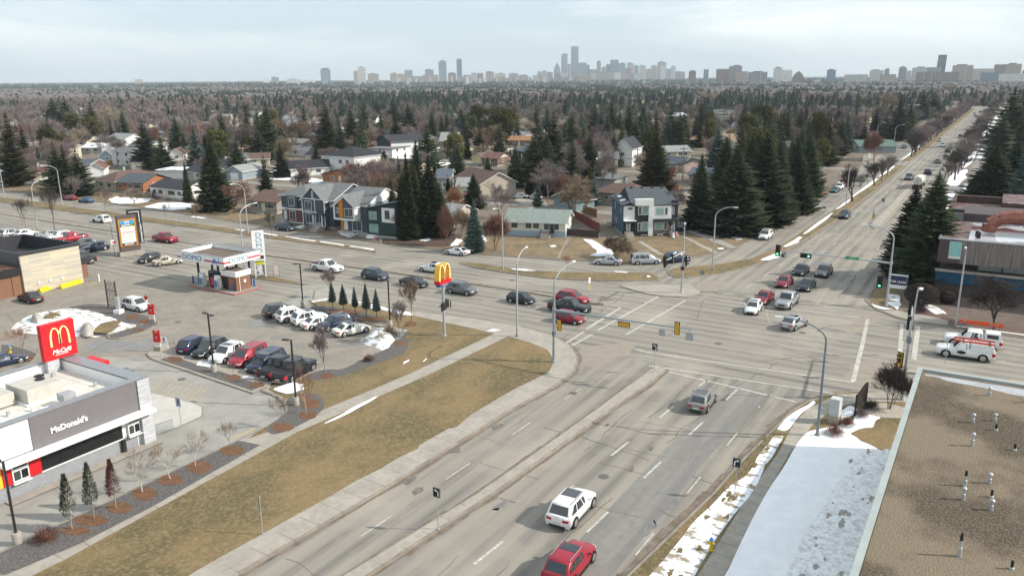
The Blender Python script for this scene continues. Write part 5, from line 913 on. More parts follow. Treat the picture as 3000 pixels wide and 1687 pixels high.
for q in([(-.8,4.2),(-1.5,4.15),(-1.55,4.5),(-1.3,4.62),(-1.2,4.9),(-1.0,4.62),(-.85,4.9),(-.75,4.5)],[(-1.5,4.35),(-1.9,4.55),(-2.0,4.95),(-2.15,4.9),(-2.0,4.4),(-1.6,4.15)],[(-.8,4.25),(-.55,3.95),(-.62,3.9),(-1.0,4.18)],[(-1.4,4.2),(-1.65,3.92),(-1.55,3.9),(-1.25,4.18)]):g.poly([(X,u,v)for u,v in q][::-1])
g.build('camel_emblem',mat('emblem_blue',(.05,.22,.5),.5),fs)
for i,(x,y)in enumerate(((-1.2,4.2),(-1.2,-.3),(1.6,4.6),(1.4,-1.2),(2.6,-2.6),(2.4,2.2))):box_part(t,'column',mat('navy_column',(.02,.03,.09),.5),x-.12,x+.12,y-.12,y+.12,0,4.1)
t=empty('petrol_kiosk',(77.2,94.6,.15),0,'small brown brick kiosk with white band under the station canopy','kiosk')
box_part(t,'wall',M_BRICK,-1.3,1.3,-1.5,1.5,0,2.1);box_part(t,'white_band',M_WHT,-1.4,1.4,-1.6,1.6,2.1,2.9);box_part(t,'roof',mat('canopy_gravel'),-1.2,1.2,-1.4,1.4,2.88,2.91)
box_part(t,'downpipe',M_WHT,-.85,-.78,-1.66,-1.6,0,2.9);box_part(t,'notice_frame',mat('frame_brown',(.3,.15,.1),.6),-1.34,-1.3,-1.1,.0,.5,1.7);box_part(t,'meter_box',M_WHT,.0,.4,-1.62,-1.5,1.1,1.5);box_part(t,'door',M_SIGB,-1.33,-1.3,.3,1.3,.1,1.9)
for i,(x,y)in enumerate(((75.4,99.9),(75.4,96.5))):
 t=empty('fuel_pump',(x,y,.15),0,['blue and white fuel pump at the left end of the red pad','blue and white fuel pump beside the brick kiosk'][i],'fuel pump','fuel pumps on the red pad')
 box_part(t,'base',M_GALV,-.35,.35,-.55,.55,0,.3);g=MB();g.box(-.28,.28,-.5,.5,.3,1.5);g.box(-.2,.2,-.5,.5,1.5,2.1);g.build('housing',M_WHT,t);box_part(t,'blue_panel',mat('emblem_blue'),-.30,-.28,-.1,.45,.35,1.4);g=MB();g.path([(-.25,-.45,1.8),(-.5,-.5,1.2),(-.45,-.5,.4),(-.28,-.45,.5),(-.3,-.4,1.3)],[.03]*5,6);g.build('hose',M_BLK,t)
for i,(x,y)in enumerate(((76.0,98.0),(77.2,98.6),(77.8,100.6))):
 t=empty('vending_cabinet',(x,y,.15),0,['black cabinet with red lettered front between the pumps','black ice cabinet behind the middle of the pad','grey cabinet at the back of the pad'][i],'cabinet','cabinets between the pumps');g=MB();g.box(-.4,.4,-.55,.55,0,1.9);g.build('case',M_SIGB if i<2 else M_GALVD,t);g=MB();g.box(-.43,-.4,-.4,.4,.3,1.6);g.build('front',M_STR if i==0 else M_BLK,t)
for i,(px,py)in enumerate(((567,832),(685,856),(746,842))):
 g=MB();g.lathe([(.13,0),(.13,1.1),(.07,1.2)],12);tag(g.build('bollard',mat('bollard_blue',(.03,.12,.32),.5),None,(*G(px,py),.1)),['blue bollard left of the left fuel pump','blue bollard at the near corner of the red pad','blue bollard right of the kiosk'][i],'bollard','blue bollards at the petrol station')
t=empty('petrol_price_sign',(83.9,97.0,.12),R(-38),'tall white price sign with four stacked blue letters beside the station','sign')
pn=box_part(t,'panel',M_WHT,-.9,.9,-.35,.35,2.7,7.3)
for s_ in(-.75,.75):box_part(t,'leg',M_WHT,s_-.08,s_+.08,-.12,.12,0,2.7)
for i,ch_ in enumerate('DOMO'):lettering(pn,ch_,.98,mat('letter_teal'),(.1,-.37,6.75-i*.83),(1,0,0),(0,0,1),depth=.015,xs=1.25)
box_part(pn,'price_display',mat('display_maroon',(.07,.015,.02),.4),-.55,.65,-.38,-.35,3.0,3.5);box_part(t,'yellow_notice',mat('notice_yellow',(.65,.7,.05),.5),-.65,.65,-.1,-.05,2.05,2.6);g=MB();g.box(-.65,.65,-.1,-.05,.35,2.0);nb=g.build('poster',mat('poster_grey',(.62,.64,.66),.5,(.12,.13,.15),2.2,lo=.48,hi=.52),t)
t=empty('sandwich_board',(*G(811,815),.12),R(-50),'small red and white folding sign right of the tall price sign','sign');g=MB();g.box(-.45,.45,-.03,.03,.5,1.1);g.box(-.4,.4,-.03,.03,1.2,1.8);g.build('panel',mat('board_pinkwhite',(.75,.6,.58),.5),t)
for s_ in(-.42,.42):box_part(t,'leg',M_GALVD,s_-.03,s_+.03,-.03,.03,0,1.9)
t=empty('office_building',(123,5.5,0),0,'dark brown brick two-storey commercial building with blue band and grey plank upper wall','building')
M_DBR=panel_mat('dark_brick',(.085,.06,.055),(.065,.048,.046),row=.14,bw=.45,mort=.012,c3=(.05,.04,.04));M_WOOD=mat('weathered_planks',(.25,.22,.20),.9,(.10,.085,.08),1.2,(1,7,.12),lo=.45,hi=.6,detail=8);M_TEAL=mat('deep_blue_band',(.012,.075,.14),.6)
def ob(name,m_,x0,x1,y0,y1,z0,z1,top=None):return wbox(t,name,m_,x0-123,x1-123,y0-5.5,y1-5.5,z0,z1,top=top)
ob('wall',M_DBR,124.2,150,-30,6.0,0,2.6);ob('blue_band',M_TEAL,123.9,124.25,-26,5.9,1.95,3.55);ob('ledge',M_CONC,123.6,124.4,-30,6.1,3.55,3.85)
ob('ground_floor_wall',M_DBR,124.3,150,-30,6.0,2.6,3.6);ob('recess_wall',M_DBR,125.2,150,-29,5.6,3.8,4.9);
for i in range(9):ob('window_pane',mat('pale_blue_glass',(.30,.38,.38),.12)if i>0 else M_DWIN,125.1,125.22,3.8-i*2.9-2.7,3.8-i*2.9,3.95,4.75)
ob('plank_wall',M_WOOD,123.4,124.2,-30,3.2,4.9,8.1);ob('upper_wall',M_DBR,124.2,150,-30,6.0,4.9,8.0);ob('upper_wall',M_DBR,123.4,124.2,4.7,6.0,4.9,8.0);ob('upper_wall',M_DBR,123.4,124.2,3.2,4.7,4.9,5.5)
ob('window_frame',M_WHT,123.5,124.1,3.2,4.72,5.5,7.9);ob('window_pane',mat('turquoise_glass',(.22,.52,.48),.12,(.3,.6,.56)),123.42,123.5,3.3,4.6,5.9,7.85)
M_RR=mat('red_gravel_roof',(.13,.07,.06),.9,(.09,.05,.045),.5,c3=(.5,.5,.5),scale3=.6,f3=.35,detail=8)
ob('roof',mat('wet_red_roof',(.12,.045,.04),.12,(.58,.58,.6),.13,(1,1,1),lo=.44,hi=.53,spec=.6,detail=5),124.4,141,-30,2.6,8.0,8.06);ob('roof',M_RR,124.4,141,2.6,5.9,8.0,8.1)
ob('coping',M_CAP,123.35,124.4,-30,6.15,8.1,8.2);ob('coping',M_CAP,124.4,141,5.9,6.15,8.1,8.25);ob('tower_wall',M_DBR,141,150,-30,4,8,9.3)
M_DUCT=mat('copper_duct',(.26,.085,.06),.35,(.32,.14,.1),1.0,metal=.3)
pth=[(131.5-123,.4-5.5,8.3),(131.5-123,.3-5.5,9.4),(131.6-123,-.8-5.5,10.3),(131.7-123,-2.4-5.5,10.6),(131.8-123,-6-5.5,10.6),(132-123,-25-5.5,10.6)]
g.path(pth,[.95]*6,8);g.build('duct',M_DUCT,t);box_part(t,'duct_joint',M_GALVD,7.8,9.8,-11.6,-9.2,9.4,11.7);box_part(t,'rooftop_unit',mat('maroon_metal',(.14,.045,.045),.5),7.6,10.2,-16.5,-12.0,8.06,11.3)
for d in((133,134,-7.0,-5.8,8.06,9.4),(132.5,133.4,-9.0,-8.2,8.06,9.6),(126.5,127,1.2,1.7,8.06,8.9),(128,128.6,1.4,1.9,8.06,8.8)):ob('rooftop_box',M_SIGB if d[0]<130 else M_GALV,*d)
t=empty('rear_building',(161,6,0),0,'low maroon building with dark parapet behind the brown office building','building');
def rb_(name,m_,x0,x1,y0,y1,z0,z1):return wbox(t,name,m_,x0-161,x1-161,y0-6,y1-6,z0,z1)
M_MAR=mat('maroon_wall',(.10,.055,.05),.8,(.075,.04,.038),1.0);rb_('wall',M_MAR,150.2,178,-30,6.9,0,6.0);rb_('roof',M_RR,150.5,176,-30,6.6,6.0,6.1);rb_('parapet',M_MAR,177,178,-30,7.0,6.0,7.4);rb_('parapet',M_MAR,160,177,6.5,7.0,6.0,7.4);rb_('parapet',M_DKP,158.5,159.5,-1,7.0,6.0,7.3);rb_('white_wall',mat('pale_parapet',(.45,.42,.40),.8),160.5,161,-30,1,6.1,7.6);rb_('upper_wall',M_MAR,163,176,-30,-1,6.1,8.2);rb_('upper_roof',M_RR,163,176,-30,-1,8.2,8.3)
x,y=G(2640,823);t=empty('lease_sign',(119.4,10.2,.12),0,'dark blue and white for-lease board under the big spruces','sign');o=box_part(t,'panel',mat('navy_board',(.03,.035,.09),.5),-.05,.05,-1.25,1.25,1.3,3.3);g=MB();g.box(-.07,-.05,-1.25,1.25,1.3,1.8);g.box(-.07,-.05,-1.25,1.25,3.1,3.3);g.build('white_strip',M_WHT,o)
lettering(o,'FOR LEASE',.42,M_WHT,(-.07,0,2.25),(0,-1,0),(0,0,1),depth=.01,bold=.01)
for s_ in(-1.1,1.1):box_part(t,'post',M_GALVD,-.06,.06,s_-.06,s_+.06,0,3.3)
x,y=G(2790,960);t=empty('road_barricade',(107.4,1.0,.12),R(90),'orange road work barricade boards on the verge behind the white pickups','barricade');x0_=0
g=MB()
for a,c_ in((-3.6,-3.1),(-2.9,-2.5),(-2.2,.2),(.6,1.0)):g.box(a-0,c_,-.04,.04,.95,1.3)
g.build('board',mat('barricade_orange',(.85,.09,.02),.5),t);box_part(t,'rail',mat('barricade_dark',(.5,.08,.03),.5),-3.6,1.0,-.03,.03,.85,.95)
for x_ in(-3.3,.8):g=MB();g.box(x_-.05,x_+.05,-.3,.3,0,.06);g.box(x_-.04,x_+.04,-.04,.04,.06,.9);g.build('leg',M_GALVD,t)
t=empty('flat_roof_building',(50,-10,0),0,'near building with brown gravel flat roof and pale metal edge','building')
M_GR=mat('gravel_roof',(.185,.145,.098),.95,(.07,.052,.033),.14,(1,1,1),(.25,.205,.15),8.0,.6,detail=6,lo=.43,hi=.58,bump=.8)
def sb(name,m_,x0,x1,y0,y1,z0,z1):return wbox(t,name,m_,x0-50,x1-50,y0+10,y1+10,z0,z1)
sb('wall',mat('stucco_beige',(.42,.38,.32),.85),10,68.6,-30,3.5,0,7.0);sb('roof',M_GR,10,68.4,-30,3.3,7.0,7.1)
M_CPG=mat('pale_green_coping',(.36,.395,.38),.5,(.31,.34,.33),1.0);sb('coping',M_CPG,10,68.9,3.35,3.7,6.9,7.3);sb('coping',M_CPG,68.5,68.9,-30,3.3,6.9,7.3)
S2=blob([(68.2,3.0),(68.2,-9),(66.8,-8),(66.4,-5),(66.6,-2),(67.2,1),(67.6,2.8)],.25);g=MB();g.poly([(a-50,b_+10,7.106)for a,b_ in S2]);g.build('roof_puddle',mat('ice_puddle',(.33,.32,.33),.12,(.42,.42,.44),.7,spec=.6),t)
vents=[(980,410,1,0),(885,565,1,0),(1012,555,.8,0),(1018,610,.8,1),(880,700,1.4,0),(1125,725,.7,1),(838,930,1.2,2),(980,915,1,0),(828,1010,1.2,0),(992,995,.8,1),(990,1070,1.0,0),(806,1335,1.6,2),(1108,1408,.8,1),(1180,450,.6,0)]
for a,b_,h_,kd in vents:
 x,y=G(2400+a/1.967,950+b_/1.967,7.1);g=MB();c_=(x-50,y+10,7.1)
 if kd==1:g.lathe([(.13,0),(.11,.1),(.09,.12)],12,0,c_);g.lathe([(.07,.12),(.07,.45)],10,1,c_)
 else:
  g.lathe([(.11,0),(.10,.3*h_),(.065,.33*h_),(.065,.55*h_)],12,0,c_)
  if kd==0:g.lathe([(.14,.55*h_),(.14,.6*h_),(.05,.68*h_)],12,0,c_)
  else:g.lathe([(.075,.55*h_),(.075,.65*h_),(.06,.8*h_)],12,1,c_)
 g.build('roof_vent',[M_GALV,M_SIGB],t)
# ------------------------------------------------------------------ small street things
def hydrant(px,py,label):
 x,y=G(px,py,.14);t=empty('fire_hydrant',(x,y,.13),0,label,'hydrant','fire hydrants');g=MB();g.lathe([(.17,0),(.17,.06),(.12,.08),(.12,.62),(.15,.66),(.15,.72)],14);g.tube((0,-.22,.5),(0,.22,.5),.07,.07,10);g.tube((0,0,.48),(.2,0,.48),.08,.08,10);g.build('body',mat('hydrant_yellow',(.72,.50,.02),.5),t,smooth=40)
 g=MB();g.lathe([(.15,.72),(.13,.82),(.06,.9),(.04,.95)],14);g.tube((0,-.27,.5),(0,-.22,.5),.08,.08,8);g.tube((0,.22,.5),(0,.27,.5),.08,.08,8);g.build('cap',mat('hydrant_blue',(.05,.25,.55),.5),t,smooth=40)
hydrant(2083,1610,'yellow fire hydrant with blue cap in the snow at the bottom of the photo');hydrant(30,1033,'yellow fire hydrant with blue cap near the left photo edge')
x,y=G(1900+1745/3.22,1000+770/3.22,.14);t=empty('utility_cabinet',(x+.3,y,.13),R(-8),'pale grey utility cabinet on concrete plinth beside the dark lamp post','cabinet');box_part(t,'plinth',M_CONC,-.45,.45,-.45,.45,0,.7);box_part(t,'case',mat('cabinet_grey',(.52,.56,.56),.5),-.42,.42,-.42,.42,.7,2.3);box_part(t,'door',mat('cabinet_door',(.48,.52,.52),.5),-.44,-.42,-.36,.36,.8,2.2)
p0,p1=G(1900+1945/3.22,1000+700/3.22,.14),G(1900+2037/3.22,1000+650/3.22,.14);d=Vector((p1[0]-p0[0],p1[1]-p0[1]));t=empty('garden_sign',(*p0,.13),math.atan2(d.y,d.x),'black wave-topped sign board on two posts by the snow','sign');Ln=max(1.9,d.length)
for x in(.0,Ln):box_part(t,'post',M_SIGB,x-.06,x+.06,-.06,.06,0,1.4 if x==0 else 1.6)
g=MB();n_=12;top=[(Ln*i/n_,2.0+.75*(.5-.5*math.cos(PI*i/n_)))for i in range(n_+1)];pl=[(0,.85)]+[(Ln,1.0)]+[(a,b_)for a,b_ in reversed(top)]
for y_,rv in((-.09,False),(.09,True)):q=[(a,y_,b_)for a,b_ in pl];g.poly(q[::-1]if rv else q)
k_=len(pl)
for i in range(k_):a,b_=pl[i],pl[(i+1)%k_];g.quad((a[0],-.09,a[1]),(a[0],.09,a[1]),(b_[0],.09,b_[1]),(b_[0],-.09,b_[1]))
g.build('board',mat('board_dark',(.025,.018,.018),.7),t)
def person(x,y,z,rz,coat,trousers,label):
 t=empty('person',(x,y,z),rz,label,'person')
 V=[(0,0,.92),(0,0,1.12),(0,0,1.35),(0,0,1.46),(.02,0,1.54),(.03,0,1.64),(.02,0,1.74),(0,.10,.86),(.03,.11,.48),(-.02,.12,.08),(.12,.13,.03),(0,-.10,.86),(.06,-.11,.48),(.04,-.12,.08),(.18,-.13,.03),(0,.19,1.40),(.04,.24,1.14),(.22,.20,1.02),(0,-.19,1.40),(.06,-.24,1.16),(.26,-.18,1.12),(.30,.19,.99),(.34,-.17,1.13)]
 Ed=[(0,1),(1,2),(2,3),(3,4),(4,5),(5,6),(0,7),(7,8),(8,9),(9,10),(0,11),(11,12),(12,13),(13,14),(2,15),(15,16),(16,17),(17,21),(2,18),(18,19),(19,20),(20,22)]
 Rr=[.15,.15,.17,.075,.07,.095,.08,.09,.065,.045,.04,.09,.065,.045,.04,.07,.05,.035,.07,.05,.035,.03,.03]
 me=bpy.data.meshes.new('body');me.from_pydata(V,Ed,[]);o=link('body',me,t)
 md=o.modifiers.new('skin','SKIN');
 for i,v in enumerate(me.skin_vertices[0].data if me.skin_vertices else[]):v.radius=(Rr[i],Rr[i]);v.use_root=(i==0)
 if not me.skin_vertices:
  bpy.context.view_layer.objects.active=o;o.select_set(True)
  try:
   bpy.ops.mesh.customdata_skin_add()
   for i,v in enumerate(me.skin_vertices[0].data):v.radius=(Rr[i],Rr[i]);v.use_root=(i==0)
  except Exception as e:print('skin',e)
  o.select_set(False)
 ss=o.modifiers.new('sub','SUBSURF');ss.levels=1;ss.render_levels=1
 dg=bpy.context.evaluated_depsgraph_get();m2=bpy.data.meshes.new_from_object(o.evaluated_get(dg));o.modifiers.clear();o.data=m2;o.name='body'
 m2 .materials.clear();
 for q in(trousers,coat,mat('skin',(.5,.3,.22),.6),mat('hair_dark',(.03,.02,.018),.8)):m2 .materials.append(q)
 for p in m2 .polygons:
  c_=p.center;p.material_index=0 if c_.z<.82 else(3 if c_.z>1.63 or(c_.z>1.52 and c_.x<.0)else(2 if c_.z>1.47 or c_.x>.27 else 1))
 m2 .shade_smooth()
x,y=G(431,897);person(x,y,0,R(200),mat('coat_red',(.42,.02,.03),.7),mat('trousers_dark',(.03,.03,.05),.8),'person in a red coat standing behind the white suv bonnet')
# ------------------------------------------------------------------ houses
def hw(name,c,r=.8):return mat(name,c,r,tuple(v*.88 for v in c),.8)
WALLS={'white':hw('siding_white',(.72,.72,.71)),'cream':hw('siding_cream',(.60,.55,.43)),'beige':hw('siding_beige',(.46,.40,.32)),'grey':hw('siding_grey',(.36,.37,.37)),'bluegrey':hw('siding_bluegrey',(.26,.32,.36)),'teal':hw('siding_teal',(.20,.29,.30)),'brown':hw('siding_brown',(.17,.115,.09)),'brick':panel_mat('house_brick',(.36,.14,.06),(.28,.11,.05),row=.12,bw=.3,mort=.012),'dark':hw('siding_dark',(.04,.06,.08)),'navyd':hw('siding_slate',(.055,.095,.135)),'yellow':hw('siding_yellow',(.62,.50,.30)),'pink':hw('siding_pinkish',(.48,.36,.31)),'blk':hw('siding_black',(.035,.037,.042)),'green':hw('siding_darkgreen',(.03,.055,.05)),'taupe':hw('siding_taupe',(.29,.26,.22)),'purpleb':hw('siding_wine',(.14,.06,.07)),'charcoal':hw('siding_charcoal',(.07,.085,.11))}
def rm(n,c):
 c=tuple(v*.68 for v in c);return mat('shingles_'+n,c,.9,tuple(v*.75 for v in c),1.4,c3=tuple(min(1,v*1.35)for v in c),scale3=5,f3=.5)
ROOFS={'grey':rm('grey',(.24,.25,.255)),'lightgrey':rm('lightgrey',(.40,.41,.40)),'dark':rm('dark',(.055,.058,.07)),'brown':rm('brown',(.20,.125,.105)),'tan':rm('tan',(.40,.27,.17)),'black':rm('black',(.04,.042,.052)),'bluegrey':rm('bluegrey',(.15,.18,.22)),'greengrey':rm('palegreen',(.34,.39,.36)),'green':rm('green',(.16,.25,.20)),'snow':mat('snowy_shingles',(.80,.81,.84),.8,(.28,.28,.29),.22,lo=.5,hi=.6),'orange':rm('orange',(.42,.22,.10)),'redbrown':rm('redbrown',(.22,.11,.095)),'slate':rm('slate',(.12,.14,.155))}
M_FND=mat('foundation',(.38,.37,.35),.9);M_WGL=mat('house_glass',(.045,.06,.065),.1,(.09,.11,.115),.6);M_WGR=mat('blind_green',(.16,.26,.22),.25,(.30,.42,.37),5,(.1,.1,3));M_TRIM=mat('white_trim',(.78,.78,.77),.6);M_DTRIM=mat('dark_trim',(.03,.032,.035),.6);M_DOORW=mat('door_cream',(.62,.60,.42),.6)
HOUSES=[]
def hwin(t,x,z,w_,h_,y=0.,rz=0.,fr=None,gl=None,bars=1,side=None,D=None,W=None):
 "window on front (side None), left 'l', right 'r' wall; x measured along that wall"
 f=MB();e=.09
 f.box(-w_/2-e,w_/2+e,-.06,-.01,-h_/2-e,h_/2+e);o=f.mesh('window',fr or M_TRIM)
 g=MB();
 for i in range(bars+1):a=-w_/2+i*w_/(bars+1)+(.03 if i else 0);b_=-w_/2+(i+1)*w_/(bars+1)-(.03 if i<bars else 0);g.box(a,b_,-.075,-.06,-h_/2,h_/2)
 p=g.mesh('pane',gl or M_WGL);q=link('window',o,t)
 if side=='l':q.location=(0,D-x,z);q.rotation_euler=(0,0,-PI/2)
 elif side=='r':q.location=(W,x,z);q.rotation_euler=(0,0,PI/2)
 else:q.location=(x,y,z);q.rotation_euler=(0,0,rz)
 link('pane',p,q);return q
def roof(t,kind,W,D,z,rise,m_,ov=.5,x0=0.,y0=0.,wall=None,name='roof',ridge='x',trim=None):
 g=MB();th=.16;a0,a1,b0,b1=x0-ov,x0+W+ov,y0-ov,y0+D+ov
 if kind=='flat':g.box(a0,a1,b0,b1,z,z+.25);return g.build(name,m_,t)
 if kind=='hip':
  if W>=D:r0,r1=(x0+D/2*.9,y0+D/2),(x0+W-D/2*.9,y0+D/2)
  else:r0,r1=(x0+W/2,y0+W/2*.9),(x0+W/2,y0+D-W/2*.9)
  A,B,C_,D_=(a0,b0,z),(a1,b0,z),(a1,b1,z),(a0,b1,z);P0,P1=(*r0,z+rise),(*r1,z+rise)
  if W>=D:g.poly([A,B,P1,P0]);g.poly([C_,D_,P0,P1]);g.poly([B,C_,P1]);g.poly([D_,A,P0])
  else:g.poly([A,B,P0]);g.poly([B,C_,P1,P0]);g.poly([C_,D_,P1]);g.poly([D_,A,P0,P1])
  g.box(a0,a1,b0,b1,z-.16,z-.002,1);return g.build(name,[m_,trim or M_TRIM],t)
 if ridge=='x':
  ym=y0+D/2;dz=rise*ov/(D/2)
  for(ya,yb)in((b0,ym),(b1,ym)):
   s_=[(a0,ya,z-dz),(a1,ya,z-dz),(a1,yb,z+rise),(a0,yb,z+rise)];q=s_ if ya<yb else s_[::-1];g.poly(q,0)
   u=[(p[0],p[1],p[2]-th)for p in s_];g.poly(u[::-1]if ya<yb else u,1)
   for i in range(4):j=(i+1)%4;g.poly([s_[i],u[i],u[j],s_[j]],1)
  o=g.build(name,[m_,trim or M_TRIM],t)
  if wall:
   for xx in(x0+.01,x0+W-.01):w2=MB();w2 .poly([(xx,y0,z-.2),(xx,y0+D,z-.2),(xx,y0+D,z),(xx,ym,z+rise-.06),(xx,y0,z)]);w2 .build('gable',wall,t)
 else:
  xm=x0+W/2;dz=rise*ov/(W/2)
  for(xa_,xb2)in((a0,xm),(a1,xm)):
   s_=[(xa_,b0,z-dz),(xa_,b1,z-dz),(xb2,b1,z+rise),(xb2,b0,z+rise)];q=s_[::-1]if xa_<xb2 else s_;g.poly(q,0)
   u=[(p[0],p[1],p[2]-th)for p in s_];g.poly(u if xa_<xb2 else u[::-1],1)
   for i in range(4):j=(i+1)%4;g.poly([s_[i],u[i],u[j],s_[j]],1)
  o=g.build(name,[m_,trim or M_TRIM],t)
  if wall:
   for yy in(y0+.01,y0+D-.01):w2=MB();w2 .poly([(x0,yy,z-.2),(x0+W,yy,z-.2),(x0+W,yy,z),(xm,yy,z+rise-.06),(x0,yy,z)]);w2 .build('gable',wall,t)
 return o
def frame_px(pl,pr,zb=.1):
 a=Vector(G(*pl,zb));b_=Vector(G(*pr,zb));d=b_-a;return a,math.atan2(d.y,d.x),d.length
def house(a,rz,W,D,wall,roofc,label,h=2.9,kind='gable',ridge='x',rise=1.6,win=2,chim=False,door=True,garage=False,name='house',cat='house',group=None,det=2,base=True,wall2=None):
 t=empty(name,(a[0],a[1],.1),rz,label,cat,group or 'houses of the neighbourhood');HOUSES.append((a[0]+math.cos(rz)*W/2-math.sin(rz)*D/2,a[1]+math.sin(rz)*W/2+math.cos(rz)*D/2,max(W,D)*.62))
 g=MB();g.box(0,W,0,D,0 if not base else .45,h);g.build('wall',WALLS[wall],t)
 if base and det>0:box_part(t,'foundation',M_FND,.02,W-.02,.02,D-.02,0,.45)
 roof(t,kind,W,D,h,rise,ROOFS[roofc],wall=WALLS[wall2 or wall],ridge=ridge,trim=M_TRIM if wall in('white','grey','cream','bluegrey','beige','teal','yellow')else M_DTRIM)
 if garage:box_part(t,'garage_door',M_TRIM,W/2-1.4,W/2+1.4,-.03,0,.1,2.2);door=False;win=0
 n_=win
 for s_ in range(n_):
  x=W*(s_+.7)/(n_+.4)
  if door and abs(x-W/2)<1.2:x+=1.3
  if x<W-.6:hwin(t,x,1.75,1.5 if s_ else 1.1,1.0)
  if h>4.5 and x<W-.6:hwin(t,x,4.4,1.3,1.1)
 if det>1 and win:hwin(t,D*.35,1.8,1.0,.9,side='l',D=D);hwin(t,D*.4,1.8,1.0,.9,side='r',W=W)
 if det>1 and win and h>4.5:hwin(t,D*.5,4.4,.8,1.0,side='l',D=D)
 if door and det>0:g=MB();g.box(W*.5-.5,W*.5+.5,-.05,0,.45,2.5);g.build('door',M_DOORW if wall!='cream' else M_TRIM,t);g=MB();g.box(W*.5-.8,W*.5+.8,-1.2,0,0,.42);g.box(W*.5-.8,W*.5+.8,-1.7,-1.2,0,.2);g.build('step',M_CONC,t)
 if chim:g=MB();g.box(W*.3,W*.3+.7,D*.45,D*.45+.6,h,h+rise+.9);g.build('chimney',WALLS['brick']if wall=='brick' else M_FND,t)
 elif det>0:g=MB();g.tube((W*.6,D*.62,h+rise*.4),(W*.6,D*.62,h+rise+.35),.08,.08,6);g.build('vent_pipe',M_GALVD,t)
 return t
VIEW=[]
def hpx(pl,pr,D,*a,**k):
 p,rz,W=frame_px(pl,pr);h_=k.get('h',2.9)+k.get('rise',1.6)*.8;VIEW.append((min(pl[0],pr[0])-4,max(pl[0],pr[0])+14,P(p[0],p[1],h_)[1],max(pl[1],pr[1]),math.hypot(*p)));return house(p,rz,W,D,*a,**k)
a,rz,W=(142.3,61.2),math.atan2(52.6-60.8,148.3-142.5)+.0,10.6
t=empty('modern_house',(*a,.1),rz,'modern two-storey house in dark blue siding, black stucco and white frames on the corner','house','houses of the neighbourhood');HOUSES.append((150,62,9));HOUSES.append((146,64,7))
D=11.5;h=6.1
box_part(t,'wall',WALLS['navyd'],0,W,.05,D,.3,h);box_part(t,'foundation',M_FND,.02,W-.02,.07,D-.02,0,.3)
box_part(t,'front_panel',WALLS['blk'],0,2.2,-.02,.05,.3,2.9);box_part(t,'stone_front',panel_mat('stone_dark',(.20,.16,.155),(.13,.105,.105),row=.16,bw=.6,mort=.015),5.6,9.3,-.5,.05,.3,2.9);box_part(t,'front_panel',WALLS['blk'],2.2,4.8,-.55,.05,.3,6.0);box_part(t,'front_panel',WALLS['white'],0,2.15,-.3,.05,3.15,5.9)
box_part(t,'white_frame',WALLS['white'],4.75,5.65,-.9,.05,.1,6.0);box_part(t,'white_frame',WALLS['white'],2.1,5.65,-.9,.05,6.0,7.25);box_part(t,'front_panel',WALLS['white'],5.65,9.3,-.5,.05,3.3,5.95);box_part(t,'front_panel',WALLS['blk'],9.3,10.6,-.3,.05,.3,6.9);box_part(t,'porch_roof',WALLS['blk'],0,2.3,-1.3,.05,2.75,3.1);box_part(t,'porch_roof',WALLS['blk'],5.66,10.9,-1.2,.05,2.85,3.35);box_part(t,'porch_roof',M_TRIM,-.05,2.35,-1.35,.0,3.1,3.16)
g=MB();
def slope(g,pts,th=.18,m0=0,m1=1):
 g.poly(pts,m0);u=[(p[0],p[1],p[2]-th)for p in pts];g.poly(u[::-1],m1)
 for i in range(len(pts)):j=(i+1)%len(pts);g.poly([pts[i],u[i],u[j],pts[j]],m1)
slope(g,[(1.4,-.6,6.1),(W+.3,-.6,6.1),(W-1.2,6,8.7),(1.4,6,8.7)]);slope(g,[(1.4,6,8.7),(W-1.2,6,8.7),(W+.3,D+.5,6.3),(1.4,D+.5,6.3)]);slope(g,[(W+.3,-.6,6.1),(W+.3,D+.5,6.1),(W-1.2,6,8.69)]);slope(g,[(-.5,-.5,6.1),(1.4,-.5,6.6),(1.4,D+.5,6.7),(-.5,D+.5,6.2)]);g.build('roof',[ROOFS['slate'],M_DTRIM],t)
g=MB();g.poly([(1.42,.0,6.3),(1.42,6,8.75),(1.42,D,6.4)][::-1]);g.build('gable',WALLS['blk'],t)
g=MB();g.poly([(-.1,3,6.33),(.9,2.6,6.58),(1.1,4.2,6.66),(.1,4.6,6.42)]);g.poly([(.3,7,6.50),(1.1,6.8,6.72),(1.2,9,6.76),(.5,9.4,6.56)]);g.build('roof_snow',M_SNOW,t)
for x in(2.5,4.6,6.8,8.6):g=MB();g.box(x,x+.3,5.4,5.8,8.5,8.85);g.build('roof_vent',M_DTRIM,t)
for x,z,w_,hh,gl,y in((3.05,5.0,.45,1.5,M_WGL,-.55),(4.1,5.05,1.05,1.6,M_WGR,-.55),(3.05,1.85,.45,1.5,M_WGL,-.55),(4.1,1.9,1.05,1.6,M_WGR,-.55),(7.0,4.85,1.5,1.35,M_WGR,-.5),(8.25,4.85,.5,1.3,M_WGL,-.5),(6.9,1.95,1.5,1.3,M_WGR,-.5),(8.2,1.95,.5,1.3,M_WGL,-.5),(1.2,5.4,.9,.4,M_WGL,-.3),(4.0,.1,.9,.3,M_WGL,-.6),(7.2,.1,.9,.3,M_WGL,-.55),(9.65,4.9,.2,1.3,M_WGL,-.32)):hwin(t,x,z,w_,hh,y=y,gl=gl,bars=0)
for y_,z,w_,hh in((2.3,4.9,.3,.95),(8.0,4.9,.35,1.15),(6.3,2.0,.45,1.0),(8.1,2.1,.22,1.0)):hwin(t,D-y_,z,w_,hh,side='l',D=D,bars=0)
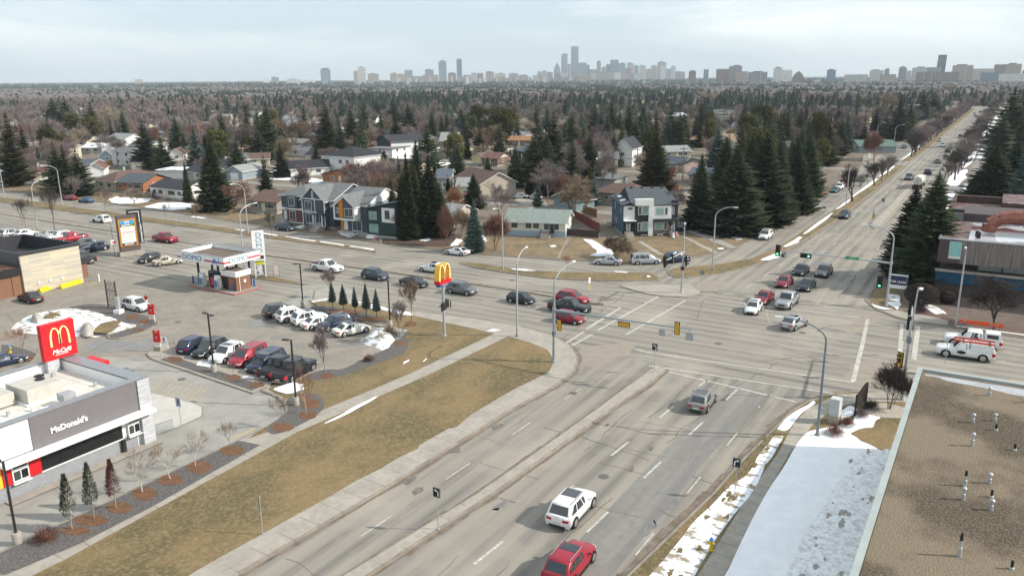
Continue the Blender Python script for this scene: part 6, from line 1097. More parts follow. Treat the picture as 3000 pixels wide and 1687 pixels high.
for x in(1.0,9.75):
 dr=box_part(t,'door',M_TRIM,x-.4,x+.4,-.08,-.02 if x<5 else-.3+.28,.9,2.7)if x<5 else box_part(t,'door',M_TRIM,x-.35,x+.35,-.38,-.3,.9,2.7)
 for i in range(4):y_=-.1 if x<5 else-.4;box_part(dr,'door_pane',M_WGL,x-.22,x+.22,y_,y_+.02,1.0+i*.42,1.25+i*.42)
 g=MB()
 for i in range(5):g.box(x-.8,x+.8,-2.6+i*.35,-.4 if x>5 else-.1,i*.17,(i+1)*.17)
 g.build('step',M_CONC,t);g=MB()
 for s_ in(-.78,.78):g.box(x+s_-.02,x+s_+.02,-2.5,-.5,1.5,1.54);[g.box(x+s_-.015,x+s_+.015,-2.4+j*.6,-2.37+j*.6,.3,1.5)for j in range(4)]
 g.build('railing',M_DTRIM,t)
g=MB();g.box(-1.4,0,9.0,10.6,.9,1.0);[g.box(x_,x_+.04,9.0,9.04,0,2.0)for x_ in(-1.4,-.7,-.05)];g.box(-1.4,0,9,9.04,1.95,2.0);g.build('side_deck',M_GALVD,t)
g=MB();rr=[(.28*math.cos(a_),.28*math.sin(a_))for a_ in np.linspace(0,2*PI,13)];g.path([(9.2+u,-.6,2.4+v)for u,v in rr],[.09]*13,6);g.build('wreath',mat('wreath_green',(.02,.03,.015),.9),t)
g=MB();g.lathe([(.05,0),(.28,.1),(.34,.35),(.2,.6),(.12,.62),(.21,.75),(.2,.95),(.05,1.05)],12);tag(g.build('inflatable_snowman',M_WHT,None,(*G(1972,700),.12)),'small white snowman decoration on the lawn by the right entrance steps','decoration')
g=MB();g.lathe([(.05,0),(.22,.1),(.26,.4),(.16,.8),(.04,1.0)],10);tag(g.build('lawn_decoration',mat('deco_pink',(.6,.15,.2),.6),None,(*G(1980,697),.12)),'pink and red lawn decoration beside the white snowman','decoration')
a,rz,W=frame_px((1484,690),(1656,696));D=8.0
t=empty('bungalow',(*a,.1),rz,'long white bungalow with pale green roof and light blue skirting','house','houses of the neighbourhood');HOUSES.append((140,79,9));
box_part(t,'wall',WALLS['cream']if False else hw('siding_ivory',(.66,.65,.58)),0,W,0,D,1.1,3.1);box_part(t,'skirting',hw('siding_skyblue',(.33,.42,.48)),-.03,W+.03,-.03,D,.0,1.15);roof(t,'gable',W,D,3.1,1.7,ROOFS['greengrey'],wall=hw('siding_ivory',(.66,.65,.58)),ov=.55)
for x,w_,b_ in((1.6,1.0,0),(4.4,.9,0),(5.9,.9,0),(W-2.7,2.9,2)):hwin(t,x,2.2,w_,.95 if w_<2 else 1.5,bars=b_,fr=M_DTRIM if w_<2 else M_TRIM)
hwin(t,3.5,2.2,.5,1.0,side='r',W=W);box_part(t,'door',M_DOORW,7.4,8.2,-.06,0,1.1,3.0);g=MB()
for i in range(5):g.box(7.0,8.8,-2.2+i*.35,-.05,i*.2,(i+1)*.2)
g.build('step',M_CONC,t);g=MB()
for s_ in(7.02,8.78):g.box(s_-.02,s_+.02,-2.2,-.1,1.6,1.65);[g.box(s_-.02,s_+.02,-2.1+j*.65,-2.06+j*.65,.2,1.6)for j in range(4)]
g.build('railing',M_DTRIM,t);box_part(t,'mailbox',M_SIGB,8.9,9.5,-1.0,-.4,.9,1.7)
def unit(x,y,W,D,h,label,wallc,rc,**k):
 t=empty('townhouse',(x,y,.1),R(-90)+R(k.get('tw',2)),label,'house','grey townhouses behind the service road');HOUSES.append((x+D/2,y-W/2,max(W,D)*.55));box_part(t,'wall',WALLS[wallc],0,W,0,D,.5,h);box_part(t,'foundation',M_FND,.02,W-.02,.02,D-.02,0,.5);return t
t=unit(120.6,131.0,7.4,12,6.2,'leftmost grey townhouse with hip roof, wine-coloured lower wall and two tall windows','charcoal','grey');roof(t,'hip',7.4,12,6.2,1.9,ROOFS['grey'],ov=.5);box_part(t,'lower_wall',WALLS['purpleb'],1.9,7.3,-.5,0,.5,3.3);box_part(t,'bay',WALLS['charcoal'],1.9,5.0,-.5,0,3.5,6.2);box_part(t,'belt',M_TRIM,1.8,7.35,-.56,0,3.25,3.5);box_part(t,'belt',M_TRIM,1.8,7.35,-.56,0,.45,.62)
hwin(t,3.4,4.9,1.6,1.7,y=-.5);hwin(t,3.5,2.0,1.6,1.9,y=-.5);hwin(t,.9,5.0,1.3,1.4,fr=M_DTRIM);box_part(t,'door',M_TRIM,.5,1.4,-.06,0,1.0,3.0);box_part(t,'porch_roof',M_TRIM,-.2,1.9,-1.4,0,3.3,3.5)
g=MB();[g.box(.3,1.5,-2.4+i*.4,-.05,i*.2,(i+1)*.2)for i in range(5)];g.build('step',M_CONC,t);g=MB();[g.box(s_,s_+.04,-2.4,-.2,1.8,1.86)for s_ in(.28,1.5)];[g.box(s_,s_+.03,-2.3+j*.3,-2.27+j*.3,.2,1.8)for s_ in(.28,1.5)for j in range(7)];g.build('railing',M_TRIM,t)
t=unit(119.8,123.2,7.8,12,6.2,'second grey townhouse with steep white-trimmed front gable and porch','charcoal','grey');roof(t,'gable',7.8,12,6.2,2.6,ROOFS['grey'],wall=WALLS['charcoal'],ov=.4);
box_part(t,'front_wing',WALLS['charcoal'],.3,6.4,-1.2,0,.5,6.2);roof(t,'gable',6.1,5.5,6.2,2.6,ROOFS['grey'],x0=.3,y0=-1.2,wall=WALLS['charcoal'],ridge='y',ov=.45,name='front_roof');box_part(t,'belt',M_TRIM,.25,4.2,-1.26,-1.2,3.4,3.6);box_part(t,'belt',M_TRIM,.25,6.4,-1.26,-1.2,6.1,6.3);[box_part(t,'corner_board',M_TRIM,x,x+.16,-1.27,-1.2,.5,6.2)for x in(.3,3.7,6.25)]
[box_part(t,'corner_board',M_TRIM,x,x+.12,-1.27,-1.2,6.3,7.9)for x in(3.1,3.4)]
hwin(t,2.0,4.8,1.7,1.7,y=-1.22);hwin(t,2.1,2.1,1.7,2.0,y=-1.22);box_part(t,'door',M_TRIM,4.9,5.7,-1.3,-1.22,1.0,3.0);box_part(t,'door_pane',M_DWIN,5.0,5.6,-1.33,-1.3,1.2,2.8);box_part(t,'porch_roof',ROOFS['dark'],4.0,7.0,-2.6,-1.2,3.2,3.4);[box_part(t,'porch_column',M_TRIM,x,x+.18,-2.5,-2.3,.9,3.2)for x in(4.2,6.5)]
g=MB();[g.box(4.4,6.2,-4.0+i*.35,-1.25,i*.18,(i+1)*.18)for i in range(5)];g.build('step',M_CONC,t);g=MB();[g.box(s_,s_+.05,-3.9,-2.4,1.7,1.78)for s_ in(4.4,6.15)];[g.box(s_,s_+.03,-3.9+j*.22,-3.87+j*.22,.5,1.7)for s_ in(4.4,6.15)for j in range(7)];g.build('railing',M_TRIM,t);hwin(t,7.1,5.2,.5,1.0)
t=unit(118.3,112.2,6.6,13,6.0,'third townhouse with white-framed gable box and orange vertical panel','charcoal','grey',tw=4);roof(t,'gable',6.6,13,6.0,2.6,ROOFS['grey'],wall=WALLS['white'],ov=.3)
g=MB();x0_,x1_,zb_,ze,zp=.0,5.2,3.0,5.9,8.0;xm_=2.6;y0_,y1_=-1.9,0.
outer=[(x0_,zb_),(x1_,zb_),(x1_,ze),(xm_,zp),(x0_,ze)];inner=[(x0_+.35,zb_+.35),(x1_-.35,zb_+.35),(x1_-.35,ze-.15),(xm_,zp-.5),(x0_+.35,ze-.15)]
for i in range(5):j=(i+1)%5;A,B=outer[i],outer[j];a2,b2=inner[i],inner[j];g.poly([(A[0],y0_,A[1]),(B[0],y0_,B[1]),(b2[0],y0_,b2[1]),(a2[0],y0_,a2[1])]);g.poly([(B[0],y0_,B[1]),(A[0],y0_,A[1]),(A[0],y1_+2,A[1]),(B[0],y1_+2,B[1])])
g.build('white_frame',M_TRIM,t);g=MB();g.poly([(p[0],y0_+.25,p[1])for p in inner]);g.build('bay_front',WALLS['charcoal'],t);box_part(t,'orange_panel',mat('orange_panel',(.55,.20,.02),.6),1.25,2.25,y0_+.15,y0_+.25,zb_+.4,7.0);hwin(t,3.6,4.5,2.0,1.5,y=y0_+.25);hwin(t,.8,4.8,.5,.9,y=y0_+.25)
slope_g=MB();slope(slope_g,[(x0_-.3,y0_-.2,ze-.2),(xm_,y0_-.2,zp+.1),(xm_,6,zp+.1),(x0_-.3,6,ze-.2)][::-1]);slope(slope_g,[(xm_,y0_-.2,zp+.1),(x1_+.3,y0_-.2,ze-.2),(x1_+.3,6,ze-.2),(xm_,6,zp+.1)][::-1]);slope_g.build('front_roof',[ROOFS['grey'],M_TRIM],t)
hwin(t,4.2,1.7,2.2,1.9,bars=1);box_part(t,'orange_panel',mat('orange_panel'),.2,.9,-.06,0,.5,3.0);box_part(t,'door',M_TRIM,1.0,1.9,-.08,0,.7,2.7);hwin(t,2.5,2.0,.9,1.9,side='r',W=6.6,bars=0);hwin(t,3.6,.3,1.0,.4,y=-.05);box_part(t,'side_wall',WALLS['bluegrey'],6.6,6.66,0,13,.5,5.9)
t=unit(117.6,104.6,7.0,13,5.6,'rightmost townhouse in dark green siding with slanting roof beside the spruces','green','grey',tw=4)
g=MB();slope(g,[(-.4,-.6,5.6),(7.5,-.6,7.4),(7.5,13.4,7.4),(-.4,13.4,5.6)]);g.build('roof',[ROOFS['grey'],M_DTRIM],t);g=MB();g.poly([(0,.0,5.5),(7.0,0,5.5),(7.0,0,7.15)]);g.poly([(7.0,0,5.5),(7.0,13,5.5),(7.0,13,7.15),(7.0,0,7.15)]);g.build('gable',WALLS['green'],t)
hwin(t,1.6,4.3,1.9,1.7,gl=M_WGR,fr=M_DTRIM);hwin(t,1.7,1.8,2.2,1.7,gl=M_WGR,fr=M_DTRIM);hwin(t,5.2,4.6,.9,1.6,fr=M_DTRIM);box_part(t,'side_bay',WALLS['white'],3.9,6.8,-.3,0,3.2,6.0);hwin(t,5.2,4.7,.9,1.5,y=-.3,fr=M_DTRIM);box_part(t,'lower_white',WALLS['white'],0.1,2.3,-.1,0,.0,.5)
p=G(967,668);t=empty('sale_sign',(p[0],p[1],.12),R(-75),'white sale sign on two posts before the orange-panelled townhouse','sign');g=MB();g.box(-.7,.7,-.04,.04,.9,2.1);g.build('panel',mat('sale_white',(.72,.68,.7),.5,(.5,.4,.5),3),t);[box_part(t,'leg',M_TRIM,s_-.05,s_+.05,-.05,.05,0,2.0)for s_ in(-.68,.68)]
S('path',GC(800,480,6.3,[(470,1180),(700,1060),(900,1060),(1180,970),(1190,1000),(980,1090),(800,1150),(520,1215)]),.128,M_CONC);S('path',GC(800,480,6.3,[(750,1240),(1050,1130),(1080,1180),(900,1260)]),.129,M_CONC);S('path',GC(800,480,6.3,[(1560,1350),(1800,1220),(2440,1160),(2440,1180),(1750,1370)]),.13,M_CONC)
S('path',GC(*C3,[(1500,350),(1550,350),(1760,480),(1700,475)]),.128,M_CONC);S('path',GC(*C3,[(1890,290),(1950,300),(2270,455),(2230,465)]),.128,M_CONC);S('path',GC(*C3,[(740,515),(790,420),(840,320),(880,320),(800,430),(770,520)]),.128,M_KERB);S('driveway',GC(*C3,[(1960,250),(2100,250),(2440,405),(2370,415)]),.128,M_DRIVE)
S('driveway',GC(1200,300,3.677,[(1130,1060),(1180,1030),(1400,1030),(1500,1110),(1300,1150)]),.128,M_CONC)
C1=lambda a,b_:(a/3.677,300+b_/3.677);C2_=lambda a,b_:(600+a/3.677,300+b_/3.677);C12=lambda a,b_:(1200+a/3.677,300+b_/3.677);C17=lambda a,b_:(1700+a/3.677,300+b_/3.677);C23=lambda a,b_:(2300+a/3.677,250+b_/3.677)
H=hpx
H((944,509),(1040,517),15,'white','black','large white two-storey house with black hip roof behind the townhouses',h=6.0,kind='hip',rise=2.6,win=3)
t=hpx((1106,462),(1147,471),16,'dark','dark','modern house with dark front, red accent and tall white side wall',h=7.0,rise=2.2,win=1,ridge='y');box_part(t,'red_accent',mat('accent_red',(.25,.06,.04),.6),frame_px((1106,462),(1147,471))[2]-.9,frame_px((1106,462),(1147,471))[2]+.1,-.3,.0,.3,8.0);box_part(t,'side_wall',WALLS['white'],frame_px((1106,462),(1147,471))[2],frame_px((1106,462),(1147,471))[2]+.08,.1,15.9,.3,7.0)
H((1150,478),(1200,468),10,'white','grey','white flat-fronted house right of the red-accent house',h=5,kind='flat',rise=.3,win=2)
H((853,521),(967,514),9,'white','black','black-roofed white bungalow directly behind the leftmost townhouse',rise=2.0,win=2)
H((736,622),(812,628),11,'taupe','brown','taupe bungalow with small porch gable left of the townhouses',rise=1.8,win=3)
H((665,527),(711,529),11,'bluegrey','lightgrey','grey garage with pale roof and white door behind the taupe bungalow',ridge='y',garage=True,name='garage',cat='garage')
H((657,490),(717,492),8,'beige','grey','beige bungalow with grey gable roof behind the reddish bare tree',ridge='y');H((730,489),(790,487),9,'beige','brown','beige bungalow with long brown roof left of the dark conifer')
H((880,454),(903,459),8,'yellow','brown','yellowish narrow house behind the white gable',h=4);H((902,461),(926,456),8,'white','grey','small white gabled house left of the dark conifer group',ridge='y')
H((839,353),(910,353),10,'cream','brown','cream house with brown roof in the middle distance',h=3.4);H((902,412),(943,412),10,'yellow','bluegrey','tan house with blue grey hip roof beside the tall conifers',kind='hip');H((1084,366),(1100,368),9,'white','dark','white twin-gabled house between far conifers, left half',h=4.5,ridge='y',rise=2.4);H((1101,369),(1114,368),9,'white','dark','white twin-gabled house between far conifers, right half',h=4,ridge='y',rise=2.2)
H((668,364),(698,359),12,'cream','lightgrey','cream gabled house above the purple bare trees',h=4.6,ridge='y',rise=2)
H((101,535),(150,532),12,'beige','redbrown','beige bungalow with red-brown hip roof left of the three spruces',kind='hip',chim=True);H((-12,526),(16,524),10,'teal','bluegrey','teal house cut by the left photo edge');H((256,520),(307,518),9,'white','redbrown','white garage-like house with front gable behind the brown bungalow',ridge='y',garage=True,name='garage',cat='garage')
H((294,478),(335,478),10,'bluegrey','grey','blue grey gabled house right of the orange fence',ridge='y',rise=2);H((283,557),(341,563),15,'beige','brown','long bungalow with brown hip roof and orange chimney',kind='hip',rise=2.2,chim=True);H((344,563),(421,566),11,'brick','slate','orange brick bungalow with dark grey roof',kind='gable',rise=1.8,win=4);H((443,578),(541,589),9,'white','dark','bright white bungalow with dark cross-gabled roof behind the snowy lawn',rise=1.6,win=5)
H((463,527),(540,528),8,'white','snow','low building with snow-white roof behind the white bungalow',kind='flat',win=0,door=False);H((545,528),(600,532),8,'grey','dark','grey building with black roof right of the snowy-roofed one',win=1)
H((144,418),(172,421),13,'pink','dark','pinkish gabled house with black roof in the left middle distance',ridge='y',rise=2.6,h=3.6);H((174,424),(206,419),8,'beige','grey','low beige garage beside the pinkish gabled house',garage=True,name='garage',cat='garage')
H((256,421),(313,421),10,'bluegrey','grey','blue grey house with grey roof right of the olive pine',win=3);H((296,383),(345,383),11,'pink','bluegrey','pinkish house with slate blue roof left of the blue spruce',h=3.4);H((384,499),(416,499),9,'yellow','dark','small yellow-doored garage left of the two tall spruces',garage=True,name='garage',cat='garage')
H((335,467),(403,467),11,'grey','slate','long grey-roofed bungalow behind the bare bushes',rise=1.6);H((240,452),(300,452),11,'grey','snow','grey house with snow-edged roof in the left middle distance',rise=1.4);H((87,362),(120,361),12,'white','grey','white gabled house between the left-hand conifers',ridge='y',rise=2.4);H((498,474),(536,473),10,'white','brown','white gabled house right of the two tall spruces',ridge='y',rise=2.0)
H((1407,579),(1512,570),16,'beige','brown','wide taupe house with brown front gable above the parked silver cars',ridge='y',rise=2.6,h=3.6,win=1,door=False);H((1412,487),(1457,489),11,'brown','redbrown','brown bungalow with cream gable end in the centre',ridge='x',wall2='cream',win=2)
H((1383,484),(1421,486),8,'yellow','brown','pale yellow shed-like house left of the brown bungalow',ridge='y',win=0,name='garage',cat='garage');H((1290,452),(1337,452),12,'grey','lightgrey','grey two-storey house with pale roof and skylights',h=5.5,rise=3.0);H((1502,465),(1556,475),10,'dark','bluegrey','dark house with blue hip roof right of the cedar',kind='hip',h=3.4);H((1488,430),(1553,430),10,'brown','orange','house with orange-tan roof behind the blue-roofed one',chim=True)
t=hpx((1795,489),(1851,491),15,'white','dark','tall white modern house with dark gable roof and slit windows',h=6.6,rise=3.0,ridge='y',win=1,door=False);H((1757,516),(1809,516),9,'cream','grey','cream two-storey house behind the grey bare tree',h=5.6,win=2);H((1798,555),(1838,542),8,'grey','grey','low grey garage with flat roof beside the utility pole',kind='flat',h=2.6,rise=.3,win=0,door=False,name='garage',cat='garage')
H((1943,466),(2024,464),11,'beige','lightgrey','beige bungalow with pale grey roof right of the big pine',win=3);H((2002,506),(2027,502),9,'teal','bluegrey','dark teal garage with open front behind the utility pole',ridge='y',garage=True,name='garage',cat='garage',h=3.2);H((1960,500),(1998,508),9,'pink','dark','pinkish garage with dark roof left of the teal one',garage=True,name='garage',cat='garage');H((2018,536),(2102,541),9,'pink','bluegrey','long garage with slate blue roof before the orange fence',h=2.6,win=0,door=False,name='garage',cat='garage')
H((2013,432),(2070,432),10,'beige','tan','tan-roofed bungalow above the teal garage');H((2080,427),(2149,438),11,'cream','tan','cream house with two steep gables left of the spruce row',h=3.4,ridge='y',rise=2.4);H((1896,384),(1939,384),12,'white','dark','white house with wide gable between the centre spruces',h=5,ridge='y',rise=2.4);H((2075,378),(2092,378),9,'white','bluegrey','small white gabled house in the right middle distance',ridge='y',rise=2);H((2007,653),(2078,664),13,'cream','dark','cream bungalow half hidden behind the thin front spruce',h=2.8,rise=1.4)
H((1687,623),(1741,617),9,'teal','dark','teal cottage with white-framed windows behind the wooden fence',win=2);H((2488,440),(2517,448),14,'bluegrey','green','green-roofed bungalow beside the far tree row',ridge='y',rise=1.8);H((2496,413),(2566,415),11,'brown','redbrown','red-brown roofed bungalow behind the green-roofed one');H((2672,342),(2706,342),12,'grey','lightgrey','tall pale apartment block behind the long tree row',h=8,kind='flat',rise=.3,win=3,name='apartment_block',cat='building');H((2406,392),(2436,392),10,'bluegrey','greengrey','pale blue house between the right-hand spruces');H((2440,378),(2500,380),11,'pink','brown','brown-roofed house in the purple bare trees right of the spruces')
H((1240,660),(1330,668),9,'beige','lightgrey','pale bungalow hidden behind the front spruces',h=2.7);H((1280,560),(1320,560),9,'grey','bluegrey','grey shed-roofed house between the two spruce groups',h=4);H((1340,575),(1372,575),8,'white','lightgrey','small pale garage behind the blue spruce',win=0,name='garage',cat='garage')
random.seed(21)
LOC=[(150,'at the far left'),(420,'left of the domed mast towers'),(700,'left of the round-topped tower'),(960,'under the leftmost skyline tower'),(1180,'under the left skyline cluster'),(1400,'under the twin slim towers'),(1620,'left of downtown'),(1800,'under the tallest downtown tower'),(2050,'right of downtown'),(2350,'under the brick campus blocks'),(2620,'under the dark leaning tower'),(9999,'near the far end of the road')]
def where(x,y):
 px=P(x,y,3)[0];d=math.hypot(x,y)
 for lim,s_ in LOC:
  if px<lim:break
 return s_,('nearer blocks' if d<260 else 'middle blocks' if d<420 else 'far back')
WN=[('white',4),('cream',2),('beige',5),('grey',4),('bluegrey',3),('yellow',1),('pink',2),('brown',2),('taupe',3),('brick',1)];RN=[('grey',6),('lightgrey',2),('dark',5),('brown',5),('redbrown',1),('bluegrey',3),('snow',1),('tan',1)]
WN=[a for a,n in WN for _ in range(n)];RN=[a for a,n in RN for _ in range(n)];LBL={}
nf=0
for X in(181,222,261,302,341,382,421,462,501,560,640,740,860):
 y=62
 while y<min(X*2.0,900):
  y+=random.uniform(15.5,19)
  if nf>=215:break
  px,py=P(X,y,2)
  if px<-60 or px>2760 or any(abs(y-s_)<12 for s_ in(255,420,590)):continue
  if random.random()<(.15 if X<330 else .5 if X<520 else .7):continue
  xx=X+random.uniform(-2,2);
  if any(math.hypot(xx-a,y-b_)<r_+9 for a,b_,r_ in HOUSES):continue
  W=random.uniform(11,15);D=random.uniform(8,10);w_,r_=random.choice(WN),random.choice(RN);kd=random.choice(('gable','gable','hip'));two=random.random()<.18
  s_,q_=where(xx,y);lb='%s %s, %s %s roof, %s, %s'%({'bluegrey':'blue grey'}.get(w_,w_),'two-storey house' if two else 'bungalow',{'lightgrey':'pale grey','snow':'snow-covered','bluegrey':'slate blue','redbrown':'red-brown','greengrey':'pale green'}.get(r_,r_),kd,s_,q_)
  house((xx-D/2+.0,y+W/2),R(-90),W,D,w_,r_,lb,h=5.4 if two else 2.9,kind=kd,rise=random.uniform(1.5,2.3),ridge=random.choice(('x','x','y'))if kd=='gable' else 'x',win=2 if X<350 else 1,chim=random.random()<.2,det=2 if X<240 else 1 if X<300 else 0,group='bungalows filling the neighbourhood');nf+=1
  if X<345 and random.random()<.6:
   gx=xx+(16 if(X//40)%2 else-16);c_=random.choice(RN)
   if not any(math.hypot(gx-a,y-b_)<r_+5 for a,b_,r_ in HOUSES):house((gx-3,y+3),R(-90),6,6,random.choice(WN),c_,'small garage with %s roof %s, %s'%({'lightgrey':'pale grey','bluegrey':'slate blue','snow':'snow-covered'}.get(c_,c_),s_,q_),h=2.5,rise=1.2,garage=True,name='garage',cat='garage',group='garages along the back lanes',det=0)
def fence(p,q,h_,m_,label,zb=.11,pick=True):
 a=Vector(p);b_=Vector(q);d=b_-a;t=empty('fence',(*a,zb),math.atan2(d.y,d.x),label,'fence');n_=max(2,int(d.length/2.4));g=MB();x=0
 while x<d.length:g.box(x,min(x+.14,d.length),-.02,.02,.05,h_+random.uniform(-.03,.03));x+=.15
 g.build('board_panel',m_,t)
 for i in range(n_+1):x=d.length*i/n_;box_part(t,'post',m_,x-.06,x+.06,-.07,.07,0,h_+.08)
 return t
M_FB=mat('fence_brown',(.24,.12,.06),.9,(.15,.08,.045),1.5,(2,2,.3));M_FR=mat('fence_red',(.20,.05,.045),.9,(.13,.04,.04),1.5);M_FD=mat('fence_dark',(.07,.05,.05),.9);M_FO=mat('fence_orange',(.50,.24,.07),.9,(.38,.18,.06),1.2)
fence(G(1709,628),G(1748,640),1.9,M_FB,'brown board fence between the teal cottage and the modern house');fence(G(1680,641),G(1755,682),1.8,M_FR,'dark red fence running down beside the modern house');fence(G(1662,692),G(1752,700),1.4,M_FD,'low dark fence right of the light bungalow')
fence(G(1946,560),G(1988,564),1.8,M_FO,'orange board fence behind the modern house roof');fence(G(2095,486),G(2128,476),1.9,M_FO,'orange board fence by the cream gables');fence(G(288,489),G(335,484),1.8,M_FO,'orange board fence left of the blue grey gabled house');fence(G(2527,474),G(2558,465),2.2,mat('fence_grey',(.40,.41,.38),.9),'pale grey fence below the green-roofed bungalow',.12);fence(G(446,590),G(448,560),1.7,M_FR,'short dark red fence left of the bright white bungalow')
fence(G(2370,588),G(2425,568),.9,M_FB,'low timber retaining fence at the foot of the spruce row')
M_UP=mat('weathered_pole',(.16,.13,.11),.9);UPS=[]
for(px,py,pt,lb)in((1794,551,458,'wooden utility pole behind the modern house'),(2367-66*5-31,0,0,''),(346,489,417,'leaning wooden utility pole among the left bungalows'),(1350,420,372,'wooden utility pole left of the tan bare tree'),(2000,528,430,'wooden utility pole beside the teal garage'),(1866,500,446,'wooden utility pole right of the white modern house'),(540,500,430,'wooden utility pole left of the tall front spruce'),(860,478,430,'wooden utility pole behind the black roof'),(773,530,440,'wooden utility pole near the grey garage'),(1508,420,350,'thin utility pole in the centre distance'),(2100,455,408,'utility pole right of the tan-roofed bungalow')):
 if not lb:continue
 x,y=G(px,py,.1);h_=max(7.5,min(12,HT(px,py,pt)));t=empty('utility_pole',(x,y,.1),0,lb,'utility pole','wooden utility poles');g=MB();g.tube((0,0,0),(0,0,h_),.17,.11,8);g.build('pole',M_UP,t,smooth=40);box_part(t,'crossarm',M_UP,-.06,.06,-1.1,1.1,h_-.8,h_-.65);UPS.append((x,y,h_))
wl=[(UPS[0],(170,130,9.5)),(UPS[0],UPS[3]),(UPS[3],(UPS[3][0]+3,UPS[3][1]-50,9)),(UPS[1],(UPS[1][0]-2,UPS[1][1]-60,9))]
for i,(a,b_)in enumerate(wl):
 g=MB()
 for off in(-1,0,1):pts=[(a[0]+(b_[0]-a[0])*u,a[1]+off+(b_[1]-a[1])*u,a[2]-.6+(b_[2]-a[2])*u-1.2*4*u*(1-u)+.1)for u in np.linspace(0,1,9)];g.path(pts,[.022]*9,4)
 tag(g.build('power_line',M_SIGB),['power lines crossing in front of the centre bare trees','power lines between the modern house pole and the garage pole','power lines beyond the teal garage','power lines over the left bungalows'][i],'power line','overhead wires')
t=empty('hydrant_marker',(*G(1098,704),.12),0,'small pinkish hydrant on the verge below the spruce group','hydrant');g=MB();g.lathe([(.16,0),(.13,.1),(.13,.7),(.08,.85)],10);g.build('body',mat('hydrant_pink',(.65,.3,.28),.6),t)
# ------------------------------------------------------------------ trees
def tmat(name,c,c2,scale,rnd=.25,c3=None,f3=.5):return mat(name,c,.95,c2,scale,c3=c3,scale3=1.3,f3=f3,rnd=rnd,spec=.15)
M_SPR=tmat('spruce_needles',(.022,.034,.018),(.062,.074,.038),1.2,.45,(.010,.016,.011));M_SPB=tmat('blue_spruce_needles',(.045,.075,.068),(.09,.12,.10),.9,.25,(.02,.03,.028));M_PIN=tmat('pine_needles',(.075,.075,.02),(.045,.05,.02),.7,.3,(.12,.10,.03));M_SPO=tmat('olive_spruce_needles',(.042,.045,.017),(.028,.033,.014),.9,.3,(.075,.06,.025))
M_BARK=tmat('conifer_bark',(.08,.06,.05),(.05,.04,.035),2,.1)
M_TW={'grey':tmat('twigs_grey',(.17,.14,.135),(.23,.19,.18),.5,.22),'red':tmat('twigs_red',(.17,.085,.065),(.22,.12,.09),.5,.18),'tan':tmat('twigs_tan',(.24,.18,.125),(.19,.14,.10),.5,.15),'cream':tmat('twigs_cream',(.38,.32,.24),(.28,.23,.175),.5,.12),'purple':tmat('twigs_purple',(.175,.13,.135),(.24,.18,.185),.5,.15),'orange':tmat('twigs_orange',(.30,.13,.06),(.23,.12,.07),.5,.12),'dark':tmat('twigs_dark',(.055,.045,.042),(.075,.06,.055),.5,.12)}
def spruce_geo(seed,H=12.,Rm=2.6,levels=30,nb=13,seg=4,low=.06,dens=1.,rough=.22,pw=.85,fw=.3):
 rnd=random.Random(seed);b=MB();ph=rnd.random()*6
 for L_ in range(levels):
  u=(L_+rnd.uniform(-.3,.3))/levels;u=max(0,min(.99,u));z=H*(low+(1-low)*u);Rr=Rm*((1-u)**pw)*rnd.uniform(.82,1.12)*(1 if u>.06 else .8)+.08
  n_=max(4,int(nb*(1-u*.65)*dens));off=rnd.random()*6
  for k in range(n_):
   a=off+2*PI*k/n_+rnd.uniform(-.22,.22);Rb=Rr*rnd.uniform(1-rough*1.6,1+rough);ca,sa=math.cos(a),math.sin(a);dz=-(.30+.12*rnd.random())*Rb*(1-u*.9)+.12*H*.02
   prev=None
   for s_ in range(seg+1):
    t=s_/seg;r=Rb*t;zz=z+dz*t*1.1+.22*Rb*t*t*t*(1.2-u);wd=Rb*(fw*(1-t)**.6+.03)*(1 if s_ else .45)*rnd.uniform(.7,1.25)
    q=((r*ca-wd*sa,r*sa+wd*ca,zz-wd*.45),(r*ca,r*sa,zz+.05),(r*ca+wd*sa,r*sa-wd*ca,zz-wd*.45))
    if prev:b.quad(prev[0],prev[1],q[1],q[0]);b.quad(prev[1],prev[2],q[2],q[1])
    if prev and s_<seg+1 and rnd.random()<.75:
     hw_=wd*.9;hx=r-Rb*.06;b.poly([(hx*ca-hw_*sa,hx*sa+hw_*ca,zz-.02),(hx*ca+hw_*sa,hx*sa-hw_*ca,zz-.02),(hx*ca*.97,hx*sa*.97,zz-wd*1.3-.12)])
    prev=q
 tip=MB()
 b.tube((0,0,H*.93),(0,0,H*1.02),.10,.02,5)
 return b
def trunk_geo(H,r=.17):b=MB();b.tube((0,0,0),(0,0,H*.9),r,r*.25,7);return b
def pine_geo(seed,H=10,Rm=3.0):
 rnd=random.Random(seed);b=MB()
 for k in range(60):
  u=rnd.random()**.8;z=H*(.28+.70*u);Rr=Rm*math.sin(PI*min(1,(.18+.82*(1-u))))**.6*(1-u*.45);a=rnd.random()*2*PI;r=Rr*math.sqrt(rnd.random());cx,cy=r*math.cos(a),r*math.sin(a);cr_=Rm*.33*rnd.uniform(.7,1.2)
  for j in range(34):
   d=Vector((rnd.gauss(0,1),rnd.gauss(0,1),rnd.gauss(0,.7))).normalized();p=Vector((cx,cy,z))+d*cr_*rnd.uniform(.6,1);s_=cr_*.30;e1=d.orthogonal().normalized()*s_;e2=d.cross(e1).normalized()*s_*.55
   b.poly([p-e1,p+e2,p+e1*.9+d*s_*.7,p-e2])
 return b
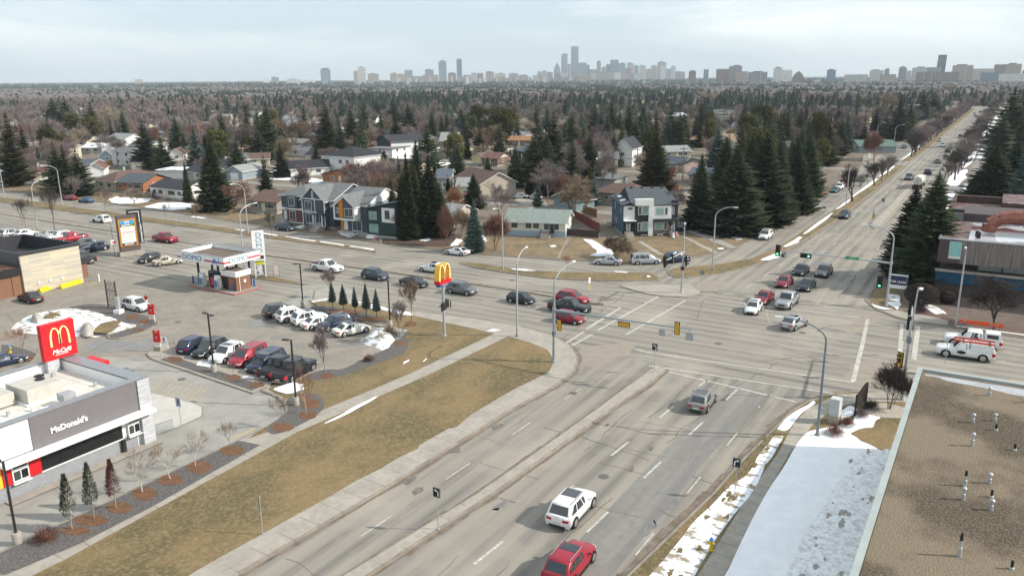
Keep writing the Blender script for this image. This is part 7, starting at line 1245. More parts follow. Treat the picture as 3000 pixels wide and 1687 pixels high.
def bare_geo(seed,H=9.,spread=.5,tw=.018,depth=5,kids=4,trunk=.10,first=.28,up=.55,twn=5,col_=None,multi=1):
 "branching: returns trunk+limbs mesh builder and twig mesh builder"
 rnd=random.Random(seed);lim=MB();twg=MB()
 def blade(p,q,w_):
  d=(q-p);o=d.orthogonal().normalized();o.rotate(Matrix.Rotation(rnd.random()*PI,3,d.normalized()))if d.length>1e-4 else None;o=o*w_
  twg.poly([p-o,p+o,q])
 def grow(p,d,ln,r,lev):
  q=p+d*ln*.5+Vector((rnd.gauss(0,.05),rnd.gauss(0,.05),0))*ln;q2=q+(d+Vector((rnd.gauss(0,.12),rnd.gauss(0,.12),.06))).normalized()*ln*.5
  if lev<=2:lim.tube(p,q,r,r*.82,5 if lev<2 else 4,0,False);lim.tube(q,q2,r*.82,r*.62,5 if lev<2 else 4,0,False)
  elif lev==3:lim.tube(p,q2,max(r,tw*.9),max(r*.6,tw*.6),3,0,False)
  else:blade(p,q2,max(tw,r*.8))
  if lev>=depth:
   for _ in range(twn):dd=(d+Vector((rnd.gauss(0,.6),rnd.gauss(0,.6),rnd.gauss(.15,.4)))).normalized();s0=p+(q2-p)*rnd.random();blade(s0,s0+dd*ln*rnd.uniform(.5,1.0),tw*.8)
   return
  n_=kids+(1 if rnd.random()<.4 else 0)
  for k in range(n_):
   t=rnd.uniform(.45,1.0)if k else 1.0;s0=p.lerp(q,t*2)if t<.5 else q.lerp(q2,t*2-1);az_=rnd.random()*2*PI;sp=spread*rnd.uniform(.6,1.25)*(1 if k else .4)
   o=d.orthogonal().normalized();o.rotate(Matrix.Rotation(az_,3,d));dd=(d*math.cos(sp)+o*math.sin(sp)+Vector((0,0,up*.25))).normalized();grow(s0,dd,ln*rnd.uniform(.60,.80),r*.58,lev+1)
 for m_ in range(multi):
  d0=Vector((rnd.gauss(0,.25 if multi>1 else .03),rnd.gauss(0,.25 if multi>1 else .03),1)).normalized();p0=Vector((rnd.gauss(0,.12),rnd.gauss(0,.12),0))if multi>1 else Vector((0,0,0))
  grow(p0,d0,H*first,trunk,0)
 zs=max(max(v[2]for v in twg.v),1e-3);k=H/zs
 for g in(lim,twg):g.v=[(v[0]*k,v[1]*k,v[2]*k)for v in g.v]
 return lim,twg
def join(a,b):n=len(a.v);c=MB();c.v=a.v+b.v;c.f=a.f+[tuple(i+n for i in q)for q in b.f];c.m=[0]*len(a.f)+[1]*len(b.f);return c
SPH=[spruce_geo(100+i,12,2.5+.2*i,62,24,4,fw=.2,low=.04+.02*(i%3),rough=.2+.05*(i%2),pw=.8)for i in range(4)]
SPN=[spruce_geo(150+i,12,2.0+.25*i,36,13,3,rough=.28,pw=.8)for i in range(4)]
SPL=[spruce_geo(170+i,12,2.3,14,8,1,rough=.3)for i in range(3)]
ME={}
def me2(key,fn):
 if key not in ME:ME[key]=fn()
 return ME[key]
def conifer(x,y,H,wd,label,kind='spr',hi=True,z=.1,group='dark conifers among the houses',name='spruce_tree',var=None,cat='tree',parts=True,low=None):
 m_={'spr':M_SPR,'blue':M_SPB,'olive':M_SPO,'pine':M_PIN}[kind];v=random.randrange(4)if var is None else var
 def geo():
  if kind=='pine':return pine_geo(40+v,12,3.6)
  return(SPH if hi else SPN)[v]
 s_=H/12.;R0=(2.5+.2*v)if hi else(2.0+.25*v);sx_=(wd/R0)if kind!='pine' else wd/3.6
 rz=random.random()*6.28
 if parts:
  crown=me2(('c',kind,v,hi),lambda:geo().mesh('crown',m_));tr=me2('conifer_trunk',lambda:trunk_geo(12).mesh('trunk',M_BARK));t=empty(name,(x,y,z),rz,label,cat,group);o=link('trunk',tr,t);o.scale=(s_,s_,s_);c=link('crown',crown,t);c.scale=(sx_,sx_,s_);return t
 me=me2(('j',kind,v,hi),lambda:join(trunk_geo(12),geo()).mesh('conifer',[M_BARK,m_]));o=link(name,me,None,(x,y,z),rz);o.scale=(sx_,sx_,s_);tag(o,label,cat,group);return o
BV={}
def bareset(kind,v):
 k=(kind,v)
 if k not in BV:
  P_={'round':dict(spread=.66,depth=5,kids=4,twn=4,tw=.022,up=.3),'vase':dict(spread=.42,depth=5,kids=4,twn=3,tw=.02),'small':dict(spread=.5,depth=4,kids=4,twn=5,tw=.012,trunk=.06,H=9),'column':dict(spread=.20,depth=5,kids=4,twn=4,tw=.02),'bush':dict(spread=.6,depth=4,kids=4,twn=5,tw=.02,multi=6,first=.22,trunk=.035),'elm':dict(spread=.52,depth=5,kids=4,twn=2,tw=.018,trunk=.15,first=.24),'thin':dict(spread=.42,depth=4,kids=4,twn=3,tw=.009,trunk=.07,H=9)}[kind]
  P_=dict(P_);P_.pop('H',None);BV[k]=bare_geo(500+v*7+len(kind),9.,**P_)
 return BV[k]
def bare(x,y,H,wd,label,kind='round',tone='grey',z=.1,group='bare trees among the houses',name='bare_tree',var=None,parts=True,cat='tree',bark=None):
 v=random.randrange(3)if var is None else var;lim,twg=bareset(kind,v);rmax=me2(('r',kind,v),lambda:sorted(math.hypot(q[0],q[1])for q in twg.v)[int(len(twg.v)*.97)])
 s_=H/9.;sx_=(wd/rmax)if wd else s_;rz=random.random()*6.28;mb=bark or M_TW[tone]
 if parts:
  t=empty(name,(x,y,z),rz,label,cat,group);o=link('trunk',me2(('l',kind,v,tone,mb.name),lambda:lim.mesh('trunk',mb)),t);c=link('crown',me2(('t',kind,v,tone),lambda:twg.mesh('crown',M_TW[tone])),t);o.scale=c.scale=(sx_,sx_,s_);return t
 me=me2(('bj',kind,v,tone,mb.name),lambda:join(lim,twg).mesh('bare_tree',[mb,M_TW[tone]]));o=link(name,me,None,(x,y,z),rz);o.scale=(sx_,sx_,s_);tag(o,label,cat,group);return o
TREES=[]
def cpx(px,py,pt,wpx,label,kind='spr',**k):
 x,y=G(px,py,.1);H_=max(2.0,HT(px,py,pt));d=math.hypot(x,y);wd=wpx/2*math.sqrt(d*d+900)/FPX*.97;TREES.append((x,y,wd));return conifer(x,y,H_,wd*(.97 if d<140 else 1.22),label,kind,hi=d<240,**k)
def bpx(px,py,pt,wpx,label,kind='round',tone='grey',**k):
 x,y=G(px,py,.1);H_=max(1.0,HT(px,py,pt));d=math.hypot(x,y);wd=wpx/2*math.sqrt(d*d+900)/FPX;TREES.append((x,y,wd));return bare(x,y,H_,wd,label,kind,tone,**k)
random.seed(5)
for q in((2712,835,506,220,'huge dark spruce at the brown building corner, right of the pair'),(2655,808,545,165,'huge dark spruce left of the pair by the lease sign'),(2149,681,430,165,'leftmost and widest spruce of the dark row above the white parked suv'),(2230,655,385,150,'second spruce of the dark row, standing behind the first'),(2271,634,414,105,'third spruce in the dark row along the side road'),(2322,618,405,110,'fourth spruce in the dark row along the side road'),(2360,575,380,90,'last spruce of the dark row before the timber edging'),(2047,668,452,85,'thin ragged spruce beside the modern house'),(1917,560,376,95,'tall brownish spruce behind the modern house roof','olive'),(1198,700,447,62,'slim dark spruce left edge of the front clump'),(1262,690,455,100,'broad spruce in the middle of the front clump'),(1216,680,470,80,'second spruce of the front clump, brownish','olive'),(1149,668,517,58,'short spruce at the left of the front clump beside the green townhouse'),(1390,738,583,76,'blue spruce with snow beneath near the white parked sedan','blue'),(1388,610,509,62,'dark spruce behind the blue spruce'),(1341,545,422,66,'single spruce above the shed-roofed house'),(1254,520,362,100,'tall spruce behind the front clump'),(1581,505,372,120,'broad dark spruce, left of the two centre giants'),(1620,500,328,110,'taller dark spruce, right of the two centre giants'),(1673,450,338,85,'spruce behind the centre giants'),(633,615,403,96,'tall lone spruce before the townhouses, left side'),(174,563,414,76,'left one of three spruces beside the lamp post'),(200,563,422,60,'middle one of three spruces beside the lamp post'),(238,573,436,76,'right one of three spruces beside the lamp post'),(49,545,330,78,'tall brown green spruce near the left photo edge','olive'),(432,494,349,78,'left one of two tall spruces above the snowy-roofed building'),(479,498,392,62,'right one of two tall spruces above the snowy-roofed building'),(521,436,341,54,'spruce behind the two tall ones'),(364,402,324,42,'blue spruce in front of the cream bare tree','blue'),(163,382,288,80,'big dark spruce in the left distance, first of two'),(200,378,282,66,'big dark spruce in the left distance, second of two'),(275,394,298,62,'open-branched spruce in the left middle distance'),(826,520,420,56,'dark spruce left of the black roof'),(790,466,296,86,'big spruce left of the tan bare tree'),(720,364,298,52,'spruce above the purple bare trees'),(960,456,300,90,'broad spruce left of the white two-storey house','olive'),(1035,424,327,78,'broad spruce behind the white two-storey house'),(1068,394,298,56,'spruce right of the broad one behind the white house'),(929,490,420,34,'small dark spruce against the white house'),(1198,396,305,72,'spruce above the red-accent house'),(1155,376,290,60,'spruce left of the one above the red-accent house'),(1352,420,320,84,'dark spruce left of the olive pines'),(1741,404,300,60,'first spruce of four in the centre right'),(1790,404,292,62,'second spruce of four in the centre right'),(1841,402,296,56,'third spruce of four in the centre right'),(1882,412,296,54,'fourth spruce of four in the centre right'),(1963,434,302,80,'broad spruce right of the white wide gable'),(2002,432,316,50,'narrow spruce beside the broad one'),(2056,388,306,52,'spruce above the tan roofs'),(2170,470,362,60,'spruce rising behind the dark row, left'),(2210,440,330,60,'spruce rising behind the dark row, middle'),(2290,430,320,66,'spruce rising behind the dark row, right'),(2340,420,318,60,'tall spruce at the right end behind the dark row'),(2460,455,350,60,'spruce beside the green-roofed bungalow'),(2628,412,275,66,'tall spruce left of the pale apartment block'),(2660,400,300,50,'second spruce left of the pale apartment block'),(2730,345,266,60,'spruce right of the pale apartment block'),(2700,350,262,52,'spruce just behind the pale apartment block'),(2950,432,255,110,'tall spruce right of the far road'),(2990,420,262,110,'tall spruce at the right photo edge beside the far road'),(2900,590,427,120,'wide spruce above the maroon building'),(2960,585,412,110,'spruce behind the maroon building at the right'),(2992,560,390,100,'spruce cut by the right photo edge'),(2925,470,330,80,'spruce between the far road and the wide ones')):
 cpx(q[0],q[1],q[2],q[3],q[4],q[5]if len(q)>5 else 'spr')
for q in((1180,690,520,60,'short spruce filling the left of the front clump'),(1290,690,540,70,'short spruce filling the right of the front clump'),(1225,640,410,80,'tall spruce in the back of the front clump'),(1560,520,400,90,'dark spruce leaning into the centre giants'),(1640,510,400,90,'spruce right of the centre giants'),(660,470,330,60,'spruce left of the big grey round tree'),(760,480,380,70,'spruce beside the big grey round tree'),(1000,470,360,60,'spruce between the broad ones behind the white house'),(1450,380,300,70,'dark spruce behind the olive pines'),(2120,560,400,80,'spruce at the back of the dark row'),(2195,560,400,80,'second spruce at the back of the dark row'),(1725,545,395,80,'tall spruce behind the modern house, left of the tall white one'),(1600,545,400,100,'large spruce behind the light bungalow'),(1860,470,350,80,'tall spruce above the modern house'),(1130,560,440,70,'tall spruce above the rightmost townhouse'),(1430,560,460,50,'spruce between the gabled houses'),(700,520,400,70,'spruce behind the grey garage')):cpx(*q)
for q in((1401,392,312,60,'olive pine left of the grey-purple round tree'),(1440,390,318,62,'olive pine in the middle of the yellowish group'),(1486,412,322,66,'yellow green pine at the right of the group'),(217,412,338,44,'yellowish pine before the left spruces'),(275,425,345,48,'olive pine right of the yellowish one'),(2519,330,289,30,'yellow pine in the purple trees right of centre'),(1990,445,356,46,'brown green pine below the broad spruce'),(2075,442,350,40,'brown pine above the tan gables')):cpx(*q,kind='pine',name='pine_tree',group='olive pines')
for q in((552,592,474,26,'slim columnar cedar in front of the white bungalow'),(1496,478,430,18,'slim cedar left of the blue-roofed house'),(1513,505,444,30,'columnar cedar beside the brown bungalow'),(1552,570,500,26,'dark cedar beside the parked silver sedan'),(1313,560,512,14,'tiny cedar by the grey shed roof')):cpx(*q,kind='olive',name='cedar_tree',group='columnar cedars')
for i,q in enumerate(((975,902,827,25),(1007,909,833,26),(1041,919,839,21),(1074,923,829,25),(1104,930,847,24))):
 x,y=G(q[0],q[1],.13);H_=HT(q[0],q[1],q[2]);t=conifer(x,y,H_,.62 if i!=2 else .5,['first from the left of five small conifers behind the upper car row','second from the left of five small conifers','third and thinnest of five small conifers','fourth and tallest of five small conifers','fifth of the small conifers, nearest the black lamp post'][i],'blue',True,.13,'five small conifers on trunks','small_conifer',var=i%4)
 for c_ in t.children:
  if c_.name.startswith('crown'):c_.location.z=H_*.24;c_.scale.z*=.78
JT=[(211,1548,1391,'green narrow juniper nearest the left edge in the mulch bed',M_SPR),(276,1516,1358,'green and reddish juniper, middle of three in the mulch bed',M_SPO),(340,1487,1348,'reddish pink narrow juniper, right of three in the mulch bed',mat('red_juniper',(.22,.06,.06),.9,(.12,.05,.045),1.5))]
for i,(px,py,pt,lb,m_)in enumerate(JT):
 x,y=G(px,py,.13);H_=HT(px,py,pt);t=empty('juniper_tree',(x,y,.13),0,lb,'tree','narrow junipers');g=MB();g.tube((0,0,0),(0,0,H_*.9),.05,.02,6);g.build('trunk',M_TW['cream'],t)
 rn=random.Random(i);g=MB()
 for k in range(1500):
  u=rn.random()**.85;z=H_*(.26+.74*u);rr=.62*(1-u)**.75*(.35+.65*min(1,u*6+.3))*math.sqrt(rn.random());a=rn.random()*6.28;p=Vector((rr*math.cos(a),rr*math.sin(a),z));d=Vector((math.cos(a)*.6,math.sin(a)*.6,.8+rn.random()*.4)).normalized();e=d.orthogonal().normalized()*.045;g.poly([p-e,p+e,p+d*rn.uniform(.14,.28)])
 g.build('crown',mat('juniper_needles',(.055,.075,.05),.9,(.10,.115,.085),3)if i<2 else m_,t)
 if i==1:
  g=MB()
  for k in range(300):u=rn.random();z=H_*(.35+.3*u);a=rn.uniform(-2.4,-.6);rr=.38;p=Vector((rr*math.cos(a),rr*math.sin(a),z));d=Vector((math.cos(a),math.sin(a),.8)).normalized();e=d.orthogonal().normalized()*.02;g.poly([p-e,p+e,p+d*.14])
  g.build('red_sprays',m_,t)
M_BIRCH=mat('birch_bark',(.55,.50,.42),.8,(.40,.36,.3),3)
for q in((417,1440,1290,95,'young birch with pale trunk, first right of the red juniper','thin','tan'),(499,1402,1275,95,'young birch with pale trunk, second right of the red juniper','thin','tan'),(573,1365,1245,85,'young birch with pale trunk, third right of the red juniper','thin','tan'),(674,1316,1226,70,'young reddish tree at the far end of the long mulch bed','small','tan'),(823,1247,1152,62,'small round tan tree on the mulch at the drive curve','small','tan'),(897,1211,1110,46,'thin birch with orange twigs beside the black lamp base','thin','orange'),(911,1180,1075,40,'reddish young tree behind the lamp base, right one','thin','orange'),(883,1155,1060,36,'reddish young tree behind the lamp base, left one','thin','red')):
 x,y=G(q[0],q[1],.13);bare(x,y,HT(q[0],q[1],q[2]),q[3]/2*math.sqrt(x*x+y*y+900)/FPX,q[4],q[5],q[6],.13,'young trees in the mulch beds','young_tree',bark=M_BIRCH if 'birch' in q[4]else None)
for q in((71,1043,949,88,'orange-brown bare tree behind the restaurant roof','small','orange'),(953,1088,929,68,'bare tree with upright twigs at the end of the lower car row','vase','grey'),(1169,1001,872,56,'bare tree on the round mulch island by the snow pile','vase','grey'),(1205,944,816,64,'bare tree between the black lamp and the arches sign','vase','tan'),(968,870,786,44,'thin bare tree behind the first small conifer','vase','grey'),(509,1049,990,26,'tiny sapling beside the walking-figure sign','thin','grey'),(684,1098,1052,22,'tiny sapling before the red minivan','thin','grey'),(748,1121,1066,34,'small sapling before the black pickups','small','dark'),(1662,799,740,34,'small orange-brown tree on the verge by the silver sedan','small','orange'),(1450,733,612,92,'tall reddish shrub left of the light bungalow','bush','red'),(2605,1199,1052,120,'bare multi-stemmed tree behind the black garden sign','bush','dark'),(2911,967,800,185,'wide bare ornamental tree before the brown building','round','dark'),(684,626,526,110,'reddish round bare tree left of the taupe bungalow','round','red'),(394,599,545,74,'low spreading bare tree on the snowy lawn','round','tan'),(888,650,545,56,'cream upright bare tree before the leftmost townhouses','vase','cream'),(797,693,615,32,'small bare street tree beside the dark parked suv','small','dark'),(76,678,569,44,'bare street tree by the white cars at far left','small','dark'),(66,660,575,40,'bare street tree right behind the far left one','small','dark'),(160,678,535,66,'tall bare street tree behind the plaza parapet','small','dark'),(94,596,560,36,'bare tree on the far verge near the left edge','small','dark'),(219,613,505,70,'bare tree on the far verge below the three spruces','small','grey'),(310,626,545,50,'bare tree on the far verge above the white moving suv','small','grey'),(390,622,545,46,'bare tree on the far verge behind the pylon sign','small','grey'),(487,651,588,36,'small bare tree on the verge below the white bungalow','small','tan'),(578,663,588,40,'small bare tree on the verge below the lone spruce','small','tan'),(709,462,352,150,'big grey round tree in front of the snowy lot','round','grey'),(860,440,340,120,'wide tan-grey tree with pale limbs between conifers','vase','tan'),(1090,545,460,100,'reddish many-stemmed shrub behind the townhouse roofs','bush','red'),(1040,540,468,76,'reddish shrub left of the one behind the townhouse roofs','bush','red'),(1320,640,535,90,'orange-topped bare tree right of the front clump','vase','orange'),(1310,720,590,60,'dark red shrub at the foot of the front clump','bush','red'),(1350,700,600,70,'brown bare shrub behind the blue spruce','bush','tan'),(1165,700,610,60,'brownish bare tree beside the green townhouse','small','dark'),(1460,640,520,100,'grey bare tree before the taupe gabled house','round','grey'),(1420,462,358,125,'tan bare tree in the centre with thick leaning limbs','round','tan'),(1400,470,420,60,'small white-barked birch in the centre','vase','cream'),(1665,640,500,165,'wide tan bare tree in front of the teal cottage','round','tan'),(1700,560,400,135,'grey bare tree left of the cream two-storey house','round','grey'),(1760,560,410,110,'grey bare tree overlapping the cream two-storey house','round','grey'),(1520,372,305,118,'large round purple-grey tree near the centre','round','grey'),(1625,345,295,100,'second round purple-grey tree near the centre','round','grey'),(1545,400,350,60,'white-limbed tree below the round purple-grey tree','vase','cream'),(1980,560,480,80,'reddish bare tree by the pinkish garage','round','red'),(2070,470,405,80,'dark red bare tree right of the big pine','round','red'),(2365,435,335,22,'pale columnar poplar beside the tall spruce','column','cream'),(2595,358,268,26,'tall pale poplar, left of the pair','column','cream'),(2615,358,262,26,'tall pale poplar, right of the pair','column','cream'),(2480,620-190,330,100,'purple bare thicket above the green-roofed bungalow','round','purple'),(2560,470,380,70,'brown bush clump beside the pale grey fence','bush','red'),(340,395,300,80,'cream wide-crowned tree behind the blue spruce','vase','cream'),(225,448,372,46,'pale columnar trees behind the three spruces','column','cream'),(322,400,380,60,'crimson bare bush in the left middle distance','bush','red'),(2075,318,262,50,'fan-shaped cream tree in front of downtown','vase','cream'),(2780,290,246,40,'fan-shaped cream tree near the far road end','vase','cream')):
 bpx(*q[:5],kind=q[5],tone=q[6])
x,y=G(1804,756,.12);bare(x,y,3.6,3.6,'wide dense bare shrub before the modern house','bush','tan',.12,name='bare_shrub',cat='shrub');bare(x+1.2,y+.9,3.9,2.6,'darker bare shrub right behind the wide one by the modern house','bush','dark',.12,name='bare_shrub',cat='shrub')
for i,(px,py,r_,tn)in enumerate(((2445,1272,1.2,'red'),(2478,1244,1.1,'red'),(2549,1194,1.1,'dark'),(2521,1219,1.0,'purple'),(1132+8,975,1.3,'tan'),(133,1580,1.2,'red'),(1080,1056,.9,'red'),(2695,915,1.6,'dark'))):
 x,y=G(px,py,.13);g=MB();rn=random.Random(i)
 for k in range(900):a=rn.random()*6.28;e_=rn.random()**.6*PI/2;rr=r_*rn.uniform(.35,1);p=Vector((rr*.5*math.cos(a),rr*.5*math.sin(a),.05));q=Vector((rr*math.cos(a)*math.sin(e_)*1.0,rr*math.sin(a)*math.sin(e_),rr*.95*math.cos(e_)+.05));o_=Vector((-math.sin(a),math.cos(a),0))*.015;s0=p.lerp(q,.35);g.poly([s0-o_,s0+o_,q])
 tag(g.build('shrub',M_TW[tn],None,(x,y,.13)),['round reddish shrub nearest the dark lamp post base','round reddish shrub second from the dark lamp post','dark shrub right of the garden sign','purplish low shrub under the garden sign','dry tan shrub on the snow pile edge','low dark shrub in the gravel at the bottom left','low brown shrub in the gravel beside the lot corner','low dark brush beside the clipped shrub'][i],'shrub','low bare shrubs')
for i,(px,py,r_,sy)in enumerate(((2696,892,1.9,1.15),(2774,888,1.2,1))):
 x,y=G(px,py,.13);g=MB();rn=random.Random(i+9)
 for k in range(4500):d=Vector((rn.gauss(0,1),rn.gauss(0,1),rn.gauss(0,1))).normalized();
 for k in range(4500):
  d=Vector((rn.gauss(0,1),rn.gauss(0,1),rn.gauss(0,1))).normalized();rr=r_*rn.uniform(.88,1.0);p=Vector((d.x*rr,d.y*rr*sy,r_*.78+d.z*rr*.78));e1=d.orthogonal().normalized()*.09;e1 .rotate(Matrix.Rotation(rn.random()*6,3,d));e2=d.cross(e1).normalized()*.06;g.poly([p-e1,p-e2,p+e1+d*.05,p+e2])
 tag(g.build('clipped_shrub',mat('shrub_dark_brown',(.045,.028,.022),.95,(.03,.022,.018),2),None,(x,y,.13)),['large clipped oval dark shrub at the brown building corner','smaller clipped round shrub before the brown building wall'][i],'shrub','clipped shrubs')
random.seed(9)
EL=[(2497,590,470,85,'elm','dark','big dark bare elm with wide limbs on the grass verge'),(2519,574,505,34,'small','dark','slim tree right of the big elm'),(2541,559,498,34,'small','dark','second slim tree right of the big elm'),(2561,544,466,60,'elm','dark','bare elm, third right of the big one'),(2582,530,460,46,'elm','grey','bare elm, fourth right of the big one'),(2597,516,450,50,'elm','grey','bare elm, fifth right of the big one'),(2612,504,455,40,'small','dark','last slim tree before the verge gap'),(2668,459,392,70,'elm','dark','first elm beyond the verge gap'),(2762,535,462,66,'elm','grey','nearest bare elm on the right side of the far road'),(2786,514,428,56,'elm','dark','second bare elm on the right side of the far road')]
for px,py,pt,wd,kd,tn,lb in EL:x,y=G(px,py,.12);bare(x,y,HT(px,py,pt),wd/2*math.sqrt(x*x+y*y)/FPX,lb,kd,tn,.12,'elms along the road verges')
x=350
while x<860:bare(x,29.6+random.uniform(-.3,.3),random.uniform(8.5,10.5),random.uniform(4,5.2),'bare elm in the long row left of the far road','elm',random.choice(('grey','purple','dark')),.12,'long elm row left of the far road',parts=x<480);x+=random.uniform(8.5,11)
x=268
while x<860:bare(x,10.8+random.uniform(-.4,.4),random.uniform(8,10),random.uniform(3.6,4.6),'bare elm in the row along the snowy right verge','elm',random.choice(('grey','dark')),.12,'elm row right of the far road',parts=x<400);x+=random.uniform(12,17)
random.seed(33)
cand=[]
def blocked(x,y,r):
 for a,b_,q in HOUSES:
  if abs(x-a)<q+r and abs(y-b_)<q+r and math.hypot(x-a,y-b_)<q*.9+r*.6:return True
 for sx_ in(205,285,365,445,525,605,700):
  if abs(x-sx_)<5:return True
 for sy_ in(255,420,590):
  if abs(y-sy_)<5.5:return True
 return any(math.hypot(x-a,y-b_)<q*.6+r*.6 for a,b_,q in TREES)
def hides(x,y,H_):
 d=math.hypot(x,y);px,pb=P(x,y,0);pt=P(x,y,H_)[1];w_=2.2/d*FPX
 return any(l_-w_<px<r_+w_ and pt<b_-(b_-t_)*.25 and pb>t_ and d<q_-4 for l_,r_,t_,b_,q_ in VIEW if d<380)
step=8.0;gx=128.
while gx<620:
 st=8.2 if gx<330 else 9.5;gy=46.
 while gy<min(gx*2.15,1150):
  x=gx+random.uniform(-.5,.5)*st;y=gy+random.uniform(-.5,.5)*st;gy+=st
  if x<150 and y>90 and x<136:continue
  if y<48+(8 if x<250 else 0)or(x<165 and y<100):continue
  px,py=P(x,y,6)
  if px<-80:break
  if px>2900 or blocked(x,y,1.5)or hides(x,y,7):continue
  far=math.hypot(x,y);hide=random.random()
  if hide<(.27 if far<330 else .2):continue
  left=px/2600.;ps=.15+.52*max(0,min(1,(left-.15)*1.7))*(1 if far>230 else .7)+.16*math.sin(x*.045+1.7*math.sin(y*.03));cand.append((far,x,y,'c' if random.random()<ps else 'b'))
 gx+=st
for x_ in range(185,700,7):
 for y_ in(-7,-15):
  if random.random()<.5 and P(x_,y_,4)[0]<3080:cand.append((x_,x_+random.uniform(-2,2),y_+random.uniform(-3,3),'c' if random.random()<.8 else 'b'))
cand.sort();nc=nbr=0;stc=[];stb=[]
TONES=['purple','grey','purple','grey','grey','tan','purple','grey','cream','tan','red']
for far,x,y,k in cand:
 s_,q_=where(x,y)
 if k=='c':
  H_=random.uniform(8,17.5)if far>200 else random.uniform(6,11);kd=random.choice(['spr']*6+['olive','olive','blue','blue','pine']);wd=H_*random.uniform(.22,.31)
  if nc<215:conifer(x,y,H_,wd if kd!='pine' else wd*1.3,{'spr':'dark green spruce','olive':'brownish green spruce','blue':'bluish spruce','pine':'round olive pine'}[kd]+' '+s_+', '+q_,kd,False,.1,'conifers scattered through the neighbourhood','pine_tree' if kd=='pine' else 'spruce_tree',parts=far<260);nc+=1
  else:stc.append((x,y,H_,wd))
 else:
  H_=random.uniform(6,12.5);tn=random.choice(TONES);kd=random.choice(('round','round','vase','round','bush'));wd=H_*random.uniform(.36,.55)*(.75 if kd=='vase' else 1)
  if random.random()<.05:kd,tn,wd,H_='column','cream',1.2,random.uniform(11,15)
  if nbr<205:bare(x,y,H_ if kd!='bush' else H_*.6,wd if kd!='bush' else wd*.7,{'purple':'purplish','grey':'grey','tan':'tan','red':'reddish','cream':'cream'}[tn]+' '+{'bush':'bare shrub','column':'columnar bare poplar'}.get(kd,'bare tree')+' '+s_+', '+q_,kd,tn,.1,'bare trees scattered through the neighbourhood',parts=far<240);nbr+=1
  else:stb.append((x,y,H_,wd))
def npmesh(g):
 tri=[]
 for f in g.f:
  for i in range(1,len(f)-1):tri.append((f[0],f[i],f[i+1]))
 return np.array([tuple(v)for v in g.v],dtype=np.float32),np.array(tri,dtype=np.int32)
def mass(name,protos,pts,m_,label):
 "one object holding many simple trees: pts rows x, y, z, height scale, width scale, angle"
 V=[];F=[];n=0
 for i,(x,y,z,sh,sw,a)in enumerate(pts):
  v,f=protos[i%len(protos)];c_,s_=math.cos(a)*sw,math.sin(a)*sw
  V.append(np.stack([v[:,0]*c_-v[:,1]*s_+x,v[:,0]*s_+v[:,1]*c_+y,v[:,2]*sh+z],1));F.append(f+n);n+=len(v)
 V=np.concatenate(V);F=np.concatenate(F);me=bpy.data.meshes.new(name);me.vertices.add(len(V));me.vertices.foreach_set('co',V.astype(np.float32).ravel());me.loops.add(len(F)*3);me.loops.foreach_set('vertex_index',F.ravel());me.polygons.add(len(F));me.polygons.foreach_set('loop_start',np.arange(0,len(F)*3,3));me.update(calc_edges=True);me.materials.append(m_);o=link(name,me);o['kind']='stuff';o['label']=label;return o
def lowbare(seed,n,w_=.16):
 rn=random.Random(seed);g=MB();g.tube((0,0,0),(0,0,4),.18,.1,4)
 for k in range(n):
  a=rn.random()*6.28;e_=rn.uniform(.05,1.35);L_=rn.uniform(.45,1.0);s0=Vector((0,0,rn.uniform(2,5)));d=Vector((math.cos(a)*math.sin(e_)*4.2,math.sin(a)*math.sin(e_)*4.2,math.cos(e_)*4.6));q=s0+d*L_;p=s0+d*L_*rn.uniform(.25,.6);j=Vector((rn.gauss(0,.5),rn.gauss(0,.5),rn.gauss(0,.4)));o_=Vector((-math.sin(a),math.cos(a),rn.gauss(0,.5))).normalized()*w_;g.poly([p-o_,p+o_,q+j])
 return g
def dome(seed):
 rn=random.Random(seed);g=MB();R_=[[(rr*rn.uniform(.75,1.15)*math.cos(i*PI/4+j*.4),rr*rn.uniform(.75,1.15)*math.sin(i*PI/4+j*.4),z*rn.uniform(.85,1.12))for i in range(8)]for j,(rr,z)in enumerate(((2.6,1.5),(3.6,4.5),(2.6,7.4),(.8,8.8)))]
 for j in range(3):
  for i in range(8):g.poly([R_[j][i],R_[j][(i+1)%8],R_[j+1][i]]);g.poly([R_[j][(i+1)%8],R_[j+1][(i+1)%8],R_[j+1][i]])
 g.poly(R_[3]);return g
def cones(seed,k=4,n=7):
 rn=random.Random(seed);g=MB()
 for j in range(k):
  z0=12*(.06+.86*j/k);z1=min(12.0,z0+12*(1.25/k)+.6);r=2.5*(1-j/k)**.9+.15;ring=[(r*rn.uniform(.6,1.15)*math.cos(2*PI*i/n),r*rn.uniform(.6,1.15)*math.sin(2*PI*i/n),z0+rn.uniform(-.4,.4))for i in range(n)]
  for i in range(n):g.poly([ring[i],ring[(i+1)%n],(rn.uniform(-.1,.1),rn.uniform(-.1,.1),z1)])
 return g
PB=[npmesh(lowbare(i,420,.085))for i in range(3)];PC=[npmesh(g)for g in SPL];PB2=[npmesh(lowbare(10+i,90,.26))for i in range(3)];PC2=[npmesh(cones(i,4,6))for i in range(4)];PB3=[npmesh(dome(20+i))for i in range(3)];PC3=[npmesh(cones(20+i,2,5))for i in range(3)]
def mst(name,c,c2,c3=None):return mat(name,c,.95,c2,.05,c3=c3,scale3=.25,f3=.7,spec=.1)
M_MC=mst('far_conifers',(.018,.032,.027),(.035,.045,.032),(.012,.02,.018));M_MBR=mst('far_bare_trees',(.205,.17,.165),(.27,.225,.21),(.22,.165,.135))
A_=lambda:random.random()*6.28
mass('conifer_wood',PC,[(x,y,.1,H_/12,wd/2.3,A_())for x,y,H_,wd in stc],M_MC,'dark conifers crowding behind the nearer blocks')if stc else None
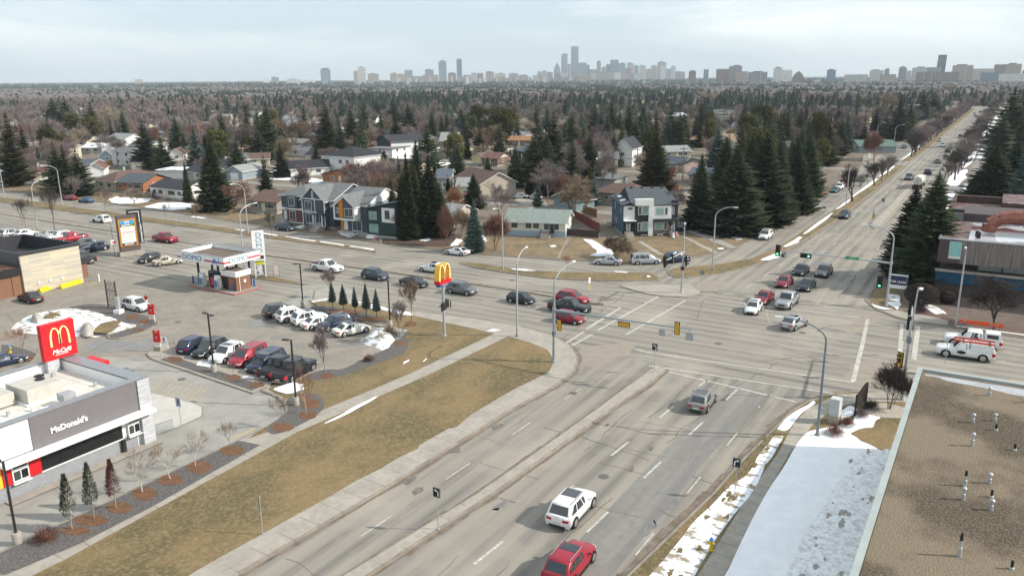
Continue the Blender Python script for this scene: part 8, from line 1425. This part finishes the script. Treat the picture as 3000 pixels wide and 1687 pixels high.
mass('bare_wood',PB,[(x,y,.1,H_/9,wd/4,A_())for x,y,H_,wd in stb],M_MBR,'purplish bare trees crowding behind the nearer blocks')if stb else None
def polar(n,d0,d1,pc,fn):
 "points spread over the view wedge between two distances"
 C_,B_=[],[]
 for _ in range(n):
  d=math.sqrt(random.uniform(d0*d0,d1*d1));th=R(random.uniform(-4.5,68.));x,y=d*math.cos(th),d*math.sin(th)
  if 0<y<44 and x<890:continue
  if y<44 and y>-4 and x<900:continue
  fn(C_ if random.random()<pc*(.35+.8*max(0,1-abs(th-.5)/.7))+.45*math.sin(x*.008+2*math.sin(y*.006))*math.sin(y*.008)else B_,x,y,d)
 return C_,B_
def f1(L_,x,y,d):h_=.55+.7*random.random()**1.5;L_.append((x,y,0,h_,h_*random.uniform(1.4,2.1),A_()))
C_,B_=polar(4200,640,1250,.62,f1);C0,B0=polar(1600,560,660,.4,f1);C_+=[q for q in C0 if q[0]>610 or q[1]>1000];B_+=[q for q in B0 if q[0]>610]
mass('conifer_wood',PC2,C_,M_MC,'dark conifers in the distance');mass('bare_wood',PB2,B_,M_MBR,'purplish bare trees in the distance')
def f2(L_,x,y,d):L_.append((x,y,0,random.uniform(.55,.95),random.uniform(2.0,3.6),A_()))
C_,B_=polar(9000,1250,3400,.72,f2);mass('conifer_wood',PC3,C_,M_MC,'far forested quarter');mass('bare_wood',PB3,B_,mst('farthest_bare',(.125,.108,.105),(.16,.14,.135)),'far bare woods')
def f3(L_,x,y,d):L_.append((x,y,0,random.uniform(.9,1.6),random.uniform(5,10),A_()))
C_,B_=polar(5000,3400,9500,.75,f3);mass('conifer_wood',PC3,C_+B_,M_MC,'blue wooded horizon')
# ------------------------------------------------------------------ skyline
def tower_mat(name,c,glass=False,fw=3.2,fh=3.4):
 m=bpy.data.materials.new(name);m.use_nodes=True;t=m.node_tree;n=t.nodes;l=t.links;b=n['Principled BSDF'];b.inputs['Roughness'].default_value=.25 if glass else .75
 g=n.new('ShaderNodeNewGeometry');s_=n.new('ShaderNodeSeparateXYZ');l.new(g.outputs['Position'],s_.inputs[0]);a=n.new('ShaderNodeMath');a.operation='SUBTRACT';l.new(s_.outputs[0],a.inputs[0]);l.new(s_.outputs[1],a.inputs[1]);cb_=n.new('ShaderNodeCombineXYZ');l.new(a.outputs[0],cb_.inputs[0]);l.new(s_.outputs[2],cb_.inputs[1])
 br=n.new('ShaderNodeTexBrick');l.new(cb_.outputs[0],br.inputs['Vector']);br.inputs['Scale'].default_value=1;br.offset=0;br.inputs['Brick Width'].default_value=fw*2.2;br.inputs['Row Height'].default_value=fh*1.8;br.inputs['Mortar Size'].default_value=.95
 d=tuple(v*.42 for v in c)if not glass else tuple(min(1,v*.7)for v in c);br.inputs['Color1'].default_value=(*d,1);br.inputs['Color2'].default_value=(*tuple(v*1.25 for v in d),1);br.inputs['Mortar'].default_value=(*c,1);l.new(br.outputs['Color'],b.inputs['Base Color']);MATS[name]=m;return m
TC={'pale':tower_mat('tower_pale',(.60,.60,.57)),'white':tower_mat('tower_white',(.78,.78,.76)),'tan':tower_mat('tower_tan',(.42,.36,.29)),'pink':tower_mat('tower_pink',(.42,.31,.27)),'brown':tower_mat('tower_brown',(.25,.17,.145)),'grey':tower_mat('tower_grey',(.28,.30,.32)),'dark':tower_mat('tower_dark',(.11,.13,.16)),'glass':tower_mat('tower_glass',(.20,.27,.31),True),'blue':tower_mat('tower_blue',(.09,.17,.25),True),'teal':tower_mat('tower_teal',(.13,.27,.30),True),'red':tower_mat('tower_red',(.32,.15,.13))}
CN={'pale':'pale grey','white':'white','tan':'tan','pink':'pinkish','brown':'brown','grey':'grey','dark':'dark','glass':'glassy grey','blue':'blue glass','teal':'teal glass','red':'reddish'}
def tower(pl,pr,pt,dist,c,label,top=None,cat='tower',name='tower',group='downtown towers on the skyline',split=False,yb=232):
 def ray(px):
  x,y=G(px,600);k=math.hypot(x,y);return(x/k,y/k)
 a=ray(pl);b_=ray(pr);A=(a[0]*dist,a[1]*dist);B=(b_[0]*dist,b_[1]*dist);W=math.hypot(B[0]-A[0],B[1]-A[1]);cx,cy=(A[0]+B[0])/2,(A[1]+B[1])/2;lo,hi=5.,400.
 for _ in range(40):
  m_=(lo+hi)/2
  if P(cx,cy,m_)[1]>pt:lo=m_
  else:hi=m_
 Hh=lo;rz=math.atan2(B[1]-A[1],B[0]-A[0]);t=empty(name,(cx,cy,0),rz,label,cat,group)
 D=min(W,45)*.9;h2=Hh-Hh*.03 if top!='flat' else Hh
 if top=='round':
  g=MB();g.box(-W/2,W/2,0,D,0,Hh*.86);n_=8
  for i in range(n_):u0,u1=i/n_,(i+1)/n_;z0=Hh*.86+Hh*.14*math.sin(u0*PI*.5+.1);g.box(-W/2+W*.02*i,W/2-W*.0,0,D,Hh*.86+Hh*.14*(i/n_)-.0,Hh*.86+Hh*.14*(i+1)/n_)if i<n_ else None
  g.build('shaft',TC[c],t)
 elif top=='step':
  g=MB();g.box(-W/2,W/2,0,D,0,Hh*.72);g.box(-W*.38,W*.38,.5,D-.5,Hh*.72,Hh*.86);g.box(-W*.24,W*.24,1,D-1,Hh*.86,Hh*.96);g.build('shaft',TC[c],t);g=MB();g.box(-W*.1,W*.1,D*.4,D*.6,Hh*.96,Hh*1.05);g.build('cap',TC[c],t)
 elif top=='tilt':
  g=MB();k=W*.08;b0=[(-W/2-k,0),(W/2-k,0),(W/2-k,D),(-W/2-k,D)];b1=[(-W/2+k*.3,0),(W/2,0),(W/2,D),(-W/2+k*.3,D)];v=[(*p,0)for p in b0]+[(*p,Hh)for p in b1];g.v+=v
  for q in[(0,3,2,1),(4,5,6,7),(0,1,5,4),(1,2,6,5),(2,3,7,6),(3,0,4,7)]:g.f.append(q);g.m.append(0)
  g.build('shaft',TC[c],t)
 else:
  g=MB();g.box(-W/2,W/2,0,D,0,h2 if top is None else Hh);g.build('shaft',TC[c],t)
  if top is None:g=MB();o_=random.uniform(-.12,.12)*W;g.box(o_-W*.25,o_+W*.25,D*.2,D*.8,h2,Hh+1.5);g.build('penthouse',TC['dark' if c not in('dark',)else 'grey'],t)
  if top=='cap':g=MB();g.box(-W*.36,W*.36,D*.1,D*.9,Hh,Hh*1.1);g.build('cap',TC['dark'],t)
  if top=='spire':g=MB();g.box(-W*.4,W*.4,D*.1,D*.9,Hh,Hh+5);g.tube((W*.1,D/2,Hh),(W*.1,D/2,Hh+16),1.2,.6,6);g.build('crown_top',TC['white'],t)
  if split or W>55:g=MB();[g.box(-W/2+W*u-.6,-W/2+W*u+.6,-.6,0,0,h2)for u in(.33,.66)];g.build('fin',TC['pale' if c!='pale' else 'grey'],t)
 return t
random.seed(77)
S6=[(150,215,245,'glass','cap'),(368,395,255,'tan',None),(397,448,226,'pale',None),(460,533,272,'tan',None),(475,526,310,'white','flat'),(608,653,268,'pink',None),(655,703,274,'pink','flat'),(704,756,248,'grey','flat'),(762,822,290,'grey','flat'),(838,895,243,'grey',None),(822,925,280,'pink','flat'),(929,981,183,'glass',None),(990,1042,266,'brown',None),(1048,1082,174,'blue','spire'),(1090,1138,282,'grey','flat'),(1141,1180,268,'pale',None),(1182,1222,269,'brown','flat'),(1238,1293,258,'tan',None),(1297,1370,270,'pale',None),(1388,1454,270,'grey',None),(1456,1510,280,'pink',None),(1580,1605,257,'tan',None),(1607,1640,252,'pale',None),(1641,1680,262,'grey',None),(1545,1586,282,'white','flat'),(1687,1730,205,'glass','step'),(1735,1777,136,'glass','round'),(1778,1797,206,'grey','flat'),(1799,1848,86,'glass','flat'),(1800,1843,198,'pale','flat'),(1845,1902,197,'teal','flat'),(1903,1921,212,'dark','flat'),(1921,1975,243,'grey','flat'),(1969,1996,184,'grey',None),(2000,2028,226,'tan',None),(2029,2058,209,'dark','flat'),(2058,2112,177,'blue','flat'),(2106,2158,199,'teal',None),(2140,2196,236,'red','flat'),(2166,2212,197,'pale',None),(2214,2245,216,'grey',None),(2249,2292,215,'pale',None),(2293,2325,240,'tan',None),(2325,2365,216,'tan',None),(2367,2425,190,'tan',None),(2390,2422,216,'white','flat'),(2426,2458,239,'grey','flat'),(2457,2488,219,'pale',None),(2480,2550,258,'brown',None),(1690,1733,269,'brown','flat'),(1735,1780,268,'pale','flat'),(1820,1888,274,'tan','flat'),(1896,1930,273,'tan',None),(1932,1966,266,'pale',None),(1971,2029,264,'pink',None),(2031,2083,264,'tan','flat'),(2086,2128,264,'white','flat'),(2131,2170,263,'pink',None),(2172,2214,269,'grey',None),(2217,2290,273,'pale',None)]
PLS=['far left, with dark cap','beside the pale round-cornered tower','tallest of the left trio','in the left group, broad','low and wide in front of the broad tan one']
for i,(a,b_,yt,c,tp)in enumerate(S6):
 px0,px1=900+a/2.342,900+b_/2.342;py=100+yt/2.342;low=yt>262 and a>1600;d=(4300 if a<600 else 5000 if a<1300 else 5600 if low else 6250)+(i%5)*35
 nb_='left of' if i%2 else 'right of';ref=CN[S6[i-1][3]]if i else 'first'
 hgt='very tall' if yt<150 else 'tall' if yt<220 else 'mid-height' if yt<262 else 'low'
 zone='far left of the skyline' if a<600 else 'in the left skyline cluster' if a<1530 else 'in the downtown core' if a<2200 else 'at the right end of downtown'
 tower(px0,px1,py,d,c,'%s %s tower %s, %s of the %s one'%(hgt,CN[c],zone,'right' if i else 'left',ref),tp,split=i%3==0)
for i in range(44):
 a=620+i*30+random.uniform(-8,8);c=random.choice(('pale','tan','pink','white','grey','tan'));wd=random.uniform(12,34);px=900+a/2.342;tower(px,px+wd/2.342,100+random.uniform(284,304)/2.342,4450+random.uniform(0,300),c,'small %s block %s'%(CN[c],'along the foot of the left skyline cluster' if a<1250 else 'along the foot of the downtown core'),'flat','building','distant_building','small blocks at the foot of the skyline')
S7=[(0,52,278,'brown',None,'small brown block right of downtown'),(107,143,268,'glass','flat','lone slim glass tower between downtown and the campus'),(198,290,265,'brown','flat','wide brick slab at the left of the campus blocks'),(290,384,238,'grey',None,'tallest grey block behind the brick slab'),(345,428,283,'tan','flat','tan block in front of the tallest grey block'),(430,570,284,'grey',None,'long low grey block right of the tan block'),(612,676,252,'white',None,'white tower block behind the curved-roof building'),(655,748,272,'white','flat','white building with curved canopy roof'),(757,834,286,'brown','step','small cream and brown block right of the curved roof'),(1000,1065,268,'blue',None,'dark blue block alone in the right skyline'),(1310,1410,272,'pale',None,'long pale block before the yellow-fronted one'),(1415,1452,263,'grey',None,'grey block with wide head'),(1387,1503,304,'tan','flat','low yellow-fronted building before the grey blocks'),(1519,1575,248,'grey',None,'grey white tower with banded front'),(1576,1612,276,'white','flat','small white block right of the banded tower'),(1615,1728,250,'pale',None,'broad pale hospital-like block'),(1722,1830,252,'grey','flat','grey block left of the dark leaning tower'),(1792,1856,158,'dark','tilt','dark leaning-sided tower, tallest on the right'),(1790,1836,215,'white','flat','white lower half beside the dark leaning tower'),(1648,1820,287,'brown','flat','long low brown block at the foot of the leaning tower'),(1905,2056,232,'tan',None,'long tan slab right of the leaning tower'),(1822,1956,286,'brown','flat','low reddish block under the tan slab'),(1958,2210,262,'pale','flat','very long pale building with window bands'),(2206,2300,230,'brown','flat','brown left part of the big right-hand block'),(2290,2405,222,'tan',None,'striped right part of the big right-hand block'),(2115,2238,290,'blue','flat','low glazed block before the big right-hand one'),(2415,2480,275,'red','flat','low red block near the right edge'),(2490,2600,243,'brown','flat','brown block at the right photo edge'),(2568,2640,205,'dark','flat','dark tower cut by the right photo edge'),(2250,2500,300,'white','flat','low white long building with steam before it'),(1130,1300,306,'pale','flat','low long pale building among far trees')]
for i,(a,b_,yt,c,tp,lb)in enumerate(S7):tower(2000+a/2.576,2000+b_/2.576,100+yt/2.576,3350+(i%4)*40-(250 if yt>283 else 0),c,lb,tp,'building','distant_building','campus and hospital blocks on the right skyline')
for i,(a,b_,yt,c,tp,lb)in enumerate([(18,82,138,'pale','flat','pale slab block alone at the left end of the horizon'),(1130,1190,136,'tan','flat','castle-like tan block on the left horizon'),(2066,2110,132,'white','flat','small white block left of the twin slab'),(2124,2178,120,'grey',None,'small grey twin slab on the left horizon'),(2232,2330,134,'pale',None,'low pale block left of the capped tower'),(2340,2440,140,'white','flat','low white block beside the capped tower')]):tower(a/2.576,b_/2.576,180+yt/2.576,6500 if i<2 else 5000,c,lb,tp,'building','distant_building','blocks on the left horizon')
# ------------------------------------------------------------------ haze
g=MB();g.box(-700,16000,-700,16500,-1.1,330);hm=bpy.data.materials.new('haze');hm.use_nodes=True;n=hm.node_tree.nodes;n.remove(n['Principled BSDF']);pv=n.new('ShaderNodeVolumePrincipled');pv.inputs['Color'].default_value=(.84,.93,1.0,1);pv.inputs['Density'].default_value=8.5e-5;pv.inputs['Anisotropy'].default_value=.0;hm.node_tree.links.new(pv.outputs[0],n['Material Output'].inputs['Volume'])
o=g.build('haze',hm);o['kind']='stuff'
